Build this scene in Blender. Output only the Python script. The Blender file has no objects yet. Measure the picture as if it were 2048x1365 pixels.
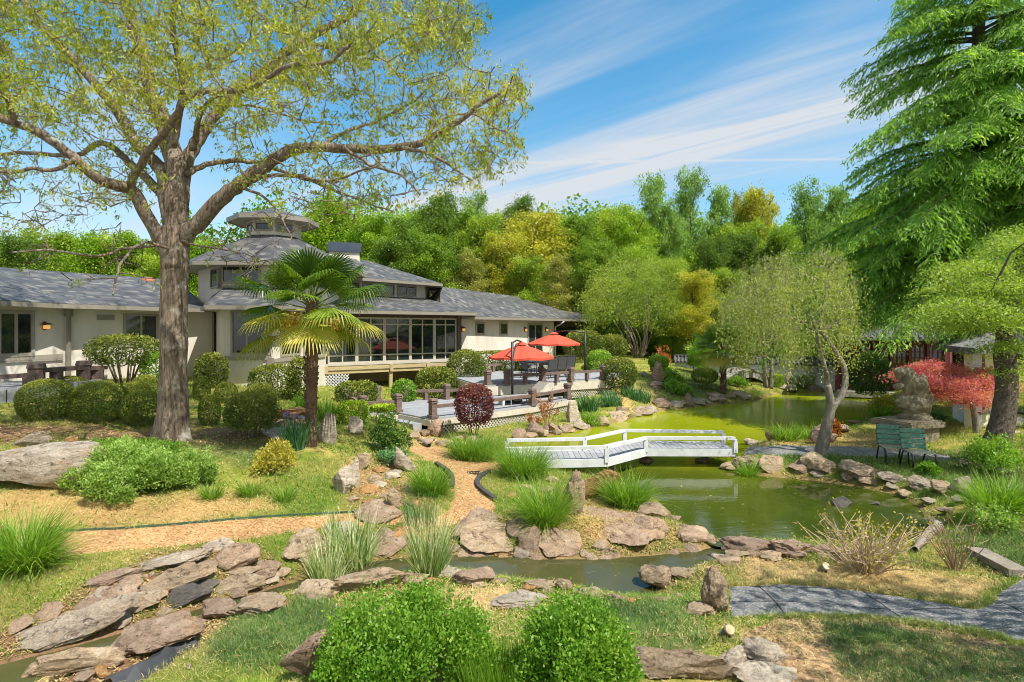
import bpy, math, random, zlib
import numpy as np
from mathutils import Vector, noise as mnoise
SC = bpy.context.scene
rng = np.random.default_rng(7); random.seed(7)
# ---------------------------------------------------------------- camera, sky, sun, exposure
F, CX, Y0, ZC = 1138.0, 1024.0, 660.0, 3.6        # focal length in photo pixels, principal column, horizon row, eye height
cam = bpy.data.objects.new('camera', bpy.data.cameras.new('camera'))
SC.collection.objects.link(cam); SC.camera = cam
cam.data.sensor_width = 36; cam.data.lens = F/2048*36
cam.data.shift_y = -22.5/2048; cam.data.clip_start = 0.1; cam.data.clip_end = 3000
cam.location = (0, 0, ZC); cam.rotation_euler = (math.radians(90), 0, 0)
SUN = Vector((0.50, -0.42, 1.0)).normalized()      # direction towards the sun
sl = bpy.data.lights.new('sun', 'SUN'); sl.energy = 3.7; sl.angle = math.radians(0.5); sl.color = (1.0, 0.955, 0.885)
so = bpy.data.objects.new('sun', sl); SC.collection.objects.link(so)
so.rotation_euler = SUN.to_track_quat('Z', 'Y').to_euler()
SC.view_settings.view_transform = 'Standard'; SC.view_settings.look = 'None'
SC.view_settings.exposure = 0.95; SC.view_settings.gamma = 1
SC.cycles.filter_width = 1.0; SC.cycles.max_bounces = 6; SC.cycles.diffuse_bounces = 3; SC.cycles.glossy_bounces = 2
SC.cycles.transmission_bounces = 4; SC.cycles.transparent_max_bounces = 4; SC.cycles.sample_clamp_indirect = 6
wd = bpy.data.worlds.new('World'); SC.world = wd; wd.use_nodes = True
def world():
    nt = wd.node_tree; nt.nodes.clear(); N = nt.nodes.new; L = nt.links.new
    out = N('ShaderNodeOutputWorld'); sky = N('ShaderNodeTexSky'); sky.sky_type = 'NISHITA'; sky.sun_disc = False
    sky.sun_elevation = math.asin(SUN.z); sky.sun_rotation = math.atan2(SUN.x, SUN.y)
    sky.air_density = 1.0; sky.dust_density = 0.6; sky.ozone_density = 1.4
    b1 = N('ShaderNodeBackground'); b1.inputs[1].default_value = 0.108
    hs = N('ShaderNodeHueSaturation'); hs.inputs['Saturation'].default_value = 1.42; hs.inputs['Hue'].default_value = 0.482; L(sky.outputs[0], hs.inputs['Color']); L(hs.outputs[0], b1.inputs[0])
    b2 = N('ShaderNodeBackground'); b2.inputs[0].default_value = (0.93, 0.96, 1.0, 1); b2.inputs[1].default_value = 0.42
    mx = N('ShaderNodeMixShader'); L(b1.outputs[0], mx.inputs[1]); L(b2.outputs[0], mx.inputs[2]); L(mx.outputs[0], out.inputs[0])
    tc = N('ShaderNodeTexCoord'); sp = N('ShaderNodeSeparateXYZ'); L(tc.outputs['Generated'], sp.inputs[0])
    def m(op, a, b=None, c=None, clamp=False):
        n = N('ShaderNodeMath'); n.operation = op; n.use_clamp = clamp
        for i, v in enumerate((a, b, c)):
            if v is None: continue
            if isinstance(v, (int, float)): n.inputs[i].default_value = v
            else: L(v, n.inputs[i])
        return n.outputs[0]
    zc = m('ADD', m('MAXIMUM', sp.outputs[2], 0.0), 0.10)
    u = m('DIVIDE', sp.outputs[0], zc); v = m('DIVIDE', sp.outputs[1], zc)
    cb = N('ShaderNodeCombineXYZ'); L(u, cb.inputs[0]); L(v, cb.inputs[1])
    def cirrus(rot, sx, sy, scale, lo, hi, off, detail=6, dist=0.6):
        mp = N('ShaderNodeMapping'); mr = N('ShaderNodeMapping'); mr.inputs['Rotation'].default_value = (0, 0, rot); L(cb.outputs[0], mr.inputs[0]); mp.inputs['Scale'].default_value = (sx, sy, 1)
        mp.inputs['Location'].default_value = (off, off*0.7, 0); L(mr.outputs[0], mp.inputs[0])
        n = N('ShaderNodeTexNoise'); n.inputs['Scale'].default_value = scale; n.inputs['Detail'].default_value = detail
        n.inputs['Roughness'].default_value = 0.55; n.inputs['Distortion'].default_value = dist; L(mp.outputs[0], n.inputs['Vector'])
        r = N('ShaderNodeMapRange'); r.interpolation_type = 'SMOOTHSTEP'
        r.inputs[1].default_value = lo; r.inputs[2].default_value = hi; L(n.outputs[0], r.inputs[0]); return r.outputs[0]
    a = cirrus(math.radians(36), 0.30, 1.1, 0.9, 0.38, 0.70, 3.1)
    b = cirrus(math.radians(44), 0.22, 2.0, 1.6, 0.45, 0.80, 7.7, 8, 1.0)
    big = cirrus(math.radians(36), 0.5, 0.9, 0.45, 0.40, 0.66, 11.3, 3, 0.2)
    f = m('ADD', m('MULTIPLY', a, 0.35), m('MULTIPLY', m('MULTIPLY', b, big), 0.45))
    # whiter towards the horizon: thin high veil seen edge-on
    veil = m('POWER', m('SUBTRACT', 1.0, m('MAXIMUM', sp.outputs[2], 0.0), clamp=True), 5.0)
    f = m('ADD', f, m('MULTIPLY', veil, 0.20))
    # vapour trails: thin bands along great circles, broken up by the same noise
    def trail(p, q, w, amp):
        n = Vector(p).cross(Vector(q)).normalized(); mid = (Vector(p)+Vector(q)).normalized()
        half = math.cos(Vector(p).angle(Vector(q))/2)
        d1 = N('ShaderNodeVectorMath'); d1.operation = 'DOT_PRODUCT'; L(tc.outputs['Generated'], d1.inputs[0]); d1.inputs[1].default_value = n
        d2 = N('ShaderNodeVectorMath'); d2.operation = 'DOT_PRODUCT'; L(tc.outputs['Generated'], d2.inputs[0]); d2.inputs[1].default_value = mid
        band = m('SUBTRACT', 1.0, m('DIVIDE', m('ABSOLUTE', d1.outputs['Value']), w), clamp=True)
        lim = N('ShaderNodeMapRange'); lim.inputs[1].default_value = half; lim.inputs[2].default_value = half+0.012; L(d2.outputs['Value'], lim.inputs[0])
        return m('MULTIPLY', m('MULTIPLY', band, lim.outputs[0]), amp)
    def dr(px, py): return Vector(((px-CX)/F, 1, (Y0-py)/F)).normalized()
    for p, q, w, amp in (((1010, 326), (1760, 318), .0032, .32), ((1070, 290), (1260, 372), .0030, .28),
                         ((1040, 405), (1260, 366), .0035, .28), ((1530, 315), (1760, 272), .0032, .35)):
        f = m('ADD', f, trail(dr(*p), dr(*q), w, amp))
    # broad wispy bands rising to the right, broken up by the cirrus noise
    def sweep(p, q, w, amp, nz):
        n = Vector(p).cross(Vector(q)).normalized()
        d1 = N('ShaderNodeVectorMath'); d1.operation = 'DOT_PRODUCT'; L(tc.outputs['Generated'], d1.inputs[0]); d1.inputs[1].default_value = n
        fwd = N('ShaderNodeMapRange'); fwd.inputs[1].default_value = .0; fwd.inputs[2].default_value = .3; L(sp.outputs[1], fwd.inputs[0])
        k = m('DIVIDE', d1.outputs['Value'], w); g = m('POWER', 2.718, m('MULTIPLY', m('MULTIPLY', k, k), -1.0))
        return m('MULTIPLY', m('MULTIPLY', m('MULTIPLY', g, fwd.outputs[0]), amp), m('ADD', m('MULTIPLY', nz, 1.1), .25))
    fine = cirrus(math.radians(38), 0.22, 2.2, 1.5, 0.34, 0.74, 5.3, 9, 1.2)
    for p, q, w, amp in (((1000, 400), (1720, 215), .052, .50), ((840, 270), (1290, 0), .05, .42), ((1300, 300), (1700, 40), .05, .22), ((600, 420), (1000, 330), .09, .35)):
        f = m('ADD', f, sweep(dr(*p), dr(*q), w, amp, fine))
    # unseen bright cloud added behind the viewer as fill light
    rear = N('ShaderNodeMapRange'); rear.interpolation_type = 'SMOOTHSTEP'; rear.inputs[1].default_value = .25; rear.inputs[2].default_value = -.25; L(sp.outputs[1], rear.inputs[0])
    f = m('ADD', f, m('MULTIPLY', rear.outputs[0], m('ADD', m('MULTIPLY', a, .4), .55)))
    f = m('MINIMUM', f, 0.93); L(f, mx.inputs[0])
world()
# ---------------------------------------------------------------- helpers
COL = SC.collection
ORG = {}
def W(px, py, D): return np.array([(px-CX)/F*D, D, ZC-(py-Y0)/F*D])
def PX(x, D): return CX + x/D*F
def tag(o, label=None, cat=None, group=None, kind=None):
    if label: o['label'] = label
    if cat: o['category'] = cat
    if group: o['group'] = group
    if kind: o['kind'] = kind
    return o
def thing(name, label, cat, loc=(0, 0, 0), group=None):
    o = bpy.data.objects.new(name, None); COL.objects.link(o); o.location = Vector([float(v) for v in loc])
    o.empty_display_size = 0.2; ORG[o.name] = np.array(loc, float); return tag(o, label, cat, group)
def mk(name, V, Fs, tint=None, uv=None, smooth=False):
    me = bpy.data.meshes.new(name); V = np.asarray(V, np.float32).reshape(-1, 3)
    if not isinstance(Fs, list): Fs = [Fs]
    Fs = [np.asarray(f, np.int32) for f in Fs if len(f)]
    me.vertices.add(len(V)); me.vertices.foreach_set('co', V.ravel())
    nl = sum(f.size for f in Fs); npz = sum(len(f) for f in Fs)
    me.loops.add(nl); me.polygons.add(npz)
    me.loops.foreach_set('vertex_index', np.concatenate([f.ravel() for f in Fs]))
    tot = np.concatenate([np.full(len(f), f.shape[1], np.int32) for f in Fs])
    st = np.concatenate([[0], np.cumsum(tot)[:-1]]).astype(np.int32)
    me.polygons.foreach_set('loop_start', st)
    me.polygons.foreach_set('use_smooth', np.full(npz, bool(smooth)))
    me.update(calc_edges=True)
    if tint is not None:
        a = me.attributes.new('tint', 'FLOAT', 'FACE'); a.data.foreach_set('value', np.asarray(tint, np.float32))
    if uv is not None:
        l = me.uv_layers.new(name='UVMap'); l.data.foreach_set('uv', np.asarray(uv, np.float32).ravel())
    return me
def put(name, me, mat, parent=None, origin=None):
    """link a mesh whose vertices are already local (parent) or world (no parent: origin moved to its base)"""
    o = bpy.data.objects.new(name, me); COL.objects.link(o)
    if mat and not me.materials: me.materials.append(mat)
    if parent is not None: o.parent = parent; ORG[o.name] = ORG[parent.name]
    else: ORG[o.name] = np.zeros(3) if origin is None else np.array(origin, float)
    if origin is not None and parent is None: o.location = Vector([float(v) for v in origin])
    return o
class MB:
    """collects pieces in world coordinates and builds them as ONE mesh"""
    def __init__(s): s.V = []; s.F = {}; s.n = 0; s.uv = {}
    def add(s, V, Fl, uv=None):
        V = np.asarray(V, float).reshape(-1, 3); s.V.append(V)
        for f in Fl: s.F.setdefault(len(f), []).append([i+s.n for i in f])
        s.n += len(V); return s
    def addnp(s, V, A):
        s.V.append(np.asarray(V, float)); s.F.setdefault(A.shape[1], []).extend((A+s.n).tolist()); s.n += len(V); return s
    BOXF = [(0, 3, 2, 1), (4, 5, 6, 7), (0, 1, 5, 4), (1, 2, 6, 5), (2, 3, 7, 6), (3, 0, 4, 7)]
    def box(s, c, size, rz=0.0, taper=1.0):
        x, y, z = np.array(size)/2; ca, sa = math.cos(rz), math.sin(rz); V = []
        for k, zz in ((1.0, -z), (taper, z)):
            for a, b in ((-x, -y), (x, -y), (x, y), (-x, y)):
                a, b = a*k, b*k; V.append((c[0]+a*ca-b*sa, c[1]+a*sa+b*ca, c[2]+zz))
        return s.add(V, s.BOXF)
    def beam(s, p, q, w, h, up=(0, 0, 1)):
        p, q = np.array(p, float), np.array(q, float); d = q-p; d /= np.linalg.norm(d)+1e-9; up = np.array(up, float)
        r = np.cross(d, up)
        if np.linalg.norm(r) < 1e-4: r = np.cross(d, [1, 0, 0])
        r /= np.linalg.norm(r); u = np.cross(r, d); r = r*w/2; u = u*h/2
        V = [p-r-u, p+r-u, p+r+u, p-r+u, q-r-u, q+r-u, q+r+u, q-r+u]
        return s.add(V, [(0, 1, 2, 3), (7, 6, 5, 4), (4, 5, 1, 0), (5, 6, 2, 1), (6, 7, 3, 2), (7, 4, 0, 3)])
    def prism(s, poly, z0, z1):
        n = len(poly); a = sum(poly[i][0]*poly[(i+1) % n][1]-poly[(i+1) % n][0]*poly[i][1] for i in range(n))
        if a < 0: poly = poly[::-1]
        V = [(p[0], p[1], z0) for p in poly]+[(p[0], p[1], z1) for p in poly]
        return s.add(V, [tuple(range(n))[::-1], tuple(range(n, 2*n))]+[(i, (i+1) % n, n+(i+1) % n, n+i) for i in range(n)])
    def tube(s, P, R, n=6, cap=True):
        V, A = tube(P, R, n); s.V.append(V); s.F.setdefault(4, []).extend((A+s.n).tolist())
        if cap:
            m = len(V); s.F.setdefault(n, []).append([s.n+i for i in range(n)][::-1]); s.F[n].append([s.n+m-n+i for i in range(n)])
        s.n += len(V); return s
    def lathe(s, prof, c, n=16):
        V = []; k = len(prof)
        for r, z in prof:
            for i in range(n): t = 2*math.pi*i/n; V.append((c[0]+r*math.cos(t), c[1]+r*math.sin(t), c[2]+z))
        Fl = [(j*n+i, j*n+(i+1) % n, (j+1)*n+(i+1) % n, (j+1)*n+i) for j in range(k-1) for i in range(n)]
        return s.add(V, Fl+[tuple(range(n))[::-1], tuple(range((k-1)*n, k*n))])
    def build(s, name, mat, parent=None, smooth=False, uvproj=None):
        V = np.concatenate(s.V); org = None
        if parent is not None: V = V-ORG[parent.name]
        else: org = np.array([(V[:, 0].min()+V[:, 0].max())/2, (V[:, 1].min()+V[:, 1].max())/2, V[:, 2].min()]); V = V-org
        return put(name, mk(name, V, [np.array(f) for f in s.F.values()], smooth=smooth), mat, parent, org)
def tube(P, R, n=6):
    P = np.asarray(P, float); k = len(P); R = np.broadcast_to(np.asarray(R, float), (k,))
    T = np.gradient(P, axis=0); T /= np.linalg.norm(T, axis=1)[:, None]+1e-9
    a = np.array([1., 0, 0]) if abs(T[0][0]) < .8 else np.array([0, 1., 0]); V = []
    u = np.cross(T[0], a); u /= np.linalg.norm(u)
    th = np.arange(n)*2*math.pi/n
    for i in range(k):
        u = u-T[i]*np.dot(u, T[i]); u /= np.linalg.norm(u)+1e-9; v = np.cross(T[i], u)
        V.append(P[i]+R[i]*(np.cos(th)[:, None]*u+np.sin(th)[:, None]*v))
    j = np.arange(k-1)[:, None]*n; i = np.arange(n)[None]; i2 = (i+1) % n
    A = np.stack([j+i, j+i2, j+n+i2, j+n+i], -1).reshape(-1, 4)
    return np.concatenate(V), A
def smooth_path(P, R, per=5):
    """Catmull-Rom through points"""
    P = np.asarray(P, float); R = np.asarray(R, float); Q = np.vstack([2*P[0]-P[1], P, 2*P[-1]-P[-2]]); o = []; r = []
    for i in range(len(P)-1):
        p0, p1, p2, p3 = Q[i:i+4]
        for t in np.linspace(0, 1, per, endpoint=False):
            o.append(.5*(2*p1+(p2-p0)*t+(2*p0-5*p1+4*p2-p3)*t*t+(3*p1-p0-3*p2+p3)*t**3)); r.append(R[i]+(R[i+1]-R[i])*t)
    o.append(P[-1]); r.append(R[-1]); return np.array(o), np.array(r)
# ---------------------------------------------------------------- materials
def nmat(name):
    m = bpy.data.materials.new(name); m.use_nodes = True; nt = m.node_tree; nt.nodes.clear()
    out = nt.nodes.new('ShaderNodeOutputMaterial'); return m, nt, out
def prin(nt, out, rough=.6, spec=.4, metal=0.):
    p = nt.nodes.new('ShaderNodeBsdfPrincipled'); p.inputs['Roughness'].default_value = rough
    p.inputs['Specular IOR Level'].default_value = spec; p.inputs['Metallic'].default_value = metal
    nt.links.new(p.outputs[0], out.inputs[0]); return p
def ramp(nt, stops, fac):
    r = nt.nodes.new('ShaderNodeValToRGB'); e = r.color_ramp.elements
    while len(e) < len(stops): e.new(.5)
    for k, (p, c) in zip(e, stops): k.position = p; k.color = (*c, 1)
    nt.links.new(fac, r.inputs[0]); return r.outputs[0]
def ntex(nt, scale, detail=5, rough=.6, sc=(1, 1, 1), coord='Object', dist=0., rot=(0, 0, 0)):
    t = nt.nodes.new('ShaderNodeTexCoord'); mp = nt.nodes.new('ShaderNodeMapping'); mp.inputs['Scale'].default_value = sc; mp.inputs['Rotation'].default_value = rot
    if coord == 'Position':
        g = nt.nodes.new('ShaderNodeNewGeometry'); nt.links.new(g.outputs['Position'], mp.inputs[0])
    else: nt.links.new(t.outputs[coord], mp.inputs[0])
    n = nt.nodes.new('ShaderNodeTexNoise'); n.inputs['Scale'].default_value = scale; n.inputs['Detail'].default_value = detail
    n.inputs['Roughness'].default_value = rough; n.inputs['Distortion'].default_value = dist
    nt.links.new(mp.outputs[0], n.inputs['Vector']); return n.outputs[0]
def bump(nt, p, h, strength=.4, dist=.02, prev=None):
    b = nt.nodes.new('ShaderNodeBump'); b.inputs['Strength'].default_value = strength; b.inputs['Distance'].default_value = dist
    nt.links.new(h, b.inputs['Height'])
    if prev is not None: nt.links.new(prev, b.inputs['Normal'])
    nt.links.new(b.outputs[0], p.inputs['Normal']); return b.outputs[0]
def mixc(nt, a, b, fac, mode='MIX'):
    x = nt.nodes.new('ShaderNodeMix'); x.data_type = 'RGBA'; x.blend_type = mode
    for v, i in ((fac, 0), (a, 6), (b, 7)):
        if isinstance(v, (int, float)): x.inputs[i].default_value = v
        elif isinstance(v, tuple): x.inputs[i].default_value = (*v, 1)
        else: nt.links.new(v, x.inputs[i])
    return x.outputs[2]
def plain(name, c1, c2=None, rough=.6, scale=6., sc=(1, 1, 1), b=.25, bd=.01, spec=.4, metal=0., coord='Object', lo=.35, hi=.65):
    m, nt, out = nmat(name); p = prin(nt, out, rough, spec, metal); c2 = c2 or tuple(v*.75 for v in c1)
    n = ntex(nt, scale, 6, .65, sc, coord); nt.links.new(ramp(nt, [(lo, c2), (hi, c1)], n), p.inputs['Base Color'])
    if b: bump(nt, p, ntex(nt, scale*4, 5, .6, sc, coord), b, bd)
    return m
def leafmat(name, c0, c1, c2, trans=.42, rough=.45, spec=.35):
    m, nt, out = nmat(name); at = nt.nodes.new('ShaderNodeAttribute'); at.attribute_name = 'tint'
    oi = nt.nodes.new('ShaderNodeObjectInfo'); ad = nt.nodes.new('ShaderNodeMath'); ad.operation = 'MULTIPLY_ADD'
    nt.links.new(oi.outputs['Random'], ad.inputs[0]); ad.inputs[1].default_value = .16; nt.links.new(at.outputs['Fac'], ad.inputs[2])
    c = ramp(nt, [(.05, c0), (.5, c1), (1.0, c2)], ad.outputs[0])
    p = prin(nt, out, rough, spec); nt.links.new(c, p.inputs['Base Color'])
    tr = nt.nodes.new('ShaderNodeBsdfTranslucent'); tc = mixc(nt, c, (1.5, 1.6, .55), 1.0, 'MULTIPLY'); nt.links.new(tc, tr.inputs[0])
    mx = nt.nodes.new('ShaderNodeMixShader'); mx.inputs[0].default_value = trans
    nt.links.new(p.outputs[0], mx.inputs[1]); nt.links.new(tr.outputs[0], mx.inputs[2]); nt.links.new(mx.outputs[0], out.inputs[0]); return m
def barkmat(name, c1, c2, c3, sx=9., sz=1.6, b=.9, bd=.05, lich=.62):
    m, nt, out = nmat(name); p = prin(nt, out, .85, .2)
    n = ntex(nt, 2.2, 7, .7, (sx, sx, sz), 'Object', .5); n2 = ntex(nt, 2.6, 6, .7)
    c = ramp(nt, [(.33, c1), (.66, c2)], n)
    f = nt.nodes.new('ShaderNodeMapRange'); f.inputs[1].default_value = lich-.06; f.inputs[2].default_value = lich+.08; nt.links.new(n2, f.inputs[0])
    nt.links.new(mixc(nt, c, c3, f.outputs[0]), p.inputs['Base Color']); bump(nt, p, n, b, bd); return m
def rockmat(name, c1, c2, c3, dark=(.10, .08, .065), rough=.82, spec=.3, stain=.38):
    m, nt, out = nmat(name); p = prin(nt, out, rough, spec)
    oi = nt.nodes.new('ShaderNodeObjectInfo')
    a = ntex(nt, 3.0, 9, .72, (1, 1, 2.6), 'Object', .6); b2 = ntex(nt, 8, 9, .78, (1, .6, 2.2), 'Object', .8); c0 = ntex(nt, 40, 5, .75)
    col = ramp(nt, [(.30, c2), (.48, c1), (.66, c3)], a)
    f = nt.nodes.new('ShaderNodeMapRange'); f.inputs[1].default_value = .53; f.inputs[2].default_value = .62; nt.links.new(b2, f.inputs[0])
    col = mixc(nt, col, dark, f.outputs[0])
    st = nt.nodes.new('ShaderNodeMapRange'); st.inputs[1].default_value = .50; st.inputs[2].default_value = .66; nt.links.new(ntex(nt, 1.9, 6, .7, (1, 1, 1.5), 'Object', .9, (.4, .2, .9)), st.inputs[0]); stf = nt.nodes.new('ShaderNodeMath'); stf.operation = 'MULTIPLY'; nt.links.new(st.outputs[0], stf.inputs[0]); stf.inputs[1].default_value = stain; col = mixc(nt, col, (.46, .285, .12), stf.outputs[0])
    g = ramp(nt, [(.28, (.55, .54, .54)), (.72, (1.38, 1.33, 1.25))], c0); col = mixc(nt, col, g, 1.0, 'MULTIPLY')
    r = ramp(nt, [(0., (.80, .78, .77)), (1., (1.18, 1.14, 1.08))], oi.outputs['Random']); col = mixc(nt, col, r, 1.0, 'MULTIPLY')
    nt.links.new(col, p.inputs['Base Color']); pv = bump(nt, p, b2, .9, .06); bump(nt, p, c0, .55, .016, pv); return m
M = {}
M['stucco'] = plain('stucco', (.67, .62, .52), (.56, .51, .42), .9, 1.1, (1.6, 1.6, .35), b=.2, lo=.28, hi=.6)
M['trim'] = plain('trim paint', (.33, .295, .235), (.29, .26, .205), .6, 3, b=.05)
M['gutter'] = plain('gutter metal', (.27, .24, .19), (.23, .205, .16), .45, 2, b=.03)
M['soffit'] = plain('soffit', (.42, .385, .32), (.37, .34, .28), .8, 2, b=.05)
M['framewhite'] = plain('window frame', (.52, .475, .39), (.45, .41, .34), .5, 4, b=.03)
M['darkwood'] = plain('dark stained wood', (.125, .082, .066), (.075, .05, .042), .7, 5, (6, 6, 1), .3)
M['deckrail'] = plain('weathered brown rail', (.215, .150, .125), (.125, .085, .07), .75, 4, (1, 1, 4), .35)
M['beamwood'] = plain('treated timber', (.50, .40, .22), (.36, .28, .15), .8, 3, (1, 1, 5), .2)
M['whitepaint'] = plain('white paint', (.66, .67, .66), (.52, .53, .52), .55, 4, b=.12)
M['lattice'] = plain('cream lattice', (.62, .57, .47), (.5, .45, .36), .7, 4, b=.1)
M['under'] = plain('undercroft wall', (.42, .34, .22), (.34, .27, .17), .9, 2)
M['red'] = plain('maroon lacquer', (.155, .022, .036), (.10, .016, .026), .5, 3, b=.05)
M['cream'] = plain('cream plaster', (.80, .74, .47), (.72, .66, .42), .85, 2, b=.08)
M['plaster'] = plain('white plaster', (.74, .77, .80), (.64, .67, .70), .85, 1.5, b=.1)
M['copper'] = plain('aged copper', (.20, .10, .055), (.12, .06, .035), .5, 9, metal=.5)
M['metal'] = plain('dark patio metal', (.035, .036, .038), (.025, .025, .027), .45, 6, b=.05)
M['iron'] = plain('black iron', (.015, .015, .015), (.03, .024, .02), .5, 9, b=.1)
M['sling'] = plain('grey sling fabric', (.115, .115, .11), (.07, .07, .068), .8, 30, b=.15)
M['cushion'] = plain('beige lounge mesh', (.34, .31, .27), (.27, .25, .215), .85, 20)
M['canvas'] = plain('coral canvas', (.66, .088, .043), (.58, .072, .036), .8, 2.5, b=.12)
M['slatgreen'] = plain('worn green slat', (.065, .235, .165), (.22, .30, .23), .75, 7, (1, 6, 6), .4, lo=.38, hi=.56)
M['slatgrey'] = plain('weathered seat slat', (.42, .40, .33), (.25, .26, .2), .8, 6, (6, 1, 6), .3)
M['tile'] = plain('grey clay tile', (.17, .165, .155), (.075, .075, .078), .8, 5, b=.4)
M['concrete'] = plain('carved stone', (.29, .24, .16), (.15, .125, .085), .9, 4, b=.6, bd=.03)
M['bridgestone'] = plain('bridge stone', (.45, .425, .37), (.30, .28, .245), .9, 5, b=.5, bd=.02)
M['liner'] = plain('black pond liner', (.035, .036, .04), (.06, .06, .062), .45, 4, b=.3)
M['chimcap'] = plain('dark metal cap', (.055, .075, .105), (.04, .055, .08), .4, 3, b=.05)
M['ventcap'] = plain('rusty vent dome', (.40, .14, .075), (.28, .09, .05), .6, 8)
M['silver'] = plain('galvanised metal', (.55, .57, .58), (.42, .44, .45), .4, 6, metal=.4)
M['cutwood'] = plain('pale cut wood', (.70, .55, .33), (.55, .4, .22), .8, 14)
M['drift'] = plain('grey driftwood', (.33, .28, .22), (.17, .14, .11), .85, 4, (1, 1, 6), .7, .03)
M['stem'] = plain('shrub stems', (.17, .12, .085), (.10, .07, .05), .85, 8)
M['stemred'] = plain('tan cane stems', (.40, .26, .165), (.28, .17, .10), .8, 8)
M['twig'] = plain('pale dry twigs', (.52, .39, .25), (.38, .27, .17), .85, 8)
def glassmat():
    m, nt, out = nmat('window glass'); p = prin(nt, out, .03, .9)
    n = ntex(nt, .9, 3, .5); nt.links.new(ramp(nt, [(.35, (.006, .010, .010)), (.65, (.030, .040, .040))], n), p.inputs['Base Color'])
    bump(nt, p, ntex(nt, .7, 1, .5), .012, .05); return m
M['glass'] = glassmat()
def lampglass():
    m, nt, out = nmat('amber lamp glass'); p = prin(nt, out, .3); p.inputs['Base Color'].default_value = (.7, .35, .08, 1)
    p.inputs['Emission Color'].default_value = (1, .5, .12, 1); p.inputs['Emission Strength'].default_value = 0.35; return m
M['amber'] = lampglass()
def slate():
    m, nt, out = nmat('slate shingles'); p = prin(nt, out, .62, .45)
    uv = nt.nodes.new('ShaderNodeTexCoord'); br = nt.nodes.new('ShaderNodeTexBrick')
    nt.links.new(uv.outputs['UV'], br.inputs['Vector']); br.inputs['Scale'].default_value = 1
    br.inputs['Brick Width'].default_value = .46; br.inputs['Row Height'].default_value = .30; br.inputs['Mortar Size'].default_value = .022
    br.inputs['Color1'].default_value = (.050, .050, .054, 1); br.inputs['Color2'].default_value = (.10, .098, .097, 1); br.inputs['Mortar'].default_value = (.03, .03, .035, 1)
    br.offset = .5; br.inputs['Mortar Smooth'].default_value = .3
    w = nt.nodes.new('ShaderNodeTexWhiteNoise'); sn = nt.nodes.new('ShaderNodeVectorMath'); sn.operation = 'SNAP'
    ofs = nt.nodes.new('ShaderNodeVectorMath'); ofs.operation = 'ADD'; ofs.inputs[1].default_value = (.115, 0, 0); nt.links.new(uv.outputs['UV'], ofs.inputs[0])
    nt.links.new(ofs.outputs[0], sn.inputs[0]); sn.inputs[1].default_value = (.23, .30, 1); nt.links.new(sn.outputs[0], w.inputs['Vector'])
    c = ramp(nt, [(0, (.046, .046, .050)), (.35, (.088, .087, .090)), (.6, (.060, .066, .065)), (.78, (.17, .15, .125)), (.9, (.10, .115, .10)), (1, (.24, .215, .185))], w.outputs[0])
    c2 = mixc(nt, br.outputs['Color'], c, .75)
    n = ntex(nt, .8, 5, .6, (1, 1, 1), 'Object'); c2 = mixc(nt, c2, ramp(nt, [(.3, (.78, .78, .8)), (.7, (1.25, 1.24, 1.2))], n), 1.0, 'MULTIPLY')
    nt.links.new(c2, p.inputs['Base Color']); pv = bump(nt, p, br.outputs['Fac'], -.6, .02); return m
M['slate'] = slate()
def boards(name, c1, c2, ang):
    m, nt, out = nmat(name); p = prin(nt, out, .7, .3); g = nt.nodes.new('ShaderNodeNewGeometry'); mp = nt.nodes.new('ShaderNodeMapping')
    mp.inputs['Rotation'].default_value = (0, 0, ang); nt.links.new(g.outputs['Position'], mp.inputs[0])
    br = nt.nodes.new('ShaderNodeTexBrick'); nt.links.new(mp.outputs[0], br.inputs['Vector']); br.inputs['Scale'].default_value = 1
    br.inputs['Brick Width'].default_value = 3.6; br.inputs['Row Height'].default_value = .142; br.inputs['Mortar Size'].default_value = .006
    br.inputs['Color1'].default_value = (*c1, 1); br.inputs['Color2'].default_value = (*c2, 1); br.inputs['Mortar'].default_value = (.03, .03, .03, 1)
    n = ntex(nt, 3, 6, .65, (1, 1, 1), 'Position'); c = mixc(nt, br.outputs['Color'], ramp(nt, [(.3, (.8, .8, .8)), (.7, (1.15, 1.15, 1.15))], n), 1., 'MULTIPLY')
    nt.links.new(c, p.inputs['Base Color']); bump(nt, p, br.outputs['Fac'], -.5, .01); return m
M['deck'] = boards('grey deck boards', (.36, .365, .375), (.29, .295, .30), math.radians(-42))
M['bridgedeck'] = boards('bridge boards', (.35, .35, .36), (.28, .285, .29), math.radians(90))
# rocks, foliage
M['tan'] = rockmat('tan stone', (.385, .30, .205), (.225, .17, .115), (.54, .45, .34), (.10, .072, .048))
M['brown'] = rockmat('red brown stone', (.335, .245, .18), (.20, .142, .102), (.47, .375, .285), (.095, .067, .046))
M['grey'] = rockmat('grey stone', (.38, .33, .265), (.22, .19, .15), (.53, .475, .39), (.10, .082, .065))
M['pale'] = rockmat('pale stone', (.47, .42, .34), (.28, .24, .19), (.60, .56, .48), (.15, .12, .09))
M['wet'] = rockmat('dark wet stone', (.12, .115, .105), (.06, .06, .062), (.24, .19, .13), (.04, .04, .042), .4, .5, .15)
M['orange'] = rockmat('ochre stone', (.40, .225, .09), (.21, .11, .05), (.55, .39, .20), (.09, .05, .028))
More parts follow.
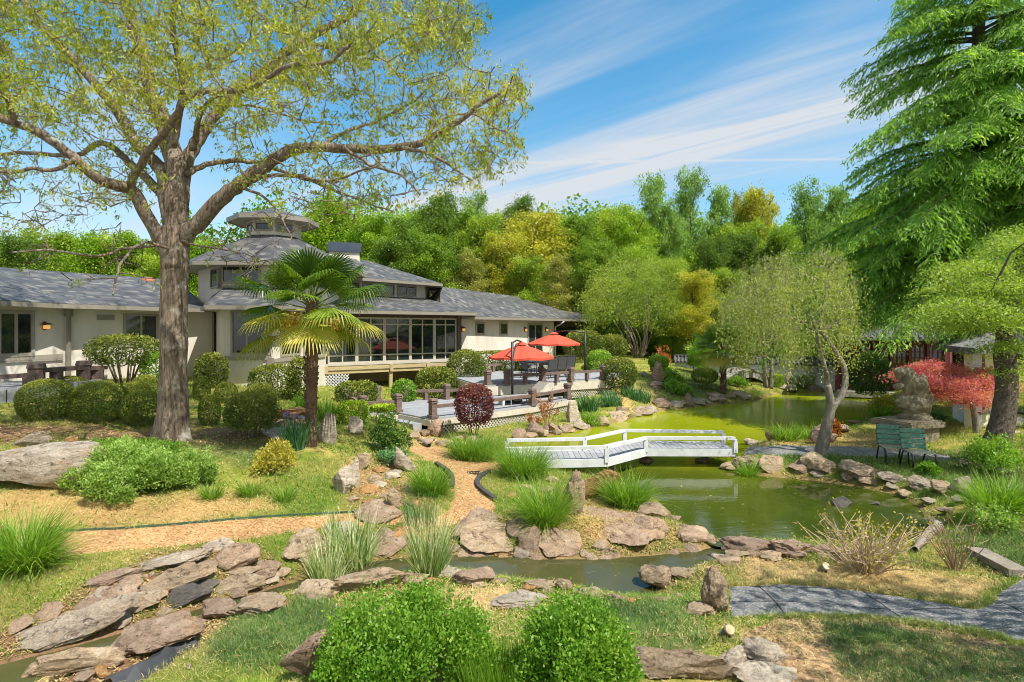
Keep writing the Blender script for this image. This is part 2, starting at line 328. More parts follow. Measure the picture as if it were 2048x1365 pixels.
# ---------------------------------------------------------------- noise, terrain
def vn(x, y, s, seed=0):
    x = np.asarray(x)/s; y = np.asarray(y)/s; xi = np.floor(x); yi = np.floor(y); fx = x-xi; fy = y-yi
    fx = fx*fx*(3-2*fx); fy = fy*fy*(3-2*fy)
    def h(a, b): v = np.sin(a*127.1+b*311.7+seed*74.7)*43758.5453; return v-np.floor(v)
    return (h(xi, yi)*(1-fx)+h(xi+1, yi)*fx)*(1-fy)+(h(xi, yi+1)*(1-fx)+h(xi+1, yi+1)*fx)*fy
def fbm(x, y, s, seed=0): return .5*vn(x, y, s, seed)+.27*vn(x, y, s*.47, seed+3)+.15*vn(x, y, s*.21, seed+5)+.08*vn(x, y, s*.1, seed+8)
CP = [ # photo column, photo row, height above the pond
 (-150, 1400, .55), (100, 1400, .3), (400, 1400, .45), (700, 1400, .6), (1100, 1420, .7), (1500, 1400, .6), (1900, 1400, .6), (2300, 1400, .7),
 (50, 1180, .38), (250, 1150, .32), (400, 1110, .34), (520, 1290, .42), (640, 1260, .42), (800, 1230, .42), (100, 1240, .25), (280, 1240, .15), (420, 1200, .12),
 (300, 1080, .42), (600, 1050, .36), (800, 1035, .34), (60, 1080, .45), (-200, 1080, .6), (450, 1000, .55), (600, 980, .6), (220, 985, .66), (80, 950, .85), (-150, 950, 1.0),
 (340, 900, .98), (450, 900, .95), (620, 900, .98), (560, 930, .8), (150, 855, 1.22), (30, 855, 1.3), (300, 850, 1.15), (480, 860, 1.12), (-200, 860, 1.4), (130, 772, 1.72), (300, 772, 1.65), (470, 778, 1.5), (-200, 790, 1.8),
 (550, 845, 1.05), (640, 830, 1.0), (700, 860, .85), (700, 960, .55), (770, 990, .42), (800, 900, .62), (860, 920, .5), (950, 935, .42), (930, 980, .36), (940, 1030, .30), (860, 1010, .36), (820, 872, .4), (900, 878, .12), (960, 878, .10), (1050, 858, .08), (870, 884, .15),
 (880, 862, .14), (1030, 1010, .3), (1050, 950, .28), (1150, 1030, .36), (1200, 1060, .28), (1000, 1060, .26), (1100, 1090, .2), (900, 1080, .2), (760, 1090, .2), (640, 1110, .22), (560, 1120, .22),
 (1000, 1190, .3), (1150, 1200, .36), (1280, 1230, .42), (1400, 1190, .3), (1450, 1150, .22), (1500, 1110, .14), (1600, 1125, .2), (1650, 1200, .33), (1800, 1150, .3), (1900, 1120, .28), (2000, 1180, .45), (1960, 1080, .25), (2040, 1050, .4), (1800, 1250, .42), (1600, 1280, .48), (1900, 1320, .55), (1400, 1300, .52), (1200, 1300, .55), (2200, 1200, .7), (2200, 1000, .7),
 (1560, 900, .34), (1700, 903, .36), (1800, 905, .4), (1620, 880, .25), (1500, 900, .36), (1810, 930, .36), (1700, 945, .28), (1600, 940, .22), (1850, 965, .26), (1970, 935, .45), (1960, 985, .28), (2048, 930, .55), (2200, 900, .8), (1835, 885, .5), (1750, 880, .3), (1920, 860, .7), (2060, 860, .8), (1780, 830, .3), (1800, 790, .5), (1720, 775, .45), (1860, 800, .6), (1560, 772, .3), (1640, 775, .32), (1480, 778, .38), (2300, 800, 1.2),
 (1180, 825, .35), (1150, 845, .2), (1240, 800, .6), (1300, 770, 1.0), (1320, 760, 1.15), (1280, 715, 1.7), (1350, 790, .45), (1400, 770, .7), (1440, 785, .38), (1340, 735, 1.35), (1420, 735, .95), (1200, 760, 1.0), (1230, 730, 1.5), (1300, 812, .3), (1260, 820, .3), (1500, 740, .9), (1160, 725, 1.8),
]
_x = [((px-CX)/F*((ZC-z)*F/(py-Y0)), (ZC-z)*F/(py-Y0), z) for px, py, z in CP]
_x += [(-2.7, 18.5, .1), (.8, 21.7, .08), (2.6, 24, .1), (-1, 20, .08), (-7, 27, .75), (-4, 27, .6), (-1, 27, .5), (1, 30, .8), (-5, 31, .9), (2, 34, 1.2), (-12, 27, 1.5), (-20, 28, 1.9), (6, 36, 1.8), (12, 42, 1.6), (20, 42, 1.4), (0, 60, 2.4), (-25, 60, 2.8), (25, 60, 2.2), (0, 0, 1.0), (-8, 0, 1.0), (8, 0, 1.0), (40, 20, 2.), (-40, 20, 2.2), (0, 120, 6.), (-100, 120, 6.), (100, 120, 6.), (-200, 300, 10), (200, 300, 10), (0, 400, 12), (60, 0, 2), (-60, 0, 2.5), (0, -40, 2.5)]
_x = np.array(_x); _P = _x[:, :2]
_K = np.linalg.norm(_P[:, None]-_P[None], axis=2)
_A = np.block([[-_K-np.eye(len(_P))*-.25, np.c_[np.ones(len(_P)), _P]], [np.r_[[np.ones(len(_P))], _P.T], np.zeros((3, 3))]])
_w = np.linalg.solve(_A, np.r_[_x[:, 2], 0, 0, 0])
def base_h(x, y):
    x = np.asarray(x, float); y = np.asarray(y, float); o = np.empty(x.shape); xf, yf, of = x.ravel(), y.ravel(), o.ravel()
    for i in range(0, len(xf), 40000):
        a, b = xf[i:i+40000], yf[i:i+40000]
        of[i:i+40000] = -(np.sqrt((a[:, None]-_P[:, 0])**2+(b[:, None]-_P[:, 1])**2)@_w[:-3])+_w[-3]+_w[-2]*a+_w[-1]*b
    return of.reshape(x.shape)
def at_z(px, py, z): D = (ZC-z)*F/(py-Y0); return ((px-CX)/F*D, D)
def sdist(poly, x, y):
    """signed distance to a polygon, negative inside"""
    poly = np.array(poly); d = np.full(x.shape, 1e9); ins = np.zeros(x.shape, bool); n = len(poly)
    for i in range(n):
        a, b = poly[i], poly[(i+1) % n]; e = b-a; t = np.clip(((x-a[0])*e[0]+(y-a[1])*e[1])/(e@e+1e-12), 0, 1)
        d = np.minimum(d, np.hypot(x-a[0]-t*e[0], y-a[1]-t*e[1]))
        c = ((a[1] > y) != (b[1] > y)) & (x < (b[0]-a[0])*(y-a[1])/(b[1]-a[1]+1e-12)+a[0]); ins ^= c
    return np.where(ins, -d, d)
POND_PX = [(1440, 1080), (1380, 1062), (1345, 1035), (1318, 1008), (1285, 985), (1230, 968), (1160, 955), (1090, 950), (1030, 935), (1010, 905), (1045, 884), (1110, 870), (1180, 858), (1250, 840), (1320, 824), (1400, 814), (1480, 807), (1520, 800), (1545, 790), (1600, 784), (1680, 781), (1735, 786), (1752, 800), (1735, 820), (1722, 850), (1660, 868), (1570, 880), (1505, 888), (1488, 912), (1462, 940), (1520, 952), (1620, 962), (1710, 975), (1790, 990), (1840, 1015), (1862, 1050), (1840, 1085), (1760, 1094), (1650, 1092), (1540, 1086)]
POND = [at_z(a, b, 0) for a, b in POND_PX]
STR_PX = [(1460, 1086), (1390, 1100), (1300, 1112), (1190, 1118), (1080, 1118), (990, 1112), (900, 1108), (800, 1118), (720, 1128), (640, 1150), (560, 1172), (470, 1200), (400, 1218), (330, 1238), (230, 1268), (120, 1300), (-60, 1345), (-160, 1375), (-60, 1440), (60, 1375), (180, 1320), (270, 1285), (350, 1255), (430, 1236), (520, 1206), (620, 1182), (740, 1168), (810, 1146), (880, 1138), (960, 1150), (1060, 1166), (1150, 1180), (1250, 1198), (1325, 1196), (1318, 1160), (1400, 1132), (1478, 1104)]
ZS = -.05
STREAM = [at_z(a, b, ZS) for a, b in STR_PX]
def ground(x, y):
    x = np.asarray(x, float); y = np.asarray(y, float)
    near = (y < 60) & (np.abs(x) < 45)
    h = base_h(x, y)+(fbm(x, y, 1.6, 2)-.5)*.14+(fbm(x, y, .35, 9)-.5)*.035
    h = np.where(near, np.maximum(h, .07), h)
    wob = (fbm(x, y, .8, 21)-.5)*.25
    sp = sdist(POND, x, y)+wob; ss = sdist(STREAM, x, y)+wob*.6
    h = np.minimum(h, np.maximum(.005+np.where(sp > 0, .42, .75)*sp, -.55)); h = np.minimum(h, np.maximum(ZS+.01+np.where(ss > 0, .42, .9)*ss, -.35)); return h
def gz(x, y): return float(ground(np.array([x]), np.array([y]))[0])
_D = np.geomspace(3.4, 85, 260)
def G(px, py):
    """where the sight line of a photo pixel meets the ground"""
    x = (px-CX)/F*_D; z = ZC-(py-Y0)/F*_D; g = ground(x, _D); k = np.nonzero(z <= g)[0]
    if len(k) == 0: D = 85.
    elif k[0] == 0: D = _D[0]
    else:
        i = k[0]; a = z[i-1]-g[i-1]; b = z[i]-g[i]; D = _D[i-1]+(_D[i]-_D[i-1])*a/(a-b+1e-9)
    X = (px-CX)/F*D; return np.array([X, D, gz(X, D)])
# ---------------------------------------------------------------- ground sheets
def inpoly(poly, x, y):
    ins = np.zeros(x.shape, bool); n = len(poly)
    for i in range(n):
        a, b = poly[i], poly[(i+1) % n]
        ins ^= ((a[1] > y) != (b[1] > y)) & (x < (b[0]-a[0])*(y-a[1])/(b[1]-a[1]+1e-12)+a[0])
    return ins
GRAVEL = [[(95, 1066), (180, 1063), (300, 1056), (480, 1038), (640, 1030), (760, 1026), (820, 1030), (870, 1036), (900, 1020), (908, 985), (890, 950), (860, 925), (820, 905), (815, 892), (850, 890), (900, 905), (990, 925), (1010, 935), (975, 945), (955, 962), (965, 985), (992, 1005), (995, 1018), (950, 1040), (900, 1052), (868, 1050), (800, 1050), (700, 1050), (620, 1062), (480, 1080), (330, 1096), (200, 1106), (100, 1117), (-60, 1130), (-60, 1075)]]
PAVED = [[(1462, 1174), (1560, 1169), (1640, 1174), (1720, 1182), (1800, 1194), (1880, 1206), (1950, 1220), (1985, 1208), (2000, 1185), (2060, 1150), (2300, 1120), (2300, 1290), (2060, 1285), (1960, 1262), (1860, 1246), (1740, 1232), (1600, 1228), (1520, 1232), (1462, 1236)],
         [(1472, 894), (1560, 891), (1700, 893), (1785, 899), (1900, 912), (1900, 924), (1780, 914), (1640, 912), (1540, 910), (1472, 909)]]
MULCH = [[(1560, 1238), (1740, 1240), (1900, 1262), (2060, 1295), (2060, 1400), (1560, 1400), (1500, 1330), (1480, 1270)]]
DIRT = [[(-100, 845), (100, 848), (300, 858), (520, 860), (560, 890), (440, 905), (330, 905), (150, 880), (-100, 900)], [(520, 830), (620, 838), (610, 875), (520, 880)], [(140, 1195), (260, 1118), (420, 1088), (560, 1105), (600, 1180), (460, 1255), (385, 1300), (200, 1385), (-60, 1385), (-60, 1275)]]
STRAW = [[(-60, 985), (90, 985), (300, 1000), (420, 985), (520, 1000), (560, 1025), (440, 1040), (250, 1056), (-60, 1066)], [(980, 1040), (1060, 1045), (1140, 1040), (1150, 1000), (1210, 1000), (1240, 1030), (1330, 1050), (1200, 1090), (1100, 1075), (1000, 1062)],
         [(1480, 1115), (1600, 1118), (1800, 1140), (1990, 1175), (1960, 1215), (1800, 1190), (1640, 1170), (1480, 1168)], [(1500, 882), (1760, 868), (1830, 880), (1800, 897), (1500, 893)], [(690, 930), (830, 930), (840, 1015), (700, 990)], [(880, 1185), (1010, 1178), (1000, 1225), (890, 1225)], [(800, 868), (960, 878), (960, 905), (830, 905)], [(1220, 790), (1330, 775), (1340, 800), (1240, 812)]]
COVER = [[(1640, 1262), (1760, 1262), (1900, 1290), (2060, 1310), (2060, 1400), (1850, 1400), (1700, 1350)], [(1560, 905), (2060, 900), (2060, 1010), (1900, 1000), (1760, 960), (1560, 925)], [(380, 885), (600, 890), (560, 925), (400, 925)], [(1180, 1200), (1400, 1215), (1420, 1340), (1220, 1330), (1150, 1250)], [(440, 1230), (640, 1190), (700, 1240), (520, 1340), (420, 1330)], [(1280, 760), (1460, 740), (1470, 790), (1290, 800)], [(1880, 1060), (2060, 1060), (2060, 1150), (1900, 1130)]]
prow = np.r_[np.arange(1960, 1380, -9.), np.arange(1380, 700, -2.2)]; Dr = np.r_[ZC*F/(prow-Y0), np.geomspace(105, 900, 14)]
pc = np.r_[np.arange(-1400, -40, 17.), np.arange(-40, 2090, 4.), np.arange(2090, 3480, 17.)]
gx = ((pc[None]-CX)/F)*Dr[:, None]; gy = np.broadcast_to(Dr[:, None], gx.shape); gh = ground(gx, gy)
nr, nc = gx.shape; gV = np.stack([gx, gy, gh], -1).reshape(-1, 3)
ii = (np.arange(nr-1)[:, None]*nc+np.arange(nc-1)[None]); gF = np.stack([ii, ii+1, ii+nc+1, ii+nc], -1).reshape(-1, 4)
fc = gV[gF].mean(1); fpx = CX+fc[:, 0]/fc[:, 1]*F; fpy = Y0+(ZC-fc[:, 2])/fc[:, 1]*F
jx = fpx+(fbm(fc[:, 0], fc[:, 1], .5, 31)-.5)*14; jy = fpy+(fbm(fc[:, 0], fc[:, 1], .5, 33)-.5)*9
cls = np.zeros(len(fc), int); nearf = fc[:, 1] < 40
def setc(polys, k, a=fpx, b=fpy):
    for p in polys: cls[inpoly(p, a, b) & nearf] = k
setc(MULCH, 3, jx, jy); setc(GRAVEL, 1, jx, jy); setc(PAVED, 2)
def wmask(polys, soft=14):
    w = np.zeros(len(fc))
    for p in polys:
        d = sdist(p, fpx+(vn(fc[:, 0], fc[:, 1], .6, 41)-.5)*40, fpy+(vn(fc[:, 0], fc[:, 1], .6, 43)-.5)*22); w = np.maximum(w, np.clip(.5-d/(2*soft), 0, 1))
    return w*nearf
w_dirt, w_straw, w_cover = wmask(DIRT), wmask(STRAW), wmask(COVER)
BANK = [[(600, 1075), (760, 1060), (900, 1040), (1100, 1060), (1200, 1050), (1360, 1030), (1500, 1080), (1480, 1130), (1330, 1205), (1000, 1185), (640, 1205)], [(1400, 1060), (1640, 1085), (1860, 1090), (1840, 1120), (1440, 1135)], [(690, 915), (830, 925), (840, 1020), (690, 1005)]]
w_dirt = np.maximum(w_dirt, wmask(BANK, 20)*.62)
fsp = sdist(POND, fc[:, 0], fc[:, 1]); fss = sdist(STREAM, fc[:, 0], fc[:, 1]); fwet = np.minimum(fsp, fss)
w_dirt = np.maximum(w_dirt, np.clip((.30-fwet)*4, 0, .75))
def groundmat():
    m, nt, out = nmat('ground soil and turf'); p = prin(nt, out, .95, .15)
    at = nt.nodes.new('ShaderNodeAttribute'); at.attribute_name = 'gm'; sx = nt.nodes.new('ShaderNodeSeparateColor'); nt.links.new(at.outputs['Color'], sx.inputs[0])
    n1 = ntex(nt, 1.3, 7, .65, coord='Position'); n2 = ntex(nt, 26, 5, .75, coord='Position'); n3 = ntex(nt, 70, 3, .7, coord='Position')
    turf = mixc(nt, ramp(nt, [(.36, (.115, .175, .020)), (.50, (.24, .25, .045)), (.64, (.43, .33, .11))], n1), ramp(nt, [(.3, (.6, .65, .6)), (.7, (1.35, 1.3, 1.2))], n2), 1., 'MULTIPLY')
    straw = mixc(nt, ramp(nt, [(.3, (.40, .245, .085)), (.7, (.68, .475, .20))], n2), ramp(nt, [(.3, (.7, .68, .62)), (.7, (1.2, 1.2, 1.2))], n3), 1., 'MULTIPLY')
    dirt = mixc(nt, ramp(nt, [(.3, (.115, .068, .038)), (.7, (.31, .195, .11))], n2), ramp(nt, [(.3, (.75, .75, .7)), (.7, (1.3, 1.2, 1.15))], n1), 1., 'MULTIPLY')
    cover = ramp(nt, [(.3, (.045, .065, .02)), (.7, (.13, .17, .05))], n2)
    c = mixc(nt, turf, straw, sx.outputs[0]); c = mixc(nt, c, dirt, sx.outputs[1]); c = mixc(nt, c, cover, sx.outputs[2])
    nt.links.new(c, p.inputs['Base Color']); pv = bump(nt, p, n2, .7, .03); bump(nt, p, n3, .6, .012, pv); return m
M['ground'] = groundmat()
def gravelmat(name, cs, scale, bd=.015):
    m, nt, out = nmat(name); p = prin(nt, out, .9, .2); g = nt.nodes.new('ShaderNodeNewGeometry')
    v = nt.nodes.new('ShaderNodeTexVoronoi'); v.inputs['Scale'].default_value = scale; nt.links.new(g.outputs['Position'], v.inputs['Vector'])
    s = nt.nodes.new('ShaderNodeSeparateColor'); nt.links.new(v.outputs['Color'], s.inputs[0])
    c = ramp(nt, [(i/(len(cs)-1), k) for i, k in enumerate(cs)], s.outputs[0])
    n = ntex(nt, 1.1, 6, .65, coord='Position'); c = mixc(nt, c, ramp(nt, [(.3, (.74, .72, .7)), (.7, (1.18, 1.18, 1.16))], n), 1., 'MULTIPLY')
    nt.links.new(c, p.inputs['Base Color']); bump(nt, p, v.outputs['Distance'], -.9, bd); return m
M['gravel'] = gravelmat('orange gravel', [(.21, .108, .042), (.41, .23, .094), (.50, .305, .14), (.33, .172, .07), (.58, .42, .23)], 42)
M['bark'] = gravelmat('wood chips', [(.20, .115, .06), (.42, .26, .13), (.12, .075, .045), (.52, .35, .18), (.30, .18, .09)], 34)
def pavedmat():
    m, nt, out = nmat('exposed aggregate'); p = prin(nt, out, .85, .15); g = nt.nodes.new('ShaderNodeNewGeometry')
    v = nt.nodes.new('ShaderNodeTexVoronoi'); v.inputs['Scale'].default_value = 62; nt.links.new(g.outputs['Position'], v.inputs['Vector'])
    s = nt.nodes.new('ShaderNodeSeparateColor'); nt.links.new(v.outputs['Color'], s.inputs[0])
    c = ramp(nt, [(0, (.10, .10, .10)), (.4, (.205, .205, .20)), (.7, (.15, .148, .143)), (.9, (.33, .32, .30)), (1, (.42, .39, .34))], s.outputs[0])
    mp = nt.nodes.new('ShaderNodeMapping'); mp.inputs['Rotation'].default_value = (0, 0, math.radians(8)); mp.inputs['Location'].default_value = (.35, .30, 0); nt.links.new(g.outputs['Position'], mp.inputs[0])
    br = nt.nodes.new('ShaderNodeTexBrick'); nt.links.new(mp.outputs[0], br.inputs['Vector']); br.inputs['Scale'].default_value = 1; br.inputs['Brick Width'].default_value = 1.25; br.inputs['Row Height'].default_value = .62; br.inputs['Mortar Size'].default_value = .010; br.offset = 0
    br.inputs['Color1'].default_value = (1, 1, 1, 1); br.inputs['Color2'].default_value = (.9, .9, .9, 1); br.inputs['Mortar'].default_value = (.2, .18, .15, 1)
    c = mixc(nt, c, br.outputs['Color'], 1., 'MULTIPLY'); nt.links.new(c, p.inputs['Base Color']); bump(nt, p, v.outputs['Distance'], -.5, .008); return m
M['paved'] = pavedmat()
def gsub(name, k, mat, lift=0.):
    s = np.nonzero(cls == k)[0]; f = gF[s]; u, inv = np.unique(f, return_inverse=True); V = gV[u].copy(); V[:, 2] += lift
    me = mk(name, V, inv.reshape(f.shape), smooth=True); o = put(name, me, mat); tag(o, kind='structure')
    if k == 0:
        a = me.color_attributes.new('gm', 'FLOAT_COLOR', 'CORNER'); c = np.stack([w_straw, w_dirt, w_cover*.8, np.ones(len(fc))], 1)
        # corner colours from averaged vertex weights
        vw = np.zeros((len(gV), 4)); ct = np.zeros(len(gV))
        for q in range(4): np.add.at(vw, gF[:, q], c); np.add.at(ct, gF[:, q], 1)
        vw /= np.maximum(ct, 1)[:, None]; a.data.foreach_set('color', vw[f.ravel()].astype(np.float32).ravel())
    return o
gsub('ground', 0, M['ground']); gsub('gravel_path', 1, M['gravel']); gsub('paved_path', 2, M['paved']); gsub('mulch_bed', 3, M['bark'])
# ---------------------------------------------------------------- water
def watermat(name, c1, c2, rough=.05, bs=.17, c3=None):
    m, nt, out = nmat(name); p = prin(nt, out, rough, .5); p.inputs['IOR'].default_value = 1.33
    n = ntex(nt, .30, 5, .6, (1, .6, 1), 'Position', .8); c = ramp(nt, [(.35, c1), (.65, c2)], n)
    if c3:   # far basin brighter: algae, plus sunlit tree reflection put into the colour
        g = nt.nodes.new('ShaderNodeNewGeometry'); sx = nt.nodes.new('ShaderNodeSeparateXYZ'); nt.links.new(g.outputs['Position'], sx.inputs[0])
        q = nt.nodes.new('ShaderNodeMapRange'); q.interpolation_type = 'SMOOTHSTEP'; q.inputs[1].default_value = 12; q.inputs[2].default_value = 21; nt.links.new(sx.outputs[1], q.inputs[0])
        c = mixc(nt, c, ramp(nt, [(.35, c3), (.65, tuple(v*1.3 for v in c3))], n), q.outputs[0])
    sp = ntex(nt, 7, 6, .75, (1, 1, 1), 'Position', .6); f = nt.nodes.new('ShaderNodeMapRange'); f.inputs[1].default_value = .63; f.inputs[2].default_value = .70; nt.links.new(sp, f.inputs[0])
    c = mixc(nt, c, (.34, .36, .10), f.outputs[0]); nt.links.new(c, p.inputs['Base Color'])
    r = nt.nodes.new('ShaderNodeMath'); r.operation = 'MULTIPLY_ADD'; nt.links.new(f.outputs[0], r.inputs[0]); r.inputs[1].default_value = .5; r.inputs[2].default_value = rough; ro = r.outputs[0]
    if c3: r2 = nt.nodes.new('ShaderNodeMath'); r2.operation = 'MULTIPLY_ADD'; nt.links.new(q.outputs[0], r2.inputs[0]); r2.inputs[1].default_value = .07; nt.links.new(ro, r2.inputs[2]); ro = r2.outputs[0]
    nt.links.new(ro, p.inputs['Roughness'])
    bump(nt, p, ntex(nt, 2.2, 4, .6, (.8, 1.6, 1), 'Position'), bs, .02); return m
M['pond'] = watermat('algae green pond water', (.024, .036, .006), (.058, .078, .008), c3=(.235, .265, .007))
M['brook'] = watermat('shallow brook water', (.045, .048, .018), (.085, .08, .03), .04, .22)
def sheet(name, poly, z, mat, grow=.45):
    p = np.array(poly); c = p.mean(0); n = len(p); d = np.roll(p, -1, 0)-np.roll(p, 1, 0); nn = np.stack([d[:, 1], -d[:, 0]], 1); nn /= np.linalg.norm(nn, axis=1)[:, None]
    area = np.sum(p[:, 0]*np.roll(p[:, 1], -1)-np.roll(p[:, 0], -1)*p[:, 1]); q = p+nn*grow*(1 if area > 0 else -1)
    if area < 0: q = q[::-1]
    me = mk(name, np.c_[q, np.full(n, z)], np.arange(n)[None]); return tag(put(name, me, mat), kind='structure')
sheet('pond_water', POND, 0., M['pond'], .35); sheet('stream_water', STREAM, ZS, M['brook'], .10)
# ---------------------------------------------------------------- the house
def PD(px, D): return np.array([(px-CX)/F*D, D])
def zat(py, D): return ZC-(py-Y0)/F*D
house = thing('house', 'long cream stucco house with grey slate hip roofs and an octagonal cupola', 'house', (-8, 26, 1.2))
def roof(name, facets, parent, thick=.10, mat='slate'):
    """facets: lists of 3D points, the first two on the lower edge"""
    V = []; Fq = []; UV = []
    for pts in facets:
        P = np.array(pts, float); e = P[1]-P[0]; e /= np.linalg.norm(e); n = np.cross(e, P[-1]-P[0]); n /= np.linalg.norm(n)
        if n[2] < 0: n = -n
        s = np.cross(n, e); k = len(P); b = len(V); lo = P-np.array([0, 0, thick])
        V += list(P)+list(lo); ordr = list(range(k))
        a = np.cross(P[1]-P[0], P[2]-P[0])
        if a[2] < 0: ordr = ordr[::-1]
        def put_f(ix):
            Fq.append([b+i for i in ix])
            for i in ix: q = (P[i % k]-P[0]); UV.append((q@e+P[0][0]*.37, q@s+(0 if i < k else -.05)))
        put_f(ordr); put_f([i+k for i in ordr[::-1]])
        for i in range(k): j = (i+1) % k; put_f([i, j, j+k, i+k])
    V = np.array(V)-ORG[parent.name]; by = {}; uvb = {}; c = 0
    for f in Fq: by.setdefault(len(f), []).append(f); uvb.setdefault(len(f), []).extend(UV[c:c+len(f)]); c += len(f)
    me = mk(name, V, [np.array(v) for v in by.values()], uv=np.concatenate([np.array(uvb[k]) for k in by]))
    return put(name, me, M[mat], parent)
def p3(p, z): return np.array([p[0], p[1], z])
def walls(name, pts, z0, z1, parent, mat='stucco', th=.22):
    b = MB()
    for a, c in zip(pts[:-1], pts[1:]):
        a, c = np.array(a), np.array(c); d = (c-a)/np.linalg.norm(c-a); n = np.array([-d[1], d[0]])   # inside is to the left of travel (away from camera)
        zz = z0 if np.isscalar(z0) else z0
        q = [a, c, c+n*th, a+n*th]; b.prism([tuple(v) for v in q], zz, z1)
    return b.build(name, M[mat], parent)
def onseg(seg, px):
    a, c = np.array(seg[0]), np.array(seg[1]); k = (px-CX)/F; d = c-a
    t = (a[0]-k*a[1])/(k*d[1]-d[0]); return a+d*t
def outn(seg):
    d = np.array(seg[1])-np.array(seg[0]); d /= np.linalg.norm(d); n = np.array([d[1], -d[0]]); return d, n
def window(parent, seg, x0, x1, y0, y1, mull=(), rows=(), fw=.07, name='window', mat='trim', proud=.05, zr=None):
    a, c = onseg(seg, x0), onseg(seg, x1); d, n = outn(seg); Dm = (a[1]+c[1])/2
    z1, z0 = zr if zr else (zat(y0, Dm), zat(y1, Dm)); L = np.linalg.norm(c-a); b = MB()
    def P(u, z, o): q = a+d*u+n*o; return np.array([q[0], q[1], z])
    def bar(u0, u1, za, zb, o0=.0, o1=proud):
        V = [P(u0, za, o0), P(u1, za, o0), P(u1, za, o1), P(u0, za, o1), P(u0, zb, o0), P(u1, zb, o0), P(u1, zb, o1), P(u0, zb, o1)]; b.add(V, MB.BOXF)
    bar(0, L, z0, z0+fw); bar(0, L, z1-fw, z1); bar(0, fw, z0+fw, z1-fw); bar(L-fw, L, z0+fw, z1-fw)
    us = [fw]+[u for m_ in mull for u in (L*m_-fw*.4, L*m_+fw*.4)]+[L-fw]
    zs = [z0+fw]+[z for r in rows for z in (z0+(z1-z0)*r-fw*.4, z0+(z1-z0)*r+fw*.4)]+[z1-fw]
    for i in range(1, len(us)-1, 2): bar(us[i], us[i+1], z0+fw, z1-fw, .0, proud*.8)
    for j in range(1, len(zs)-1, 2):
        for i in range(0, len(us)-1, 2): bar(us[i], us[i+1], zs[j], zs[j+1], .0, proud*.75)
    w = b.build(name, M[mat], parent)
    for i in range(0, len(us)-1, 2):
        for j in range(0, len(zs)-1, 2):
            g = MB(); V = [P(us[i], zs[j], .012), P(us[i+1], zs[j], .012), P(us[i+1], zs[j+1], .012), P(us[i], zs[j+1], .012)]; g.add(V, [(0, 1, 2, 3)]); g.build('pane', M['glass'], w)
    return w
def gutter(pts, z, parent, h=.15, w=.12, name='gutter'):
    b = MB()
    for a, c in zip(pts[:-1], pts[1:]): b.beam(p3(a, z-h/2-.02), p3(c, z-h/2-.02), w, h)
    return b.build(name, M['gutter'], parent)
def soffit(eave, wall, z, parent):
    b = MB()
    for i in range(len(eave)-1): b.add([p3(eave[i], z), p3(eave[i+1], z), p3(wall[i+1], z), p3(wall[i], z)], [(0, 1, 2, 3)])
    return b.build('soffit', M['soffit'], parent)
def sconce(seg, px, py, parent):
    a = onseg(seg, px); d, n = outn(seg); z = zat(py, a[1]); b = MB()
    r = MB(); r.box((a[0]+n[0]*.03, a[1]+n[1]*.03, z+.1), (.12, .05, .3)); r.box((a[0]+n[0]*.14, a[1]+n[1]*.14, z+.17), (.30, .26, .05), 0, .5); r.box((a[0]+n[0]*.08, a[1]+n[1]*.08, z+.10), (.05, .14, .04))
    o = r.build('wall_lamp', M['copper'], parent); b.box((a[0]+n[0]*.14, a[1]+n[1]*.14, z+.055), (.14, .13, .13)); b.build('lamp_glass', M['amber'], o)
# left wing
wA0, wA1, wB1 = PD(-190, 15.8), PD(130, 20.2), PD(432, 24.7)
eA0, eA1, eB1 = PD(-190, 14.7), PD(115, 19.25), PD(420, 23.9)
rA0, rA1, rB1 = PD(-110, 21.5), PD(26, 23.6), PD(350, 29.0)
ZE, ZR = 4.5, 6.15
walls('left_wing_wall', [wA0, wA1, wB1], .9, ZE-.02, house)
roof('left_wing_roof', [[p3(eA0, ZE), p3(eA1, ZE), p3(rA1, ZR), p3(rA0, ZR)], [p3(eA1, ZE), p3(eB1, ZE), p3(rB1, ZR), p3(rA1, ZR)],
     [p3(PD(-110, 28), ZE), p3(PD(40, 28.5), ZE), p3(rA1, ZR), p3(rA0, ZR)], [p3(PD(40, 28.5), ZE), p3(PD(330, 34), ZE), p3(rB1, ZR), p3(rA1, ZR)]], house)
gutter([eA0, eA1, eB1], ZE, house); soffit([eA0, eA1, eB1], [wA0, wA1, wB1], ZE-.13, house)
sA, sB = (wA0, wA1), (wB1*0+wA1, wB1)
window(house, sA, -120, -12, 622, 714, (.5,), fw=.10); window(house, sA, -8, 68, 621, 714, (.5,), fw=.12)
window(house, sB, 246, 316, 628, 684, (.5,), fw=.09); window(house, sB, 424, 436, 622, 712, fw=.06)
def band(seg, x0, x1, py, h, parent, o=.035, name='trim_band'):
    a, c = onseg(seg, x0), onseg(seg, x1); d, n = outn(seg); b = MB(); z = zat(py, (a[1]+c[1])/2)
    b.beam(p3(a+n*o/2, z), p3(c+n*o/2, z), o, h); return b.build(name, M['trim'], parent)
band(sA, -180, 124, 719, .16, house); band(sA, -180, 124, 726, .05, house, .06); band(sB, 240, 325, 690, .15, house, .045)
def pipe(seg, px, z0, z1, parent, o=.08):
    a = onseg(seg, px); d, n = outn(seg); a = a+n*o; b = MB(); b.box((a[0], a[1], (z0+z1)/2), (.11, .09, z1-z0)); b.box((a[0], a[1], z1-.1), (.2, .16, .26)); return b.build('downspout', M['gutter'], parent)
pipe(sB, 134, 1.3, ZE-.2, house, .16); sconce(sA, 87, 658, house)
a = onseg(sB, 211); d, n = outn(sB); vb = MB(); vb.beam(p3(a-d*.28+n*.02, 4.06), p3(a+d*.28+n*.02, 4.06), .04, .2)
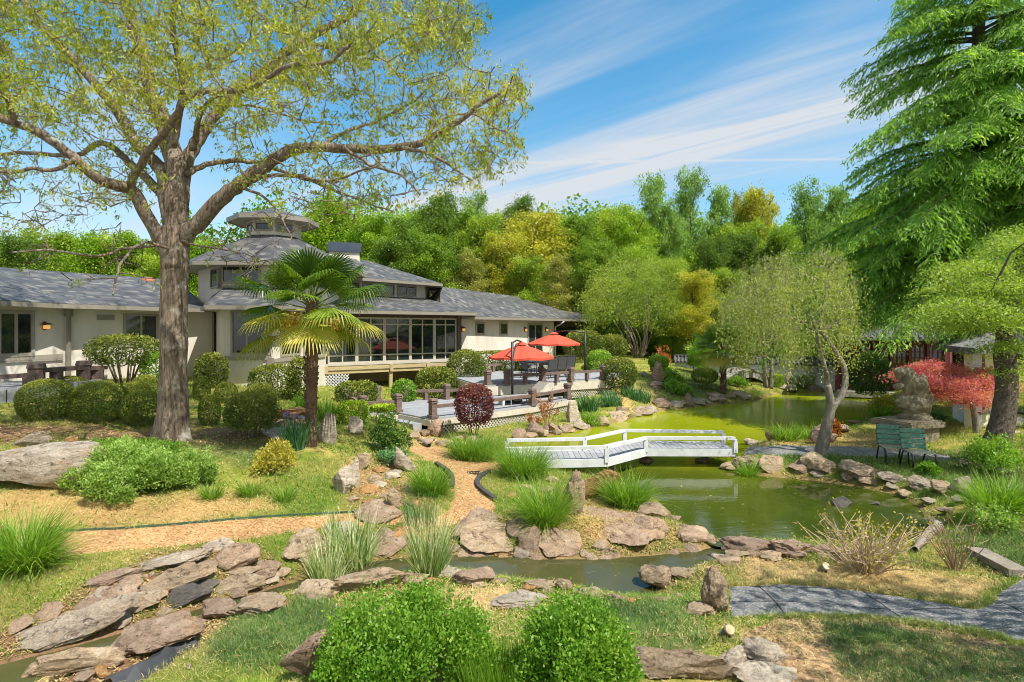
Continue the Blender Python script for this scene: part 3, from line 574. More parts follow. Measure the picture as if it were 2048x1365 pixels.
for k in (-.06, 0, .06): vb.beam(p3(a-d*.25+n*.05, 4.06+k), p3(a+d*.25+n*.05, 4.06+k), .02, .02)
vb.build('wall_vent', M['trim'], house)
q = W(297, 572, 27.3); vb = MB(); vb.box((q[0], q[1], q[2]-.05), (.75, .7, .30), .2, .75); vo = vb.build('roof_vent', M['silver'], house)
vb = MB(); vb.lathe([(.30, 0), (.33, .08), (.28, .22), (.15, .30), (.02, .32)], (q[0], q[1], q[2]+.10), 14); vb.build('vent_dome', M['ventcap'], vo, True)
# lower bay and the skirt roof over it
A_, B_, C_, D_ = PD(432, 24.7), PD(447, 21.7), PD(545, 21.7), PD(652, 26.2)
F_, Gp = PD(916, 30.2), PD(921, 32.2)
walls('bay_wall', [A_, B_, C_, D_], .8, ZE-.02, house)
sF1, sF2 = (B_, C_), (C_, D_)
window(house, sF1, 462, 543, 622, 710, (.4,), fw=.08); window(house, sF2, 560, 600, 624, 712, (.5,), fw=.08); window(house, sF2, 606, 646, 625, 714, (.5,), fw=.08)
for s, x0, x1 in ((sF1, 447.5, 544), (sF2, 546, 650)): band(s, x0, x1, 716, .14, house, .06)
pipe(sF1, 543, 1.3, 2.5, house, .10)
e0, e1, e2, e3, e4, e5 = PD(404, 22.6), PD(412, 20.5), PD(550, 20.6), PD(668, 25.2), PD(953, 29.3), PD(948, 32)
t0, t1, t2, t3, t4, t5 = PD(436, 25.6), PD(448, 24.25), PD(560, 24.4), PD(640, 28.0), PD(852, 33.2), PD(872, 35.5)
ZT = 5.42
roof('skirt_roof', [[p3(e0, ZE), p3(e1, ZE), p3(t1, ZT), p3(t0, ZT)], [p3(e1, ZE), p3(e2, ZE), p3(t2, ZT), p3(t1, ZT)], [p3(e2, ZE), p3(e3, ZE), p3(t3, ZT), p3(t2, ZT)], [p3(e3, ZE), p3(e4, ZE), p3(t4, ZT), p3(t3, ZT)], [p3(e4, ZE), p3(e5, ZE), p3(t5, ZT), p3(t4, ZT)]], house)
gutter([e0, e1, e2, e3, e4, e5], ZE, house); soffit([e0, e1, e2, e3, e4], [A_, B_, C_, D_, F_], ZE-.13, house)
# glazed sun room on timber beams
sS = (D_, F_); zs1, zs0 = 4.20, 2.02
xs = [655, 713, 768, 820, 868, 912]
sun_win = []
for i in range(5):
    w = window(house, sS, xs[i], xs[i+1], 0, 0, (.5,), (.17, .845), fw=.075, name='sunroom_window', mat='framewhite', proud=.06, zr=(zs1, zs0))
b = MB(); a, c = onseg(sS, 648), onseg(sS, 918); d, n = outn(sS)
b.beam(p3(a-n*.12, 4.28), p3(c-n*.12, 4.28), .3, .18); b.build('header_beam', M['darkwood'], house)
b = MB(); q = onseg(sS, 916.5)+n*.05; b.box((q[0], q[1], 3.1), (.22, .22, 2.5), .5); b.build('corner_post', M['darkwood'], house)
b = MB(); b.beam(p3(a-n*.1, 1.97), p3(c-n*.1, 1.97), .36, .10); b.build('sill_beam', M['framewhite'], house)
b = MB(); b.beam(p3(a, 1.81), p3(c, 1.81), .12, .20); b.beam(p3(a-n*.04, 1.62), p3(c-n*.04, 1.62), .10, .16)
for px in (651, 782, 855): q = onseg(sS, px)+n*.09; b.box((q[0], q[1], 1.74), (.16, .06, .36), .55)
b.build('floor_beam', M['beamwood'], house)
b = MB(); b.prism([tuple(v) for v in (a-n*.35, c-n*.35, c-n*4.0, a-n*4.0)], 1.6, 1.92); b.build('sunroom_floor', M['under'], house)
for px in (651, 782, 905): q = onseg(sS, px)-n*.05; zz = .3; b = MB(); b.box((q[0], q[1], (zz+1.54)/2), (.16, .16, 1.54-zz), .5); b.build('post', M['beamwood'], house)
b = MB(); q0, q1 = a-n*1.9, c-n*1.9; b.beam(p3(q0, .8), p3(q1, .8), .1, 1.55); b.build('undercroft_wall', M['under'], house)
def latt(b, a, c, z0, z1, step=.15, w=.036, nrm=None, th=.012):
    a, c = np.array(a), np.array(c); L = np.linalg.norm(c-a); d = (c-a)/L; H = z1-z0; n = np.array([d[1], -d[0]]); up = (n[0], n[1], 0)
    k = -H
    while k < L:
        for s, o in ((1, 0.), (-1, .013)):
            u0, v0, u1, v1 = (k, 0, k+H, H) if s > 0 else (k, H, k+H, 0)
            if u0 < 0: v0 = v0+s*(-u0); u0 = 0
            if u1 > L: v1 = v1-s*(u1-L); u1 = L
            if u1-u0 > .03: b.beam(p3(a+d*u0+n*o, z0+v0), p3(a+d*u1+n*o, z0+v1), w, th, up)
        k += step
    return b
q = onseg(sS, 651); b = latt(MB(), q+np.array([-.05, -.1]), q+np.array([.9, .6]), .55, 1.52); b.build('lattice_screen', M['whitepaint'], house)
walls('core_wall', [onseg(sS, 660)+np.array([-.6, 3.2]), onseg(sS, 910)+np.array([-1.0, 3.0])], 1.9, ZE, house)
# octagonal drum, its roof, cupola
oc = np.array([-11.35, 27.15])
def octo(r, rot=22.5): return [oc+r*np.array([math.sin(math.radians(rot+45*k)), -math.cos(math.radians(rot+45*k))]) for k in range(8)]
def octwall(name, r, z0, z1): o = octo(r); return walls(name, [o[i] for i in (4, 5, 6, 7, 0, 1, 2, 3, 4)], z0, z1, house)
rW = 2.95/math.cos(math.pi/8)
octwall('drum_wall', rW, 4.6, 6.42); ow = octo(rW)
f_front, f_left, f_right = (ow[7], ow[0]), (ow[6], ow[7]), (ow[0], ow[1])
window(house, f_front, PX(*ow[7])+10, PX(*ow[0])-26, 530, 568, (.5,), fw=.09); window(house, f_left, 422, 437, 537, 577, fw=.07); window(house, f_right, PX(*ow[0])+12, PX(*ow[1])-8, 532, 572, (.5,), fw=.08)
band(f_front, PX(*ow[7])+1, PX(*ow[0])-1, 574, .16, house, .05)
oe = octo(4.25); ot = octo(1.25); Ze2, Zt2 = 6.42, 7.95
roof('octagon_roof', [[p3(oe[i], Ze2), p3(oe[(i+1) % 8], Ze2), p3(ot[(i+1) % 8], Zt2), p3(ot[i], Zt2)] for i in range(8)], house)
gutter(oe+[oe[0]], Ze2, house); soffit(oe+[oe[0]], ow+[ow[0]], Ze2-.13, house)
octwall('cupola_wall', 1.22, 7.7, 8.62); cw = octo(1.22)
for i in (6, 7, 0): s = (cw[i], cw[(i+1) % 8]); window(house, s, PX(*s[0])+3, PX(*s[1])-3, 0, 0, fw=.07, zr=(8.54, 8.12))
ce = octo(2.02); Zc = 8.62
roof('cupola_roof', [[p3(ce[i], Zc+.18), p3(ce[(i+1) % 8], Zc+.18), p3(oc, 9.42)] for i in range(8)], house)
b = MB(); ci = octo(1.2)
for i in range(8): b.beam(p3(ce[i], Zc+.07), p3(ce[(i+1) % 8], Zc+.07), .06, .2)
b.build('cupola_fascia', M['gutter'], house); soffit(ce+[ce[0]], ci+[ci[0]], Zc, house)
# clerestory storey on the right with hip roof and chimney
k0, k1, k2 = PD(640, 28.3), PD(850, 33.4), PD(862, 38)
walls('clerestory_wall', [k0, k1, k2], 5.0, 6.25, house); sK = (k0, k1)
for x0, x1 in ((672, 720), (724, 789), (794, 832)): window(house, sK, x0, x1, 0, 0, (.5,), fw=.075, zr=(6.12, 5.50))
Z3 = 6.28; h0, h1, h2, h3 = PD(648, 27.6), PD(884, 32.9), PD(880, 41), PD(640, 36)
r0, r1 = p3(PD(664, 31.2), 7.62), p3(PD(735, 36), 7.98)
roof('upper_roof', [[p3(h0, Z3), p3(h1, Z3), r1, r0], [p3(h1, Z3), p3(h2, Z3), r1], [p3(h2, Z3), p3(h3, Z3), r0, r1], [p3(h3, Z3), p3(h0, Z3), r0]], house)
gutter([h0, h1, h2], Z3, house); soffit([h0, h1, h2], [k0, k1, k2], Z3-.13, house)
c0 = W(688, 514, 34.5); b = MB(); b.box((c0[0], c0[1], 7.75), (1.75, .9, 1.1), .35); co = b.build('chimney', M['stucco'], house)
b = MB(); b.box((c0[0], c0[1], 8.56), (1.95, 1.05, .55), .35, .96); b.box((c0[0], c0[1], 8.30), (2.02, 1.12, .05), .35); b.build('chimney_cap', M['chimcap'], co)
# right wing
g0, g1, g2 = PD(905, 31.0), PD(1108, 38.6), PD(1095, 46)
walls('right_wing_wall', [g0, g1, g2], .8, 4.3, house); sG = (g0, g1)
window(house, sG, 951, 969, 645, 670, fw=.10); window(house, sG, 999, 1015, 645.5, 671, fw=.10)
a, c = onseg(sG, 1056), onseg(sG, 1084); dd = window(house, sG, 1055, 1085, 0, 0, (.5,), fw=.11, name='french_door', zr=(4.0, 1.75))
sconce(sG, 924, 662, house); sconce(sG, 1049, 662, house); sconce(sG, 1091, 662, house)
band(sG, 906, 1054, 703, .12, house, .05)
E0, E1, E2 = PD(880, 29.6), PD(1204, 42.0), PD(1190, 52); R0, R1 = p3(PD(880, 35), 6.25), p3(PD(1085, 46), 6.05)
roof('right_wing_roof', [[p3(E0, 4.35), p3(E1, 4.35), R1, R0], [p3(E1, 4.35), p3(E2, 4.35), R1], [p3(PD(900, 48), 4.35), p3(PD(820, 40), 4.35), R0, R1]], house)
b = MB(); b.add([p3(E0, 4.28), p3(PD(820, 40), 4.28), R0-[0, 0, .08]], [(0, 1, 2)]); b.build('gable_end', M['trim'], house); gutter([E0, E1, E2], 4.35, house); soffit([E0, E1], [g0, PD(1200, 42.6)], 4.2, house)
b = MB(); q = g1+np.array([.08, -.12]); b.tube([p3(q+np.array([.55, -.5]), 4.15), p3(q+np.array([.3, -.3]), 3.95), p3(q, 3.8), p3(q, 1.4)], .045, 8); b.build('downspout', M['whitepaint'], house, True)
b = MB()
for px, DD in ((1150, 43.5), (1185, 46)): q = PD(px, DD); b.box((q[0], q[1], 3.0), (.3, .3, 2.4))
b.build('carport_post', M['darkwood'], house)
b = MB(); b.beam(p3(PD(1112, 39.3), 4.0), p3(PD(1198, 42.4), 4.0), .3, .35); b.build('carport_beam', M['darkwood'], house)
# ---------------------------------------------------------------- decks
ldeck = thing('lower_deck', 'lower grey board deck with brown posts and low rails beside the pond', 'deck', (-1.5, 22, .1))
LZ = .68
LP = [(-6.6, 22.6), (-5.3, 19.6), (-4.0, 20.1), (-2.66, 18.67), (.81, 21.9), (2.5, 24.25), (2.2, 24.95), (-1.15, 22.85), (-2.0, 24.4), (-4.55, 23.8)]
b = MB(); b.prism(LP, LZ-.05, LZ); b.build('decking', M['deck'], ldeck)
b = MB()
for i, j in ((0, 1), (1, 2), (2, 3), (3, 4), (4, 5)):
    p, q = np.array(LP[i]), np.array(LP[j]); d = (q-p)/np.linalg.norm(q-p); n = np.array([d[1], -d[0]])
    b.beam(p3(p+n*.02, LZ-.155), p3(q+n*.02, LZ-.155), .04, .20)
b.build('skirt_board', M['lattice'], ldeck)
b = MB(); latt(b, np.array(LP[3])+[.03, .06], np.array(LP[4])+[.0, .06], .0, .44, .14); latt(b, np.array(LP[4])+[.0, .06], np.array(LP[5])+[0, .06], .0, .44, .14); b.build('lattice_screen', M['lattice'], ldeck)
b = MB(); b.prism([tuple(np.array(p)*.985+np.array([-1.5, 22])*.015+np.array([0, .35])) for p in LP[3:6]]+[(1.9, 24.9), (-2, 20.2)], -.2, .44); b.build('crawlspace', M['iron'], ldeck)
def rpost(x, y, z, parent, h=.62, w=.21, rz=.72):
    b = MB(); b.box((x, y, z+h/2), (w, w, h), rz); b.box((x, y, z+.05), (w+.07, w+.07, .1), rz); b.box((x, y, z+h-.10), (w+.05, w+.05, .05), rz); b.box((x, y, z+h-.01), (w+.06, w+.06, .07), rz, .8); return b.build('rail_post', M['deckrail'], parent)
def rail(p, q, z, parent, h=.37, mid=1):
    b = MB(); p, q = np.array(p), np.array(q); b.beam(p3(p, z+h), p3(q, z+h), .13, .11)
    for k in range(mid): c = p+(q-p)*(k+1)/(mid+1); b.box((c[0], c[1], z+h/2-.03), (.15, .15, h-.06), .72)
    return b.build('rail', M['deckrail'], parent)
lp = {k: np.array(v) for k, v in dict(a=(-6.55, 22.3), b=(-5.2, 19.75), c=(-4.05, 20.2), d=(-2.62, 18.85), e=(.78, 22.0), f=(2.36, 24.2), g=(-5.45, 23.1), h=(-4.45, 23.6), i=(-2.75, 23.9)).items()}
for v in lp.values(): rpost(v[0], v[1], LZ, ldeck)
for p, q in ('bc', 'de', 'ef', 'ag', 'hi'): rail(lp[p], lp[q], LZ, ldeck, mid=1)
rail(lp['a'], lp['b'], LZ, ldeck); rail(lp['i'], (-2.1, 24.2), LZ, ldeck, mid=0)
b = MB()
for k, (z1, o) in enumerate(((.48, .0), (.28, .32))):
    d = np.array(LP[3])-np.array(LP[2]); L = np.linalg.norm(d); d /= L; n = np.array([d[1], -d[0]]); p = np.array(LP[2])+d*.15+n*(.05+o); q = np.array(LP[3])-d*.45+n*(.05+o)
    b.prism([tuple(v) for v in (p, q, q+n*.34, p+n*.34)], .05, z1)
b.build('steps', M['deck'], ldeck)
udeck = thing('upper_deck', 'upper grey board terrace deck with brown rail in front of the french door', 'deck', (1.5, 28, .6))
UZ = 1.34
UP = [(-1.15, 23.0), (4.6, 26.55), (6.2, 31.5), (3.6, 34.5), (-1.6, 31.2), (-2.9, 27.5)]
b = MB(); b.prism(UP, UZ-.05, UZ); b.build('decking', M['deck'], udeck)
b = MB()
for i, j in ((5, 0), (0, 1), (1, 2)):
    p, q = np.array(UP[i]), np.array(UP[j]); d = (q-p)/np.linalg.norm(q-p); n = np.array([d[1], -d[0]])
    b.beam(p3(p+n*.02, UZ-.24), p3(q+n*.02, UZ-.24), .04, .37)
    if i == 0: zz = UZ-.42
b.build('skirt_board', M['lattice'], udeck)
b = MB(); latt(b, np.array([2.6, 25.35]), np.array([4.55, 26.6]), .55, UZ-.42, .13); b.build('lattice_screen', M['lattice'], udeck)
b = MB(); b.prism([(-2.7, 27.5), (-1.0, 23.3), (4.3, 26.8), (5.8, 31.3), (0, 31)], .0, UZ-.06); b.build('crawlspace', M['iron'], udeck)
up = [(-1.0, 23.4), (-.2, 23.55), (1.3, 24.4), (2.6, 25.25), (4.2, 26.3), (.28, 32.2), (1.7, 33.1), (2.9, 33.9), (5.6, 30.8), (-2.3, 29.0)]
for v in up: rpost(v[0], v[1], UZ, udeck, .58)
for i, j in ((2, 1), (2, 3), (3, 4), (4, 8), (5, 9), (6, 7)): rail(up[i], up[j], UZ, udeck, mid=1)
# landing platform behind the upper deck and the terrace bench by the left wing
b = MB(); b.prism([(-.5, 33.0), (2.9, 35.2), (2.2, 37.2), (-1.4, 35.0)], 1.0, 1.72); b.build('landing', M['deck'], udeck)
# ---------------------------------------------------------------- left terrace with low rail
terr = thing('terrace', 'pale raised terrace slab with dark brown rail posts outside the left wing window', 'terrace', (-16.3, 17.2, 1.2))
tz = 1.95
b = MB(); b.prism([tuple(PD(-190, 13.9)), tuple(PD(60, 16.2)), tuple(PD(205, 18.9)), tuple(PD(215, 21.0)), tuple(PD(120, 19.8)), tuple(PD(-190, 15.6))], 1.0, tz); b.build('slab', M['deck'], terr)
def tpost(px, D, h=.62, w=.36):
    q = PD(px, D); b = MB(); b.box((q[0], q[1], tz+h/2), (w, w, h), .5); b.box((q[0], q[1], tz+h-.05), (w+.06, w+.06, .14), .5, .85); b.build('post', M['darkwood'], terr); return q
qa = tpost(73, 17.1); qb = tpost(168, 18.6); b = MB()
b.beam(p3(PD(-150, 14.8), tz+.3), p3(qa, tz+.3), .2, .12); b.beam(p3(qa, tz+.42), p3(qb, tz+.42), .30, .13); b.beam(p3(qb, tz+.38), p3(PD(210, 19.2), tz+.38), .3, .12); b.build('rail', M['darkwood'], terr)
for px, D in ((113, 17.7), (196, 19.0), (60, 16.9)): q = PD(px, D); b = MB(); b.box((q[0], q[1], tz+.18), (.3, .3, .36), .5); b.build('rail_support', M['darkwood'], terr)
# ---------------------------------------------------------------- umbrellas and deck furniture
def umbrella(label, base, pole_top, hub, rad, rot, tilt=0.):
    t = thing('cantilever_umbrella', label, 'umbrella', base, 'coral cantilever umbrellas on the decks')
    b = MB(); bx, by, bz = base; b.box((bx, by, bz+.04), (.9, .16, .08), .6); b.box((bx, by, bz+.041), (.16, .9, .078), .6); b.build('base', M['metal'], t)
    b = MB(); b.tube([(bx, by, bz), (bx, by, pole_top)], .055, 10); b.build('pole', M['metal'], t, True)
    b = MB(); b.tube([(bx, by, pole_top-.04), ((bx+hub[0])/2, (by+hub[1])/2, (pole_top+hub[2])/2+.12), (hub[0], hub[1], hub[2]+.10)], .035, 8); b.tube([(bx, by, pole_top-.75), ((bx*.6+hub[0]*.4), (by*.6+hub[1]*.4), hub[2]*.4+pole_top*.6-.05)], .028, 8); b.build('arm', M['metal'], t, True)
    n = 8; V = []; R = [0.0, .12, .5, 1.0]; Zs = [.0, -.035, -.22, -.52]; A = []
    for r, z in zip(R, Zs):
        for k in range(n*4):
            a = rot+2*math.pi*k/(n*4); fr = abs(((k % 4)/4)-.5)*2 if k % 4 else 1; sag = (1-fr)*.05*r; rr = r*rad*(1-(1-fr)*.06)
            V.append((hub[0]+rr*math.cos(a), hub[1]+rr*math.sin(a), hub[2]+z*rad/1.45-sag+tilt*rr*math.cos(a)))
    m = n*4
    for j in range(3):
        for k in range(m): A.append((j*m+k, j*m+(k+1) % m, (j+1)*m+(k+1) % m, (j+1)*m+k))
    for k in range(m):   # short valance
        v = V[3*m+k]; V.append((v[0], v[1], v[2]-.09))
    for k in range(m): A.append((3*m+k, 3*m+(k+1) % m, 4*m+(k+1) % m, 4*m+k))
    b = MB(); b.add(V, A); b.build('canopy', M['canvas'], t)
    b = MB(); b.lathe([(.26, -.02), (.2, .06), (.03, .10)], (hub[0], hub[1], hub[2]), 16); b.build('vent_cap', M['canvas'], t)
    for k in range(n):
        a = rot+2*math.pi*k/n; b = MB(); P = [(hub[0]+r*rad*math.cos(a), hub[1]+r*rad*math.sin(a), hub[2]+z*rad/1.45-.02+tilt*r*rad*math.cos(a)) for r, z in ((.05, -.02), (.5, -.22), (.99, -.52))]; b.tube(P, .012, 5); b.build('rib', M['metal'], t)
    return t
D1 = 22.9; b1 = PD(1024.5, D1); h1 = W(1043, 689, D1+1.3); umbrella('nearer coral umbrella on the lower deck, its post in front of the canopy', (b1[0], b1[1], LZ), zat(684, D1), tuple(h1), 1.42, .25)
D2 = 30.3; b2 = PD(1170, D2); h2 = W(1108, 668, D2+.8); umbrella('farther coral umbrella over the dining table, hung from a mast on its right', (b2[0], b2[1], UZ), zat(664, D2), tuple(h2), 1.45, .1)
def chair_parts(t, o, rz):
    ca, sa = math.cos(rz), math.sin(rz)
    def T(x, y, z): return (o[0]+x*ca-y*sa, o[1]+x*sa+y*ca, o[2]+z)
    def bent(name, P, r, mat='metal'): b = MB(); b.tube([T(*p) for p in P], r, 6); b.build(name, M[mat], t, True)
    def pan(name, pts, mat):
        b = MB(); P = [np.array(T(*p)) for p in pts]; n = np.cross(P[1]-P[0], P[3]-P[0]); n = n/np.linalg.norm(n)*.012; b.add([p-n for p in P]+[p+n for p in P], MB.BOXF); b.build(name, M[mat], t)
    pan('seat', [(-.24, -.24, .43), (.24, -.24, .43), (.24, .22, .40), (-.24, .22, .40)], 'sling')
    pan('backrest', [(-.24, .22, .42), (.24, .22, .42), (.23, .40, 1.0), (-.23, .40, 1.0)], 'sling')
    for s in (-1, 1):
        bent('side_frame', [(s*.26, .41, 1.02), (s*.26, .23, .42), (s*.26, -.25, .44), (s*.26, -.30, 0)], .016); bent('armrest', [(s*.28, .30, .66), (s*.29, -.05, .66), (s*.28, -.27, .62), (s*.27, -.27, .44)], .018); bent('leg', [(s*.26, .22, .42), (s*.26, .32, 0)], .016)
    bent('top_bar', [(-.26, .41, 1.02), (.26, .41, 1.02)], .016)
tb = PD(1092, 28.0)
t = thing('patio_table', 'long dark metal dining table on the upper deck under the farther umbrella', 'table', (tb[0], tb[1], UZ))
b = MB(); b.box((tb[0], tb[1], UZ+.70), (1.9, 1.0, .03), .55); b.box((tb[0], tb[1], UZ+.675), (1.95, 1.05, .05), .55); b.build('tabletop', M['metal'], t)
for sx in (-1, 1):
    for sy in (-1, 1):
        ca, sa = math.cos(.55), math.sin(.55); x, y = sx*.8, sy*.38; b = MB(); b.tube([(tb[0]+x*ca-y*sa, tb[1]+x*sa+y*ca, UZ+.66), (tb[0]+x*1.05*ca-y*1.1*sa, tb[1]+x*1.05*sa+y*1.1*ca, UZ)], .025, 6); b.build('leg', M['metal'], t)
for (px, D, rz, lab) in ((1058, 26.9, 2.15, 'grey sling patio chair at the left end of the dining table, seen side on'), (1099, 26.4, 3.65, 'grey sling patio chair with its back to the pond, left one of three'), (1117, 26.9, 3.6, 'grey sling patio chair with its back to the pond, middle of three'), (1134, 27.4, 3.6, 'grey sling patio chair with its back to the pond, right one of three'),
                         (1066, 29.5, .5, 'grey sling patio chair on the house side of the table, nearest the left rail'), (1098, 30.2, .55, 'grey sling patio chair on the house side of the table, behind the three backs')):
    q = PD(px, D); t = thing('patio_chair', lab, 'chair', (q[0], q[1], UZ), 'chairs around the patio table'); chair_parts(t, (q[0], q[1], UZ), rz)
q = PD(1052, 22.6); lo = thing('sun_lounger', 'low lounger with raised beige backrest on the lower deck', 'lounger', (q[0], q[1], LZ))
def LT(x, y, z, o=q, rz=.55): return (o[0]+x*math.cos(rz)-y*math.sin(rz), o[1]+x*math.sin(rz)+y*math.cos(rz), LZ+z)
b = MB(); b.add([LT(*p) for p in ((-1.0, -.3, .30), (.25, -.3, .30), (.25, .3, .30), (-1.0, .3, .30), (-1.0, -.3, .34), (.25, -.3, .34), (.25, .3, .34), (-1.0, .3, .34))], MB.BOXF); b.build('seat', M['cushion'], lo)
b = MB(); b.add([LT(*p) for p in ((.25, -.3, .30), (.85, -.3, .78), (.85, .3, .78), (.25, .3, .30), (.22, -.3, .34), (.82, -.3, .82), (.82, .3, .82), (.22, .3, .34))], MB.BOXF); b.build('backrest', M['cushion'], lo)
for x in (-.85, .2):
    for y in (-.26, .26): b = MB(); b.tube([LT(x, y, .32), LT(x, y, 0)], .02, 6); b.build('leg', M['silver'], lo)
q = PD(985, 21.9); st = thing('deck_bench', 'low grey box bench on the lower deck behind the purple bush', 'bench', (q[0], q[1], LZ)); b = MB(); b.box((q[0], q[1], LZ+.30), (1.1, .42, .06), .5); b.build('seat', M['deck'], st)
for s in (-.4, .4): b = MB(); b.box((q[0]+s*math.cos(.5), q[1]+s*math.sin(.5), LZ+.135), (.1, .36, .27), .5); b.build('leg', M['whitepaint'], st)
# ---------------------------------------------------------------- white zigzag bridge
wb = thing('footbridge', 'white zigzag wooden footbridge with low rails across the pond', 'bridge', (2.5, 14.8, 0))
BZ = .47
def bp(px, py, z): D = (ZC-z)*F/(py-Y0); return np.array([(px-CX)/F*D, D])
N_ = [bp(1010, 924, BZ), bp(1213, 919.5, BZ), bp(1291, 899.5, BZ), bp(1470, 900, BZ)]
F_n = [bp(1014, 882, .76), bp(1169, 879, .76), bp(1249, 862, .76), bp(1446, 865, .76)]
b = MB()
for i in range(3): b.prism([tuple(N_[i]), tuple(N_[i+1]), tuple(F_n[i+1]), tuple(F_n[i])], BZ-.05, BZ)
b.build('decking', M['bridgedeck'], wb)
for nm, L in (('near', N_), ('far', F_n)):
    b = MB()
    for i in range(3): b.beam(p3(L[i], BZ-.075), p3(L[i+1], BZ-.075), .055, .19)
    b.build('fascia', M['whitepaint'], wb)
    b = MB()
    for i in range(3): b.beam(p3(L[i], BZ+.30), p3(L[i+1], BZ+.30), .10, .075)
    b.build('handrail', M['whitepaint'], wb)
    for k in range(4):
        if nm == 'near' and k == 0: continue
        b = MB(); b.box((L[k][0], L[k][1], BZ+.10), (.105, .105, .33), .1); b.build('rail_post', M['whitepaint'], wb)
b = MB()
for i in range(3):
    m_ = (N_[i+1]+F_n[i+1])/2; d = F_n[i+1]-N_[i+1]; b.beam(p3(N_[i+1]+d*.12, BZ-.15), p3(F_n[i+1]-d*.12, BZ-.15), .12, .16)
b.build('cross_beam', M['darkwood'], wb)
# ---------------------------------------------------------------- garden buildings at the back right
ab = thing('stone_arch_bridge', 'small humped grey stone bridge with curved parapets at the far end of the pond', 'bridge', (13.9, 34.5, .2))
def archb(y_off, name, w, r0, r1, mat):
    b = MB(); n = 15; V = []; c = np.array([14.0, 33.4]); dx = np.array([.97, .24]); dy = np.array([-.24, .97]); L = 1.75
    for i in range(n):
        t = -1+2*i/(n-1); u = t*L; z = .14+1.08*math.cos(t*math.pi/2*.96)**.9
        for (o, dz) in ((y_off, r0), (y_off, r1), (y_off+w, r1), (y_off+w, r0)):
            q = c+dx*u+dy*o; V.append((q[0], q[1], z+dz))
    A = []
    for i in range(n-1):
        for k in range(4): A.append((i*4+k, i*4+(k+1) % 4, i*4+4+(k+1) % 4, i*4+4+k))
    A += [(0, 1, 2, 3)[::-1], tuple(4*(n-1)+k for k in range(4))]; b.add(V, A); return b.build(name, M[mat], ab)
archb(0, 'parapet', .2, -.42, .10, 'bridgestone'); archb(1.3, 'parapet', .2, -.42, .10, 'bridgestone'); archb(.2, 'arch_deck', 1.1, -.40, -.16, 'bridgestone'); archb(-.04, 'coping', .05, -.03, .03, 'bridgestone')
gw = thing('garden_wall', 'white garden wall capped with dark grey tiles behind the pond', 'wall', (14.5, 37, .3))
w0, w1 = PD(1350, 36.6), PD(1700, 33.0)
b = MB(); b.beam(p3(w0, .80), p3(w1, .80), .25, 1.5); b.build('wall', M['plaster'], gw)
b = MB(); d = (w1-w0)/np.linalg.norm(w1-w0); n = np.array([d[1], -d[0]])
for s in (1, -1): b.add([p3(w0+n*s*.32, 1.55), p3(w1+n*s*.32, 1.55), p3(w1, 1.92), p3(w0, 1.92), p3(w0+n*s*.32, 1.47), p3(w1+n*s*.32, 1.47), p3(w1, 1.50), p3(w0, 1.50)], MB.BOXF)
L = np.linalg.norm(w1-w0); k = 0.
while k < L:
    q = w0+d*k; b.tube([p3(q+n*.34, 1.60), p3(q, 1.97)], .055, 6); k += .22
b.beam(p3(w0, 1.98), p3(w1, 1.98), .16, .12); b.build('tile_cap', M['tile'], gw)
rp = thing('red_pavilion', 'dark red panelled pavilion with grey tiled roof at the back of the pond', 'pavilion', (18.5, 32, .45))
a0, a1, a2 = PD(1672, 31.0), PD(1900, 29.4), PD(1930, 34)
walls('wall', [a0, a1, a2], .3, 3.1, rp, 'red'); sR = (a0, a1)
for i in range(6):
    x0 = 1676+i*36; window(rp, sR, x0, x0+30, 0, 0, (.33, .66), (.25, .5, .75), fw=.06, name='lattice_window', mat='red', zr=(2.75, 1.5))
b = MB(); d, n = outn(sR)
for i in range(7): q = onseg(sR, 1674+i*36)+n*.07; b.box((q[0], q[1], 1.7), (.16, .16, 2.8), -.1)
b.build('column', M['red'], rp)
b = MB(); b.beam(p3(a0+n*.09, .55), p3(a1+n*.09, .55), .06, .35); b.beam(p3(a0+n*.09, 1.4), p3(a1+n*.09, 1.4), .05, .1); b.build('lower_panel', M['red'], rp)
b = MB(); b.beam(p3(a0+n*.5, .22), p3(a1+n*.5, .22), 1.2, .3); b.build('plinth', M['bridgestone'], rp)
def tiled(name, e0, e1, t0, t1, z0, z1, parent, st=.26):
    b = MB(); e0, e1, t0, t1 = map(np.array, (e0, e1, t0, t1)); k = int(np.linalg.norm(e1-e0)/st)
    b.add([p3(e0, z0), p3(e1, z0), p3(t1, z1), p3(t0, z1), p3(e0, z0-.1), p3(e1, z0-.1), p3(t1, z1-.1), p3(t0, z1-.1)], [(0, 1, 2, 3), (7, 6, 5, 4), (0, 4, 5, 1), (1, 5, 6, 2), (2, 6, 7, 3), (3, 7, 4, 0)])
    for i in range(k+1):
        f = i/k; p, q = e0+(e1-e0)*f, t0+(t1-t0)*f; m_ = (p*.55+q*.45); b.tube([p3(p, z0+.02), p3(m_, z0*.55+z1*.45-.06), p3(q, z1+.02)], .075, 6)
    b.tube([p3(t0, z1+.08), p3(t1, z1+.08)], .14, 8); return b.build(name, M['tile'], parent)
tiled('tiled_roof', PD(1650, 30.0), PD(1905, 28.2), PD(1675, 33.2), PD(1880, 32), 3.15, 4.6, rp)
cp = thing('cream_pavilion', 'cream plastered garden pavilion with red window frames and grey tiled eaves on the right', 'pavilion', (15, 18.5, .6))
c0_, c1_, c2_ = PD(1912, 19.2), PD(1945, 16.6), PD(2030, 17.6)
walls('wall', [PD(1905, 19.6), c1_], .3, 3.0, cp, 'plaster'); walls('wall', [c1_, PD(2012, 17.2)], .3, 3.0, cp, 'cream')
sC = (PD(1905, 19.6), c1_); sC2 = (c1_, PD(2012, 17.2))
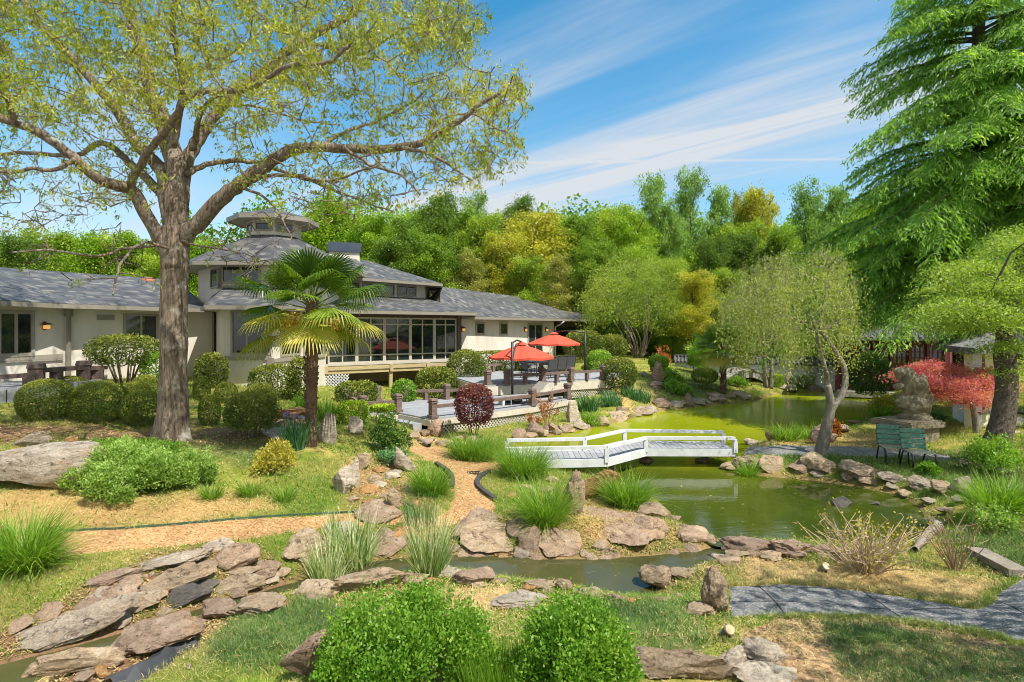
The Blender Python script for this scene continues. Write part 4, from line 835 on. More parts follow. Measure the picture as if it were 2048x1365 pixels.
window(cp, sC, 1908, 1943, 0, 0, (.5,), (.5,), fw=.09, name='red_window', mat='red', zr=(2.9, 1.35)); window(cp, sC2, 1950, 1966, 0, 0, (), (.5,), fw=.10, name='red_window', mat='red', zr=(2.9, 1.25))
b = MB(); d, n = outn(sC2); q0, q1 = onseg(sC2, 1948), onseg(sC2, 1974); b.beam(p3(q0+n*.08, 1.18), p3(q1+n*.08, 1.18), .2, .07); b.build('window_sill', M['concrete'], cp)
tiled('tiled_roof', PD(1868, 19.6), PD(1945, 15.4), PD(1970, 22), PD(2080, 18), 3.02, 4.1, cp, .24); tiled('tiled_roof', PD(1945, 15.5), PD(2110, 16.2), PD(2010, 19), PD(2090, 19), 3.03, 4.15, cp, .24)
b = MB(); b.prism([tuple(PD(2012, 15.6)), tuple(PD(2200, 15.8)), tuple(PD(2200, 19)), tuple(PD(2012, 19))], .3, .78); b.build('porch_floor', M['bridgestone'], cp)
q = PD(2052, 16.3); gc = thing('porch_chair', 'black lattice-backed chair on the porch at the right edge', 'chair', (q[0], q[1], .78))
b = MB(); b.box((q[0], q[1], 1.22), (.5, .5, .05)); b.build('seat', M['iron'], gc)
b = MB(); latt(b, (q[0]-.22, q[1]-.22), (q[0]+.22, q[1]-.22), 1.28, 1.58, .15, .03)
for z in (1.27, 1.6): b.beam((q[0]-.25, q[1]-.22, z), (q[0]+.25, q[1]-.22, z), .04, .05)
b.build('backrest', M['iron'], gc)
for sx in (-.23, .23):
    for sy in (-.23, .23): b = MB(); b.box((q[0]+sx, q[1]+sy, 1.0 if sy > 0 else 1.18), (.05, .05, .42 if sy > 0 else .8)); b.build('leg', M['iron'], gc)
# ---------------------------------------------------------------- green slatted garden seats
def slat_seat(px, py, rz, label):
    g = G(px, py); t = thing('garden_chair', label, 'chair', g, 'green slatted garden seats'); ca, sa = math.cos(rz), math.sin(rz)
    def T(x, y, z): return np.array([g[0]+x*ca-y*sa, g[1]+x*sa+y*ca, g[2]+z])
    def slab(nm, P, mat):
        P = [T(*p) for p in P]; n = np.cross(P[1]-P[0], P[3]-P[0]); n = n/np.linalg.norm(n)*.014; b = MB(); b.add([p-n for p in P]+[p+n for p in P], MB.BOXF); return b.build(nm, M[mat], t)
    for k in range(4):
        y0 = -.22+k*.115; slab('seat_slat', [(-.26, y0, .40), (.26, y0, .40), (.26, y0+.098, .39), (-.26, y0+.098, .39)], 'slatgrey')
    for k in range(4):
        z0 = .42+k*.118; o = lambda z: .24+(z-.4)*.28
        slab('back_slat', [(-.26, o(z0), z0), (.26, o(z0), z0), (.26, o(z0+.1), z0+.1), (-.26, o(z0+.1), z0+.1)], 'slatgreen')
    for s in (-.24, .24):
        b = MB(); b.tube([T(s, .39, .90), T(s, .27, .42), T(s, .25, .37), T(s, -.18, .385), T(s, -.26, .33), T(s, -.30, 0)], .019, 6); b.tube([T(s, .22, .37), T(s, .32, .2), T(s, .40, 0)], .019, 6); b.build('iron_frame', M['iron'], t, True)
    return t
slat_seat(1786, 926, -.30, 'left one of two weathered green slatted garden seats by the pedestal')
slat_seat(1838, 937, -.22, 'right one of two weathered green slatted garden seats by the pedestal')
# ---------------------------------------------------------------- stones
import bmesh
_ico = {}
def ico(n):
    if n not in _ico:
        bm = bmesh.new(); bmesh.ops.create_icosphere(bm, subdivisions=n, radius=1); bm.verts.ensure_lookup_table()
        _ico[n] = (np.array([v.co[:] for v in bm.verts]), np.array([[v.index for v in f.verts] for f in bm.faces])); bm.free()
    return _ico[n]
def stone_shape(seed, n=4, cuts=9, flat=.0, rough=.10, blocky=.62):
    r = np.random.default_rng(seed); V, Fa = ico(n); V = V.copy()
    for k in range(cuts+5):
        d = r.normal(size=3)*[1, 1, .8]; d /= np.linalg.norm(d); h = r.uniform(blocky-.20, blocky+.18); s = V@d; V -= np.outer(np.maximum(s-h, 0)*.93, d)
    if flat: s = V[:, 2]; h = 1-flat; d = np.array([r.uniform(-.16, .16), r.uniform(-.16, .10), 1.]); d /= np.linalg.norm(d); s = V@d; V -= np.outer(np.maximum(s-h*.8, 0)*.94, d)
    o = Vector(r.uniform(-50, 50, 3)); N = V/np.linalg.norm(V, axis=1)[:, None]
    a = np.array([mnoise.fractal(Vector(v)*1.6+o, .8, 2.1, 6) for v in V]); b = np.array([abs(mnoise.noise(Vector((v[0]*3.2, v[1]*3.2, v[2]*4.2))+o)) for v in V]); c = np.array([mnoise.cell(Vector((v[0]*2.2+v[2], v[1]*2.2, v[2]*4))+o) for v in V])
    V = V+N*(a*rough*1.0-b*rough*.6+(c-.5)*rough*.12)[:, None]
    V -= (V.max(0)+V.min(0))/2; V /= (V.max(0)-V.min(0)); return V, Fa    # unit box
RS = [100]
def rock(x0, x1, y0, y1, dr, mat, label, skew=0., lean=0., flat=.0, name='rock', group=None, z=None, cuts=9, rough=.13, taper=0., n=None, cat='rock', sink=.22, yaw=None, blocky=.62):
    """a stone whose foot is at row y1 and top at row y0; dr = depth over width"""
    cx = (x0+x1)/2; RS[0] += 1; e = (x1-x0)*.05; dr *= .75 if skew else 1.; x0 -= e; x1 += e
    if z is None: g = G(cx, y1-1)
    else: D = (ZC-z)*F/(y1-Y0); g = np.array([(cx-CX)/F*D, D, z])
    D = g[1]; w = (x1-x0)/F*D; d = max(w*dr, .05)
    sl_ = 0. if z is not None else float(np.clip((gz(g[0]*(1+d/D), D+d)-g[2])/d, 0, .55))
    top = ZC-(y0-Y0)/F*(D+d*.6); H = top-g[2]-sl_*d*.6
    lo = (.12 if flat else .30)*w
    if H < lo: H = max(lo, .05)
    big = (x1-x0)*(y1-y0) > 1500; huge = (x1-x0)*(y1-y0) > 4500 and y1 > 1000
    V, Fa = stone_shape(zlib.crc32((label+str(int(x0))).encode()) % 99991, n or (5 if huge else 4 if big else 3), cuts, flat, rough, blocky)
    t = V[:, 2]+.5
    if taper: V[:, :2] *= (1-taper*t)[:, None]
    X = V[:, 0]*w; Y = V[:, 1]*d*(1-abs(skew)*.55)+skew*V[:, 0]*d*1.0; Z = V[:, 2]*H*(1+sink)
    X = X+lean*w*t
    X -= (X.max()+X.min())/2; P = np.stack([X, Y, Z], 1); P[:, 2] += H*(1+sink)/2-H*sink; P[:, 1] += d*.5; P[:, 2] += sl_*P[:, 1]
    me = mk(name, P, Fa, smooth=True); me.set_sharp_from_angle(angle=math.radians(34))
    o = put(name, me, M[mat], None, g)
    return tag(o, label, cat, group)
def slab(*a, **k): k.setdefault('flat', .45); k.setdefault('cuts', 11); return rock(*a, **k)
# left cascade beside the brook
slab(-20, 192, 1228, 1345, .75, 'grey', 'largest long grey-brown slab at the lower left edge of the stream', skew=.75)
slab(40, 192, 1292, 1372, .8, 'tan', 'tan slab below the narrow water in the bottom left corner', skew=.7)
slab(186, 366, 1236, 1327, .75, 'brown', 'wide pinkish brown half-moon slab in the lower left cascade', flat=.35)
slab(268, 386, 1137, 1208, .9, 'tan', 'thick tan slab with bright top leaning in the middle of the left cascade', skew=.6)
slab(254, 380, 1123, 1156, .8, 'grey', 'flat grey slab along the turf edge above the pebbles', skew=.5)
slab(163, 248, 1140, 1186, 1., 'brown', 'mauve flat stone bedded in the lawn left of the pebbles', skew=.7)
rock(328, 406, 1172, 1232, .9, 'wet', 'dark wet blue-black stone standing in the cascade', skew=.5)
rock(384, 424, 1127, 1157, .8, 'brown', 'small brown wedge beside the red egg-shaped boulder')
rock(420, 500, 1098, 1152, .75, 'brown', 'smooth red-brown egg-shaped boulder at the turf edge', cuts=4, rough=.05, blocky=.85)
slab(436, 506, 1137, 1170, .7, 'tan', 'thin tan slab just under the red egg-shaped boulder', skew=.5)
slab(420, 512, 1154, 1204, .8, 'tan', 'long tan slab sloping into the stream below the egg-shaped boulder', skew=.6)
rock(503, 549, 1120, 1168, .8, 'brown', 'upright brown block at the stream bend right of the egg-shaped boulder')
slab(396, 453, 1086, 1107, .8, 'grey', 'flat mauve stone half buried in turf above the egg-shaped boulder')
slab(150, 236, 1200, 1236, 1., 'brown', 'brown shard lying between lawn and half-moon slab', skew=.5)
slab(202, 294, 1198, 1244, .9, 'tan', 'yellowish slab above the half-moon slab', skew=.5)
slab(374, 457, 1203, 1250, .9, 'brown', 'rounded mauve slab right of the half-moon slab', flat=.4)
slab(452, 552, 1190, 1241, .8, 'tan', 'pale tan hump between stream and dark turf', flat=.3)
slab(55, 104, 1228, 1254, .8, 'brown', 'small brown stone tucked above the largest left slab')
slab(8, 46, 1252, 1274, .9, 'brown', 'small flat stone in the lawn at the left edge')
rock(175, 212, 1332, 1362, .8, 'orange', 'small ochre stone at the foot of the half-moon slab')
rock(138, 172, 1345, 1372, .8, 'tan', 'small tan stone at the very bottom left of the half-moon slab')
pe = [(880, 418, 55), (802, 440, 30), (1022, 330, 34), (1082, 338, 34), (1150, 312, 40), (1202, 298, 38), (1052, 376, 30), (1025, 452, 52), (902, 505, 46), (932, 455, 40), (750, 610, 70), (1684, 382, 44), (1772, 375, 48), (1655, 328, 46), (1572, 302, 38), (1632, 386, 26), (980, 415, 26), (1120, 360, 30), (970, 480, 36), (840, 535, 40), (1575, 350, 34), (1500, 1040, 30), (868, 540, 30), (1180, 545, 34)]
for i, (x, y, w) in enumerate(pe):
    rock(x/4-w/8, x/4+w/8, 1080+y/4-w/13, 1080+y/4+w/16, .8, ('tan', 'grey', 'orange', 'pale')[i % 4], 'rounded river pebble lying between the slabs of the left cascade', name='pebble', group='pebbles in the left cascade', cuts=2, rough=.03, n=2, cat='pebble', blocky=.9)
# right of the bend, along the brook
slab(552, 640, 1074, 1137, .9, 'tan', 'broad tan slab at the gravel path edge left of the striped iris', flat=.35)
slab(638, 706, 1054, 1080, .7, 'grey', 'grey flat stone on the path edge behind the striped iris')
slab(700, 795, 1024, 1052, .9, 'brown', 'flat brown stepping stone across the gravel path', sink=.6)
slab(738, 808, 1090, 1122, .8, 'brown', 'dark brown ledge at the water between the two striped irises', flat=.4)
rock(745, 786, 1063, 1092, .8, 'tan', 'tan block on the ledge between the two striped irises')
rock(784, 824, 1060, 1090, .8, 'orange', 'ochre block under the right striped iris')
slab(664, 803, 1136, 1191, .6, 'tan', 'long jagged tan stone on the near bank below the striped irises', skew=.45, flat=.25)
slab(578, 668, 1170, 1202, .8, 'tan', 'low tan stone at the foot of the left striped iris', flat=.3)
slab(798, 852, 1150, 1178, .8, 'tan', 'small tan stone behind the left leafy foreground bush')
slab(868, 932, 1136, 1161, .7, 'pale', 'flat pale stone at the foot of the right striped iris')
rock(904, 986, 1136, 1178, .7, 'brown', 'wedge-shaped brown stone above the left leafy foreground bush', flat=.15)
rock(982, 1086, 1120, 1162, .6, 'orange', 'long orange-brown stone on the near brook bank', flat=.15)
rock(1104, 1154, 1154, 1188, .7, 'brown', 'small pointed stone at the near brook bank', taper=.4)
slab(985, 1092, 1186, 1222, .6, 'pale', 'weathered pale ridge between the two leafy foreground bushes', flat=.15)
slab(1150, 1212, 1180, 1204, .8, 'tan', 'low stone half under ground cover at the near brook bank')
slab(1050, 1120, 1160, 1186, .6, 'tan', 'thin tan ledge under the orange-brown bank stone')
slab(914, 1004, 1034, 1064, .9, 'brown', 'dark flat slab at the gravel path corner')
rock(904, 948, 1054, 1085, .8, 'tan', 'tan block just right of the right striped iris')
slab(920, 1037, 1066, 1119, .8, 'tan', 'large smooth tan boulder on the far brook bank', flat=.35)
slab(1013, 1080, 1044, 1086, .8, 'brown', 'reddish slab behind the standing brook stone')
rock(1038, 1090, 1058, 1117, .8, 'brown', 'upright brown stone with dark foot in the brook', rough=.12)
slab(1076, 1165, 1080, 1125, .8, 'brown', 'brown flat-topped boulder left of the giant slab', flat=.4)
slab(1186, 1356, 1048, 1114, .8, 'brown', 'giant smooth brown slab at the pond outlet', flat=.25, cuts=6)
rock(1268, 1332, 1036, 1072, .8, 'brown', 'brown block behind the giant slab')
rock(1280, 1345, 1008, 1040, .8, 'brown', 'pinkish stone on the pond corner above the giant slab')
slab(1153, 1264, 1115, 1171, .75, 'brown', 'oval boulder standing alone in the brook', flat=.3, cuts=7)
rock(1289, 1359, 1128, 1183, .8, 'tan', 'pale brown boulder with steep left face at the right end of the brook', flat=.2)
rock(1186, 1216, 1088, 1106, .8, 'tan', 'small tan stone at the left foot of the giant slab', n=3)
rock(1125, 1155, 1148, 1162, .8, 'wet', 'small wet stone beside the oval brook boulder')
rock(1362, 1426, 1054, 1092, .8, 'brown', 'rust brown sill stone where the pond spills into the brook', flat=.3)
# standing stones
rock(1408, 1470, 1128, 1233, .75, 'tan', 'tall craggy tan standing stone at the start of the paved path', cuts=-2, rough=.20, taper=.30, lean=-.10, blocky=.85)
rock(1129, 1172, 938, 1037, .8, 'tan', 'narrow ochre pillar stone among the grass clumps', cuts=-1, rough=.20, blocky=.85)
rock(1152, 1228, 936, 1004, .4, 'orange', 'ochre slab leaning against the pillar stone', lean=.75, rough=.14, cuts=6)
rock(1203, 1236, 985, 1012, .8, 'pale', 'white-tipped stone at the foot of the leaning ochre slab')
rock(630, 670, 822, 891, .7, 'pale', 'tall pale standing stone right of the palm trunk', taper=.35, lean=.15, flat=.0)
rock(686, 728, 832, 873, .8, 'pale', 'pinkish standing stone in front of the square hedge', taper=.4)
rock(661, 706, 930, 990, .7, 'pale', 'white craggy standing stone on the grassy mound', rough=.17)
rock(700, 716, 912, 978, .8, 'pale', 'thin upright stone just right of the white craggy stone')
rock(709, 737, 902, 942, .8, 'tan', 'rounded tan standing stone at the top of the rock garden', flat=.0)
rock(786, 830, 893, 948, .5, 'grey', 'tilted grey blade stone beside the gravel path', lean=-.75, taper=.35)
rock(772, 806, 973, 1024, .7, 'tan', 'leaning tan stone at the lower end of the rock garden', lean=-.35, taper=.2)
rock(851, 884, 838, 876, .8, 'brown', 'brown block under the corner post of the lower deck')
rock(1134, 1167, 800, 848, .8, 'pale', 'pointed pale stone at the lower deck corner by the pond', taper=.5, lean=-.1)
rock(1083, 1104, 754, 782, .8, 'pale', 'pale stone standing between the two decks', taper=.3)
rock(1169, 1192, 760, 784, .8, 'tan', 'rounded tan stone against the upper deck skirt', taper=.3)
rock(1304, 1334, 722, 766, .6, 'brown', 'tall pointed brown stone on the lawn above the pond', taper=.5)
rock(1300, 1316, 724, 747, .8, 'brown', 'shorter stone just behind the tall pointed lawn stone', taper=.3)
rock(1303, 1330, 764, 781, .9, 'brown', 'low stone at the foot of the tall pointed lawn stone')
rock(1283, 1297, 742, 756, .8, 'grey', 'small grey stone at the foot of the vase-shaped myrtle')
rock(1134, 1151, 694, 726, .6, 'tan', 'tan standing stone at the back of the upper deck', taper=.3)
rock(1571, 1592, 742, 772, .6, 'grey', 'pointed grey stone before the white garden wall', taper=.55)
# stones of the rock garden left of the path
sm = [(730, 950, 760, 968), (716, 975, 752, 990), (745, 962, 770, 978), (755, 985, 792, 1004), (722, 1000, 750, 1014), (765, 950, 798, 962), (800, 968, 828, 985), (742, 935, 766, 948), (776, 940, 800, 952), (690, 995, 716, 1008), (810, 1000, 840, 1018)]
for i, (a, b_, c, d) in enumerate(sm): rock(a, c, b_, d, .8, ('tan', 'orange', 'pale')[i % 3], 'small tan rubble stone in the rock garden left of the gravel path', group='rubble in the rock garden', n=3)
sm = [(836, 876, 866, 892), (868, 880, 900, 896), (895, 886, 925, 900), (812, 862, 838, 880), (930, 872, 955, 886), (905, 870, 928, 884), (838, 858, 858, 876)]
for i, (a, b_, c, d) in enumerate(sm): rock(a, c, b_, d, .8, ('brown', 'tan')[i % 2], 'small brown stone by the steps of the lower deck', group='stones by the deck steps', n=3)
sm = [(1092, 950, 1122, 968), (1060, 985, 1086, 1000), (1040, 968, 1066, 984), (1010, 985, 1032, 1000), (1085, 972, 1110, 990)]
for i, (a, b_, c, d) in enumerate(sm): rock(a, c, b_, d, .8, ('tan', 'orange')[i % 2], 'tan stone between the grass clumps at the left bridge end', group='stones at the left bridge end', n=3)
slab(533, 607, 814, 841, .8, 'orange', 'broad ochre stone at the edge of the house bushes')
slab(531, 582, 838, 868, .7, 'tan', 'lower ochre stone under the broad one at the house bushes', flat=.3)
slab(500, 600, 866, 884, 1., 'pale', 'flat pale paving slab in front of the house bushes', sink=.7)
slab(-60, 160, 886, 990, .7, 'pale', 'huge pale grey boulder at the left edge', flat=.25, cuts=-2, rough=.09, blocky=.85, skew=.25)
rock(22, 82, 862, 898, .4, 'grey', 'long stone behind the huge grey boulder', lean=.6, flat=.3)
rock(120, 146, 872, 890, .8, 'orange', 'small orange stone beside the huge grey boulder', n=3)
# pond edge, far left bank
fl = [(1052, 1088, 842, 876, 'brown', 'square brown pond-edge block nearest the lower deck'), (1086, 1098, 848, 870, 'brown', 'narrow pond-edge stone right of the square block'), (1096, 1118, 845, 872, 'brown', 'brown pond-edge stone under the red-tipped shrub'),
      (1118, 1148, 850, 871, 'tan', 'sloping tan pond-edge stone below the pointed pale stone'), (1146, 1179, 841, 864, 'grey', 'dark rounded pond-edge stone below the leafy clump'), (1176, 1220, 838, 857, 'tan', 'long low tan pond-edge stone'), (1220, 1265, 830, 849, 'tan', 'flat layered tan pond-edge stone'),
      (1235, 1263, 812, 836, 'tan', 'pinkish pond-edge block behind the flat layered stone'), (1270, 1308, 814, 836, 'tan', 'broad tan pond-edge stone midway along the left bank'), (1310, 1346, 797, 820, 'brown', 'brown pond-edge stone with a pointed left end'), (1340, 1369, 799, 818, 'grey', 'dark pond-edge boulder on the left bank'),
      (1370, 1391, 786, 816, 'brown', 'narrow upright stone on the pond edge'), (1388, 1412, 799, 814, 'tan', 'low tan stone right of the narrow upright one'), (1411, 1426, 800, 811, 'grey', 'tiny grey stone on the far pond edge'), (1422, 1458, 797, 810, 'tan', 'long low stone on the far pond edge'), (1455, 1474, 784, 802, 'tan', 'leaning stone near the arch bridge'), (1472, 1508, 788, 803, 'grey', 'flat grey stone at the foot of the arch bridge'),
      (1024, 1052, 857, 882, 'brown', 'brown boulder beside the left end of the white bridge'), (1611, 1656, 777, 791, 'grey', 'grey ledge stone below the clipped box bushes'), (1560, 1600, 778, 788, 'grey', 'flat ledge stone right of the arch bridge'), (1668, 1700, 778, 792, 'pale', 'pale stone at the foot of the red pavilion'), (1700, 1728, 772, 800, 'grey', 'craggy grey stone on the right pond shore')]
for x0, x1, y0, y1, m_, lab in fl: rock(x0, x1, y0, y1, .8, m_, lab, n=3)
# isthmus and right bank
rb = [(1538, 1563, 862, 881, 'tan', 'rounded tan stone on the isthmus behind the bridge'), (1510, 1536, 870, 883, 'pale', 'small pale stone on the isthmus left of the rounded one'), (1492, 1520, 877, 891, 'pale', 'flat pale stone on the isthmus nearest the bridge end'), (1446, 1477, 867, 893, 'grey', 'grey stone behind the right end of the bridge rail'),
      (1626, 1662, 848, 890, 'brown', 'big brown rock at the foot of the forked tree'), (1655, 1678, 866, 890, 'tan', 'small stone right of the big rock by the forked tree'), (1620, 1687, 908, 954, 'tan', 'large rounded boulder in front of the forked tree'), (1702, 1769, 932, 966, 'tan', 'long boulder on the right pond bank below the green seats'),
      (1768, 1817, 945, 972, 'grey', 'craggy stone right of the long bank boulder'), (1586, 1630, 932, 952, 'brown', 'brown stone left of the large rounded bank boulder'), (1480, 1534, 910, 944, 'tan', 'broad bank stone right of the bridge end'), (1526, 1574, 922, 947, 'tan', 'layered bank stone midway between bridge and forked tree'),
      (1445, 1478, 922, 942, 'tan', 'tan stone at the water under the right bridge end'), (1832, 1882, 950, 982, 'grey', 'grey ledge stone on the right pond bank'), (1876, 1922, 960, 990, 'tan', 'layered tan stone by the big grass clump'), (1918, 1956, 950, 990, 'grey', 'upright grey stone left of the big grass clump'), (2006, 2038, 932, 955, 'grey', 'grey stone at the foot of the leaning trunk'),
      (1690, 1716, 952, 964, 'tan', 'small stone under the long bank boulder')]
for x0, x1, y0, y1, m_, lab in rb: rock(x0, x1, y0, y1, .75, m_, lab)
rock(1672, 1708, 993, 1021, .8, 'wet', 'dark jagged stone standing in the front pond', z=-.05); rock(1744, 1766, 1001, 1016, .8, 'wet', 'small dark stone in the front pond beside the jagged one', z=-.05)
for (x0, x1, y0, y1, lab) in ((1282, 1310, 914, 932, 'stone pier under the middle bend of the bridge'), (1396, 1424, 914, 932, 'stone pier under the right span of the bridge'), (1205, 1240, 932, 948, 'stone pier under the near bend of the bridge')): rock(x0, x1, y0, y1, .8, 'tan', lab, z=-.08, sink=.6)
slab(1460, 1560, 1074, 1112, .6, 'brown', 'long reddish stone at the near edge of the front pond'); rock(1558, 1636, 1082, 1118, .6, 'brown', 'jagged reddish stone with dark right face at the near pond edge', flat=.2)
slab(1438, 1490, 1110, 1136, .8, 'tan', 'flat tan stone behind the tall craggy standing stone'); slab(1530, 1572, 1110, 1126, .7, 'tan', 'low tan stone before the long reddish pond stone'); slab(1634, 1700, 1092, 1116, .6, 'brown', 'brown stone behind the bare cane shrub')
slab(1345, 1400, 1140, 1162, .8, 'tan', 'flat tan stone on the bank right of the brook'); slab(1380, 1440, 1208, 1240, .8, 'tan', 'low stone left of the tall craggy standing stone')
rock(1444, 1497, 1286, 1350, .8, 'pale', 'round pale boulder at the bottom right'); rock(1494, 1588, 1282, 1348, .7, 'grey', 'grey boulder beside the round pale one', flat=.15)
slab(1262, 1482, 1292, 1375, .55, 'tan', 'long tan slab along the bottom edge', skew=-.4, flat=.25); slab(1486, 1612, 1342, 1385, .7, 'pale', 'pale flat stone cut by the bottom edge')
slab(560, 700, 1262, 1375, .7, 'brown', 'big brown slab left of the leafy foreground bush', skew=.6, flat=.3)
def rubble(pts, label, group, mats, seed, smin=18, smax=40):
    r = np.random.default_rng(seed)
    for i, (px, py) in enumerate(pts):
        w = r.uniform(smin, smax); h = w*r.uniform(.38, .62); rock(px-w/2, px+w/2, py-h, py, r.uniform(.6, .9), mats[i % len(mats)], label, group=group, n=3, flat=.2 if i % 2 else 0.)
rubble([(960, 1140), (1110, 1142), (1130, 1156), (1210, 1132), (1275, 1150), (1300, 1142), (1350, 1120), (1390, 1116), (870, 1128), (1075, 1132)], 'stone standing in the shallow brook', 'stones standing in the brook', ('brown', 'tan', 'wet'), 9, 18, 42)
rubble([(905, 1112), (935, 1122), (1046, 1122), (1170, 1118), (1185, 1126), (868, 1108), (838, 1100), (712, 1112), (650, 1142), (690, 1130), (560, 1160), (535, 1176)], 'broken brown stone at the far edge of the brook', 'stones on the far brook edge', ('brown', 'tan', 'grey'), 1)
rubble([(700, 1190), (655, 1196), (862, 1168), (958, 1180), (1000, 1172), (1060, 1186), (1096, 1192), (1235, 1206), (1262, 1212), (1330, 1208), (1360, 1200), (560, 1216), (620, 1206)], 'broken tan stone at the near edge of the brook', 'stones on the near brook edge', ('tan', 'brown', 'orange'), 2)
rubble([(1372, 1060), (1400, 1078), (1420, 1092), (1448, 1098), (1350, 1046), (1480, 1120), (1512, 1118), (1545, 1122), (1600, 1124), (1660, 1118), (1690, 1126), (1720, 1116), (1385, 1112), (1412, 1122)], 'small reddish stone along the near pond edge', 'stones on the near pond edge', ('brown', 'tan'), 3, 20, 44)
rubble([(1830, 1062), (1856, 1076), (1880, 1052), (1900, 1030), (1868, 1012), (1820, 996), (1790, 985), (1745, 975), (1930, 1010)], 'small grey stone on the right pond margin', 'stones on the right pond margin', ('grey', 'tan'), 4, 18, 38)
rubble([(300, 1215), (322, 1244), (246, 1196), (400, 1196), (150, 1238), (120, 1262), (230, 1262), (452, 1180), (470, 1204), (398, 1168), (196, 1210), (330, 1160), (250, 1182)], 'small broken slab wedged in the left cascade', 'broken slabs in the left cascade', ('brown', 'tan', 'grey', 'wet'), 5, 22, 46)
rubble([(1062, 880), (1085, 876), (1110, 872), (1140, 868), (1172, 862), (1205, 855), (1240, 845), (1275, 836), (1300, 828), (1330, 820), (1362, 815), (1400, 812), (1440, 808)], 'low stone at the waterline of the left pond bank', 'waterline stones on the left pond bank', ('brown', 'tan', 'grey'), 6, 18, 34)
rubble([(1500, 932), (1555, 944), (1600, 950), (1640, 958), (1700, 966), (1735, 970), (1470, 946), (1520, 884), (1575, 882), (1690, 868), (1715, 852)], 'low stone at the waterline of the isthmus', 'waterline stones on the isthmus', ('tan', 'grey'), 7, 18, 36)
# driftwood, plank, liner, spotlights
def log(name, label, pts, radii, mat, cat):
    P, R = smooth_path(np.array(pts), np.array(radii), 4); g = P.mean(0); b = MB(); V, A = tube(P, R, 10)
    V = V+np.array([mnoise.noise_vector(Vector(v)*5)[:] for v in V])*.03; b.addnp(V, A); return tag(b.build(name, M[mat], None, True), label, cat)
q0, q1, q2 = G(1828, 1110)+[0, 0, .08], G(1862, 1098)+[0, .1, .16], G(1894, 1090)+[0, .2, .24]
log('driftwood', 'pale driftwood log between the two bare shrubs', [q0, q1, q2], [.04, .07, .08], 'drift', 'log')
q0, q1 = G(1950, 1108)+[0, 0, .05], G(2042, 1156)+[0, 0, .05]; b = MB(); b.beam(q0, q1, .26, .09); tag(b.build('plank', M['drift']), 'weathered grey plank lying by the right end of the paved path', 'plank')
def liner():
    pts = [(395, 1262), (388, 1290), (345, 1305), (320, 1330), (275, 1352), (225, 1372)]; b = MB(); V = []
    for i, (px, py) in enumerate(pts):
        g = G(px, py); h = .07+.07*((i*37) % 5)/5; V += [g+[-.16, .08, .02], g+[-.02, 0, h], g+[.13, -.10, .01]]
    A = []
    for i in range(len(pts)-1): A += [(i*3, i*3+1, i*3+4, i*3+3), (i*3+1, i*3+2, i*3+5, i*3+4)]
    b.add(V, A); tag(b.build('pond_liner', M['liner']), 'strip of black pond liner showing beside the half-moon slab', 'liner')
liner()
def edging(name, label, pts, mat, cat, h=.05, w=.02, up=.03):
    P, _ = smooth_path(np.array([[a, b_, 0] for a, b_ in pts], float), np.ones(len(pts)), 6); b = MB(); Q = [G(a, b_)+[0, 0, up] for a, b_, _c in P]
    for p, q in zip(Q[:-1], Q[1:]): b.beam(p, q, w, h)
    return tag(b.build(name, M[mat]), label, cat)
M['edge'] = plain('green plastic edging', (.06, .12, .075), (.035, .07, .045), .5, 4, b=.1); M['rope'] = plain('dark rope edging', (.07, .065, .06), (.04, .038, .036), .8, 20, b=.6)
edging('path_edging', 'long dark green plastic edging strip along the upper side of the gravel path', [(112, 1064), (250, 1058), (400, 1046), (520, 1036), (640, 1029), (722, 1025)], 'edge', 'edging', .04, .025, .012)
edging('path_edging', 'curved dark edging on the right side of the gravel path bend', [(978, 946), (958, 958), (956, 974), (972, 990), (990, 1002)], 'rope', 'edging', .09, .09, .03)
edging('path_edging', 'curved dark edging on the left side of the gravel path by the grass clump', [(872, 930), (895, 946), (905, 962), (904, 978)], 'rope', 'edging', .09, .09, .03)
q = G(943, 946); b = MB()
for k in range(6): b.beam(q+[-.16+k*.064, -.09, .012], q+[-.16+k*.064, .09, .012], .03, .012)
for s in (-.1, .1): b.beam(q+[-.19, s, .012], q+[.19, s, .012], .02, .014)
tag(b.build('drain_grate', M['iron']), 'small dark drain grate set in the gravel path', 'grate')
q0, q1 = G(838, 884)+[0, 0, .06], G(858, 896)+[0, 0, .06]; log('log', 'short grey log lying by the deck steps', [q0, (q0+q1)/2, q1], [.06, .065, .06], 'drift', 'log')
def spot(px, py, label):
    g = G(px, py+18); t = thing('garden_spotlight', label, 'spotlight', g, 'garden spotlights by the paved path')
    b = MB(); b.tube([g+[0, 0, -.05], g+[0, 0, .10]], .012, 6); b.build('stake', M['iron'], t)
    D = g[1]; c = W(px, py, D); b = MB(); b.tube([c+[-.03, .10, -.10], c+[0, 0, 0]], [.035, .055], 12); b.build('lamp_head', M['drift'], t)
    b = MB(); b.tube([c+[0, 0, 0], c+[.002, -.012, .010]], [.05, .047], 12); b.build('lens', M['cutwood'], t)
spot(1652, 1133, 'round pale-faced garden spotlight in the straw above the paved path'); spot(1459, 1260, 'round pale-faced garden spotlight below the tall standing stone')
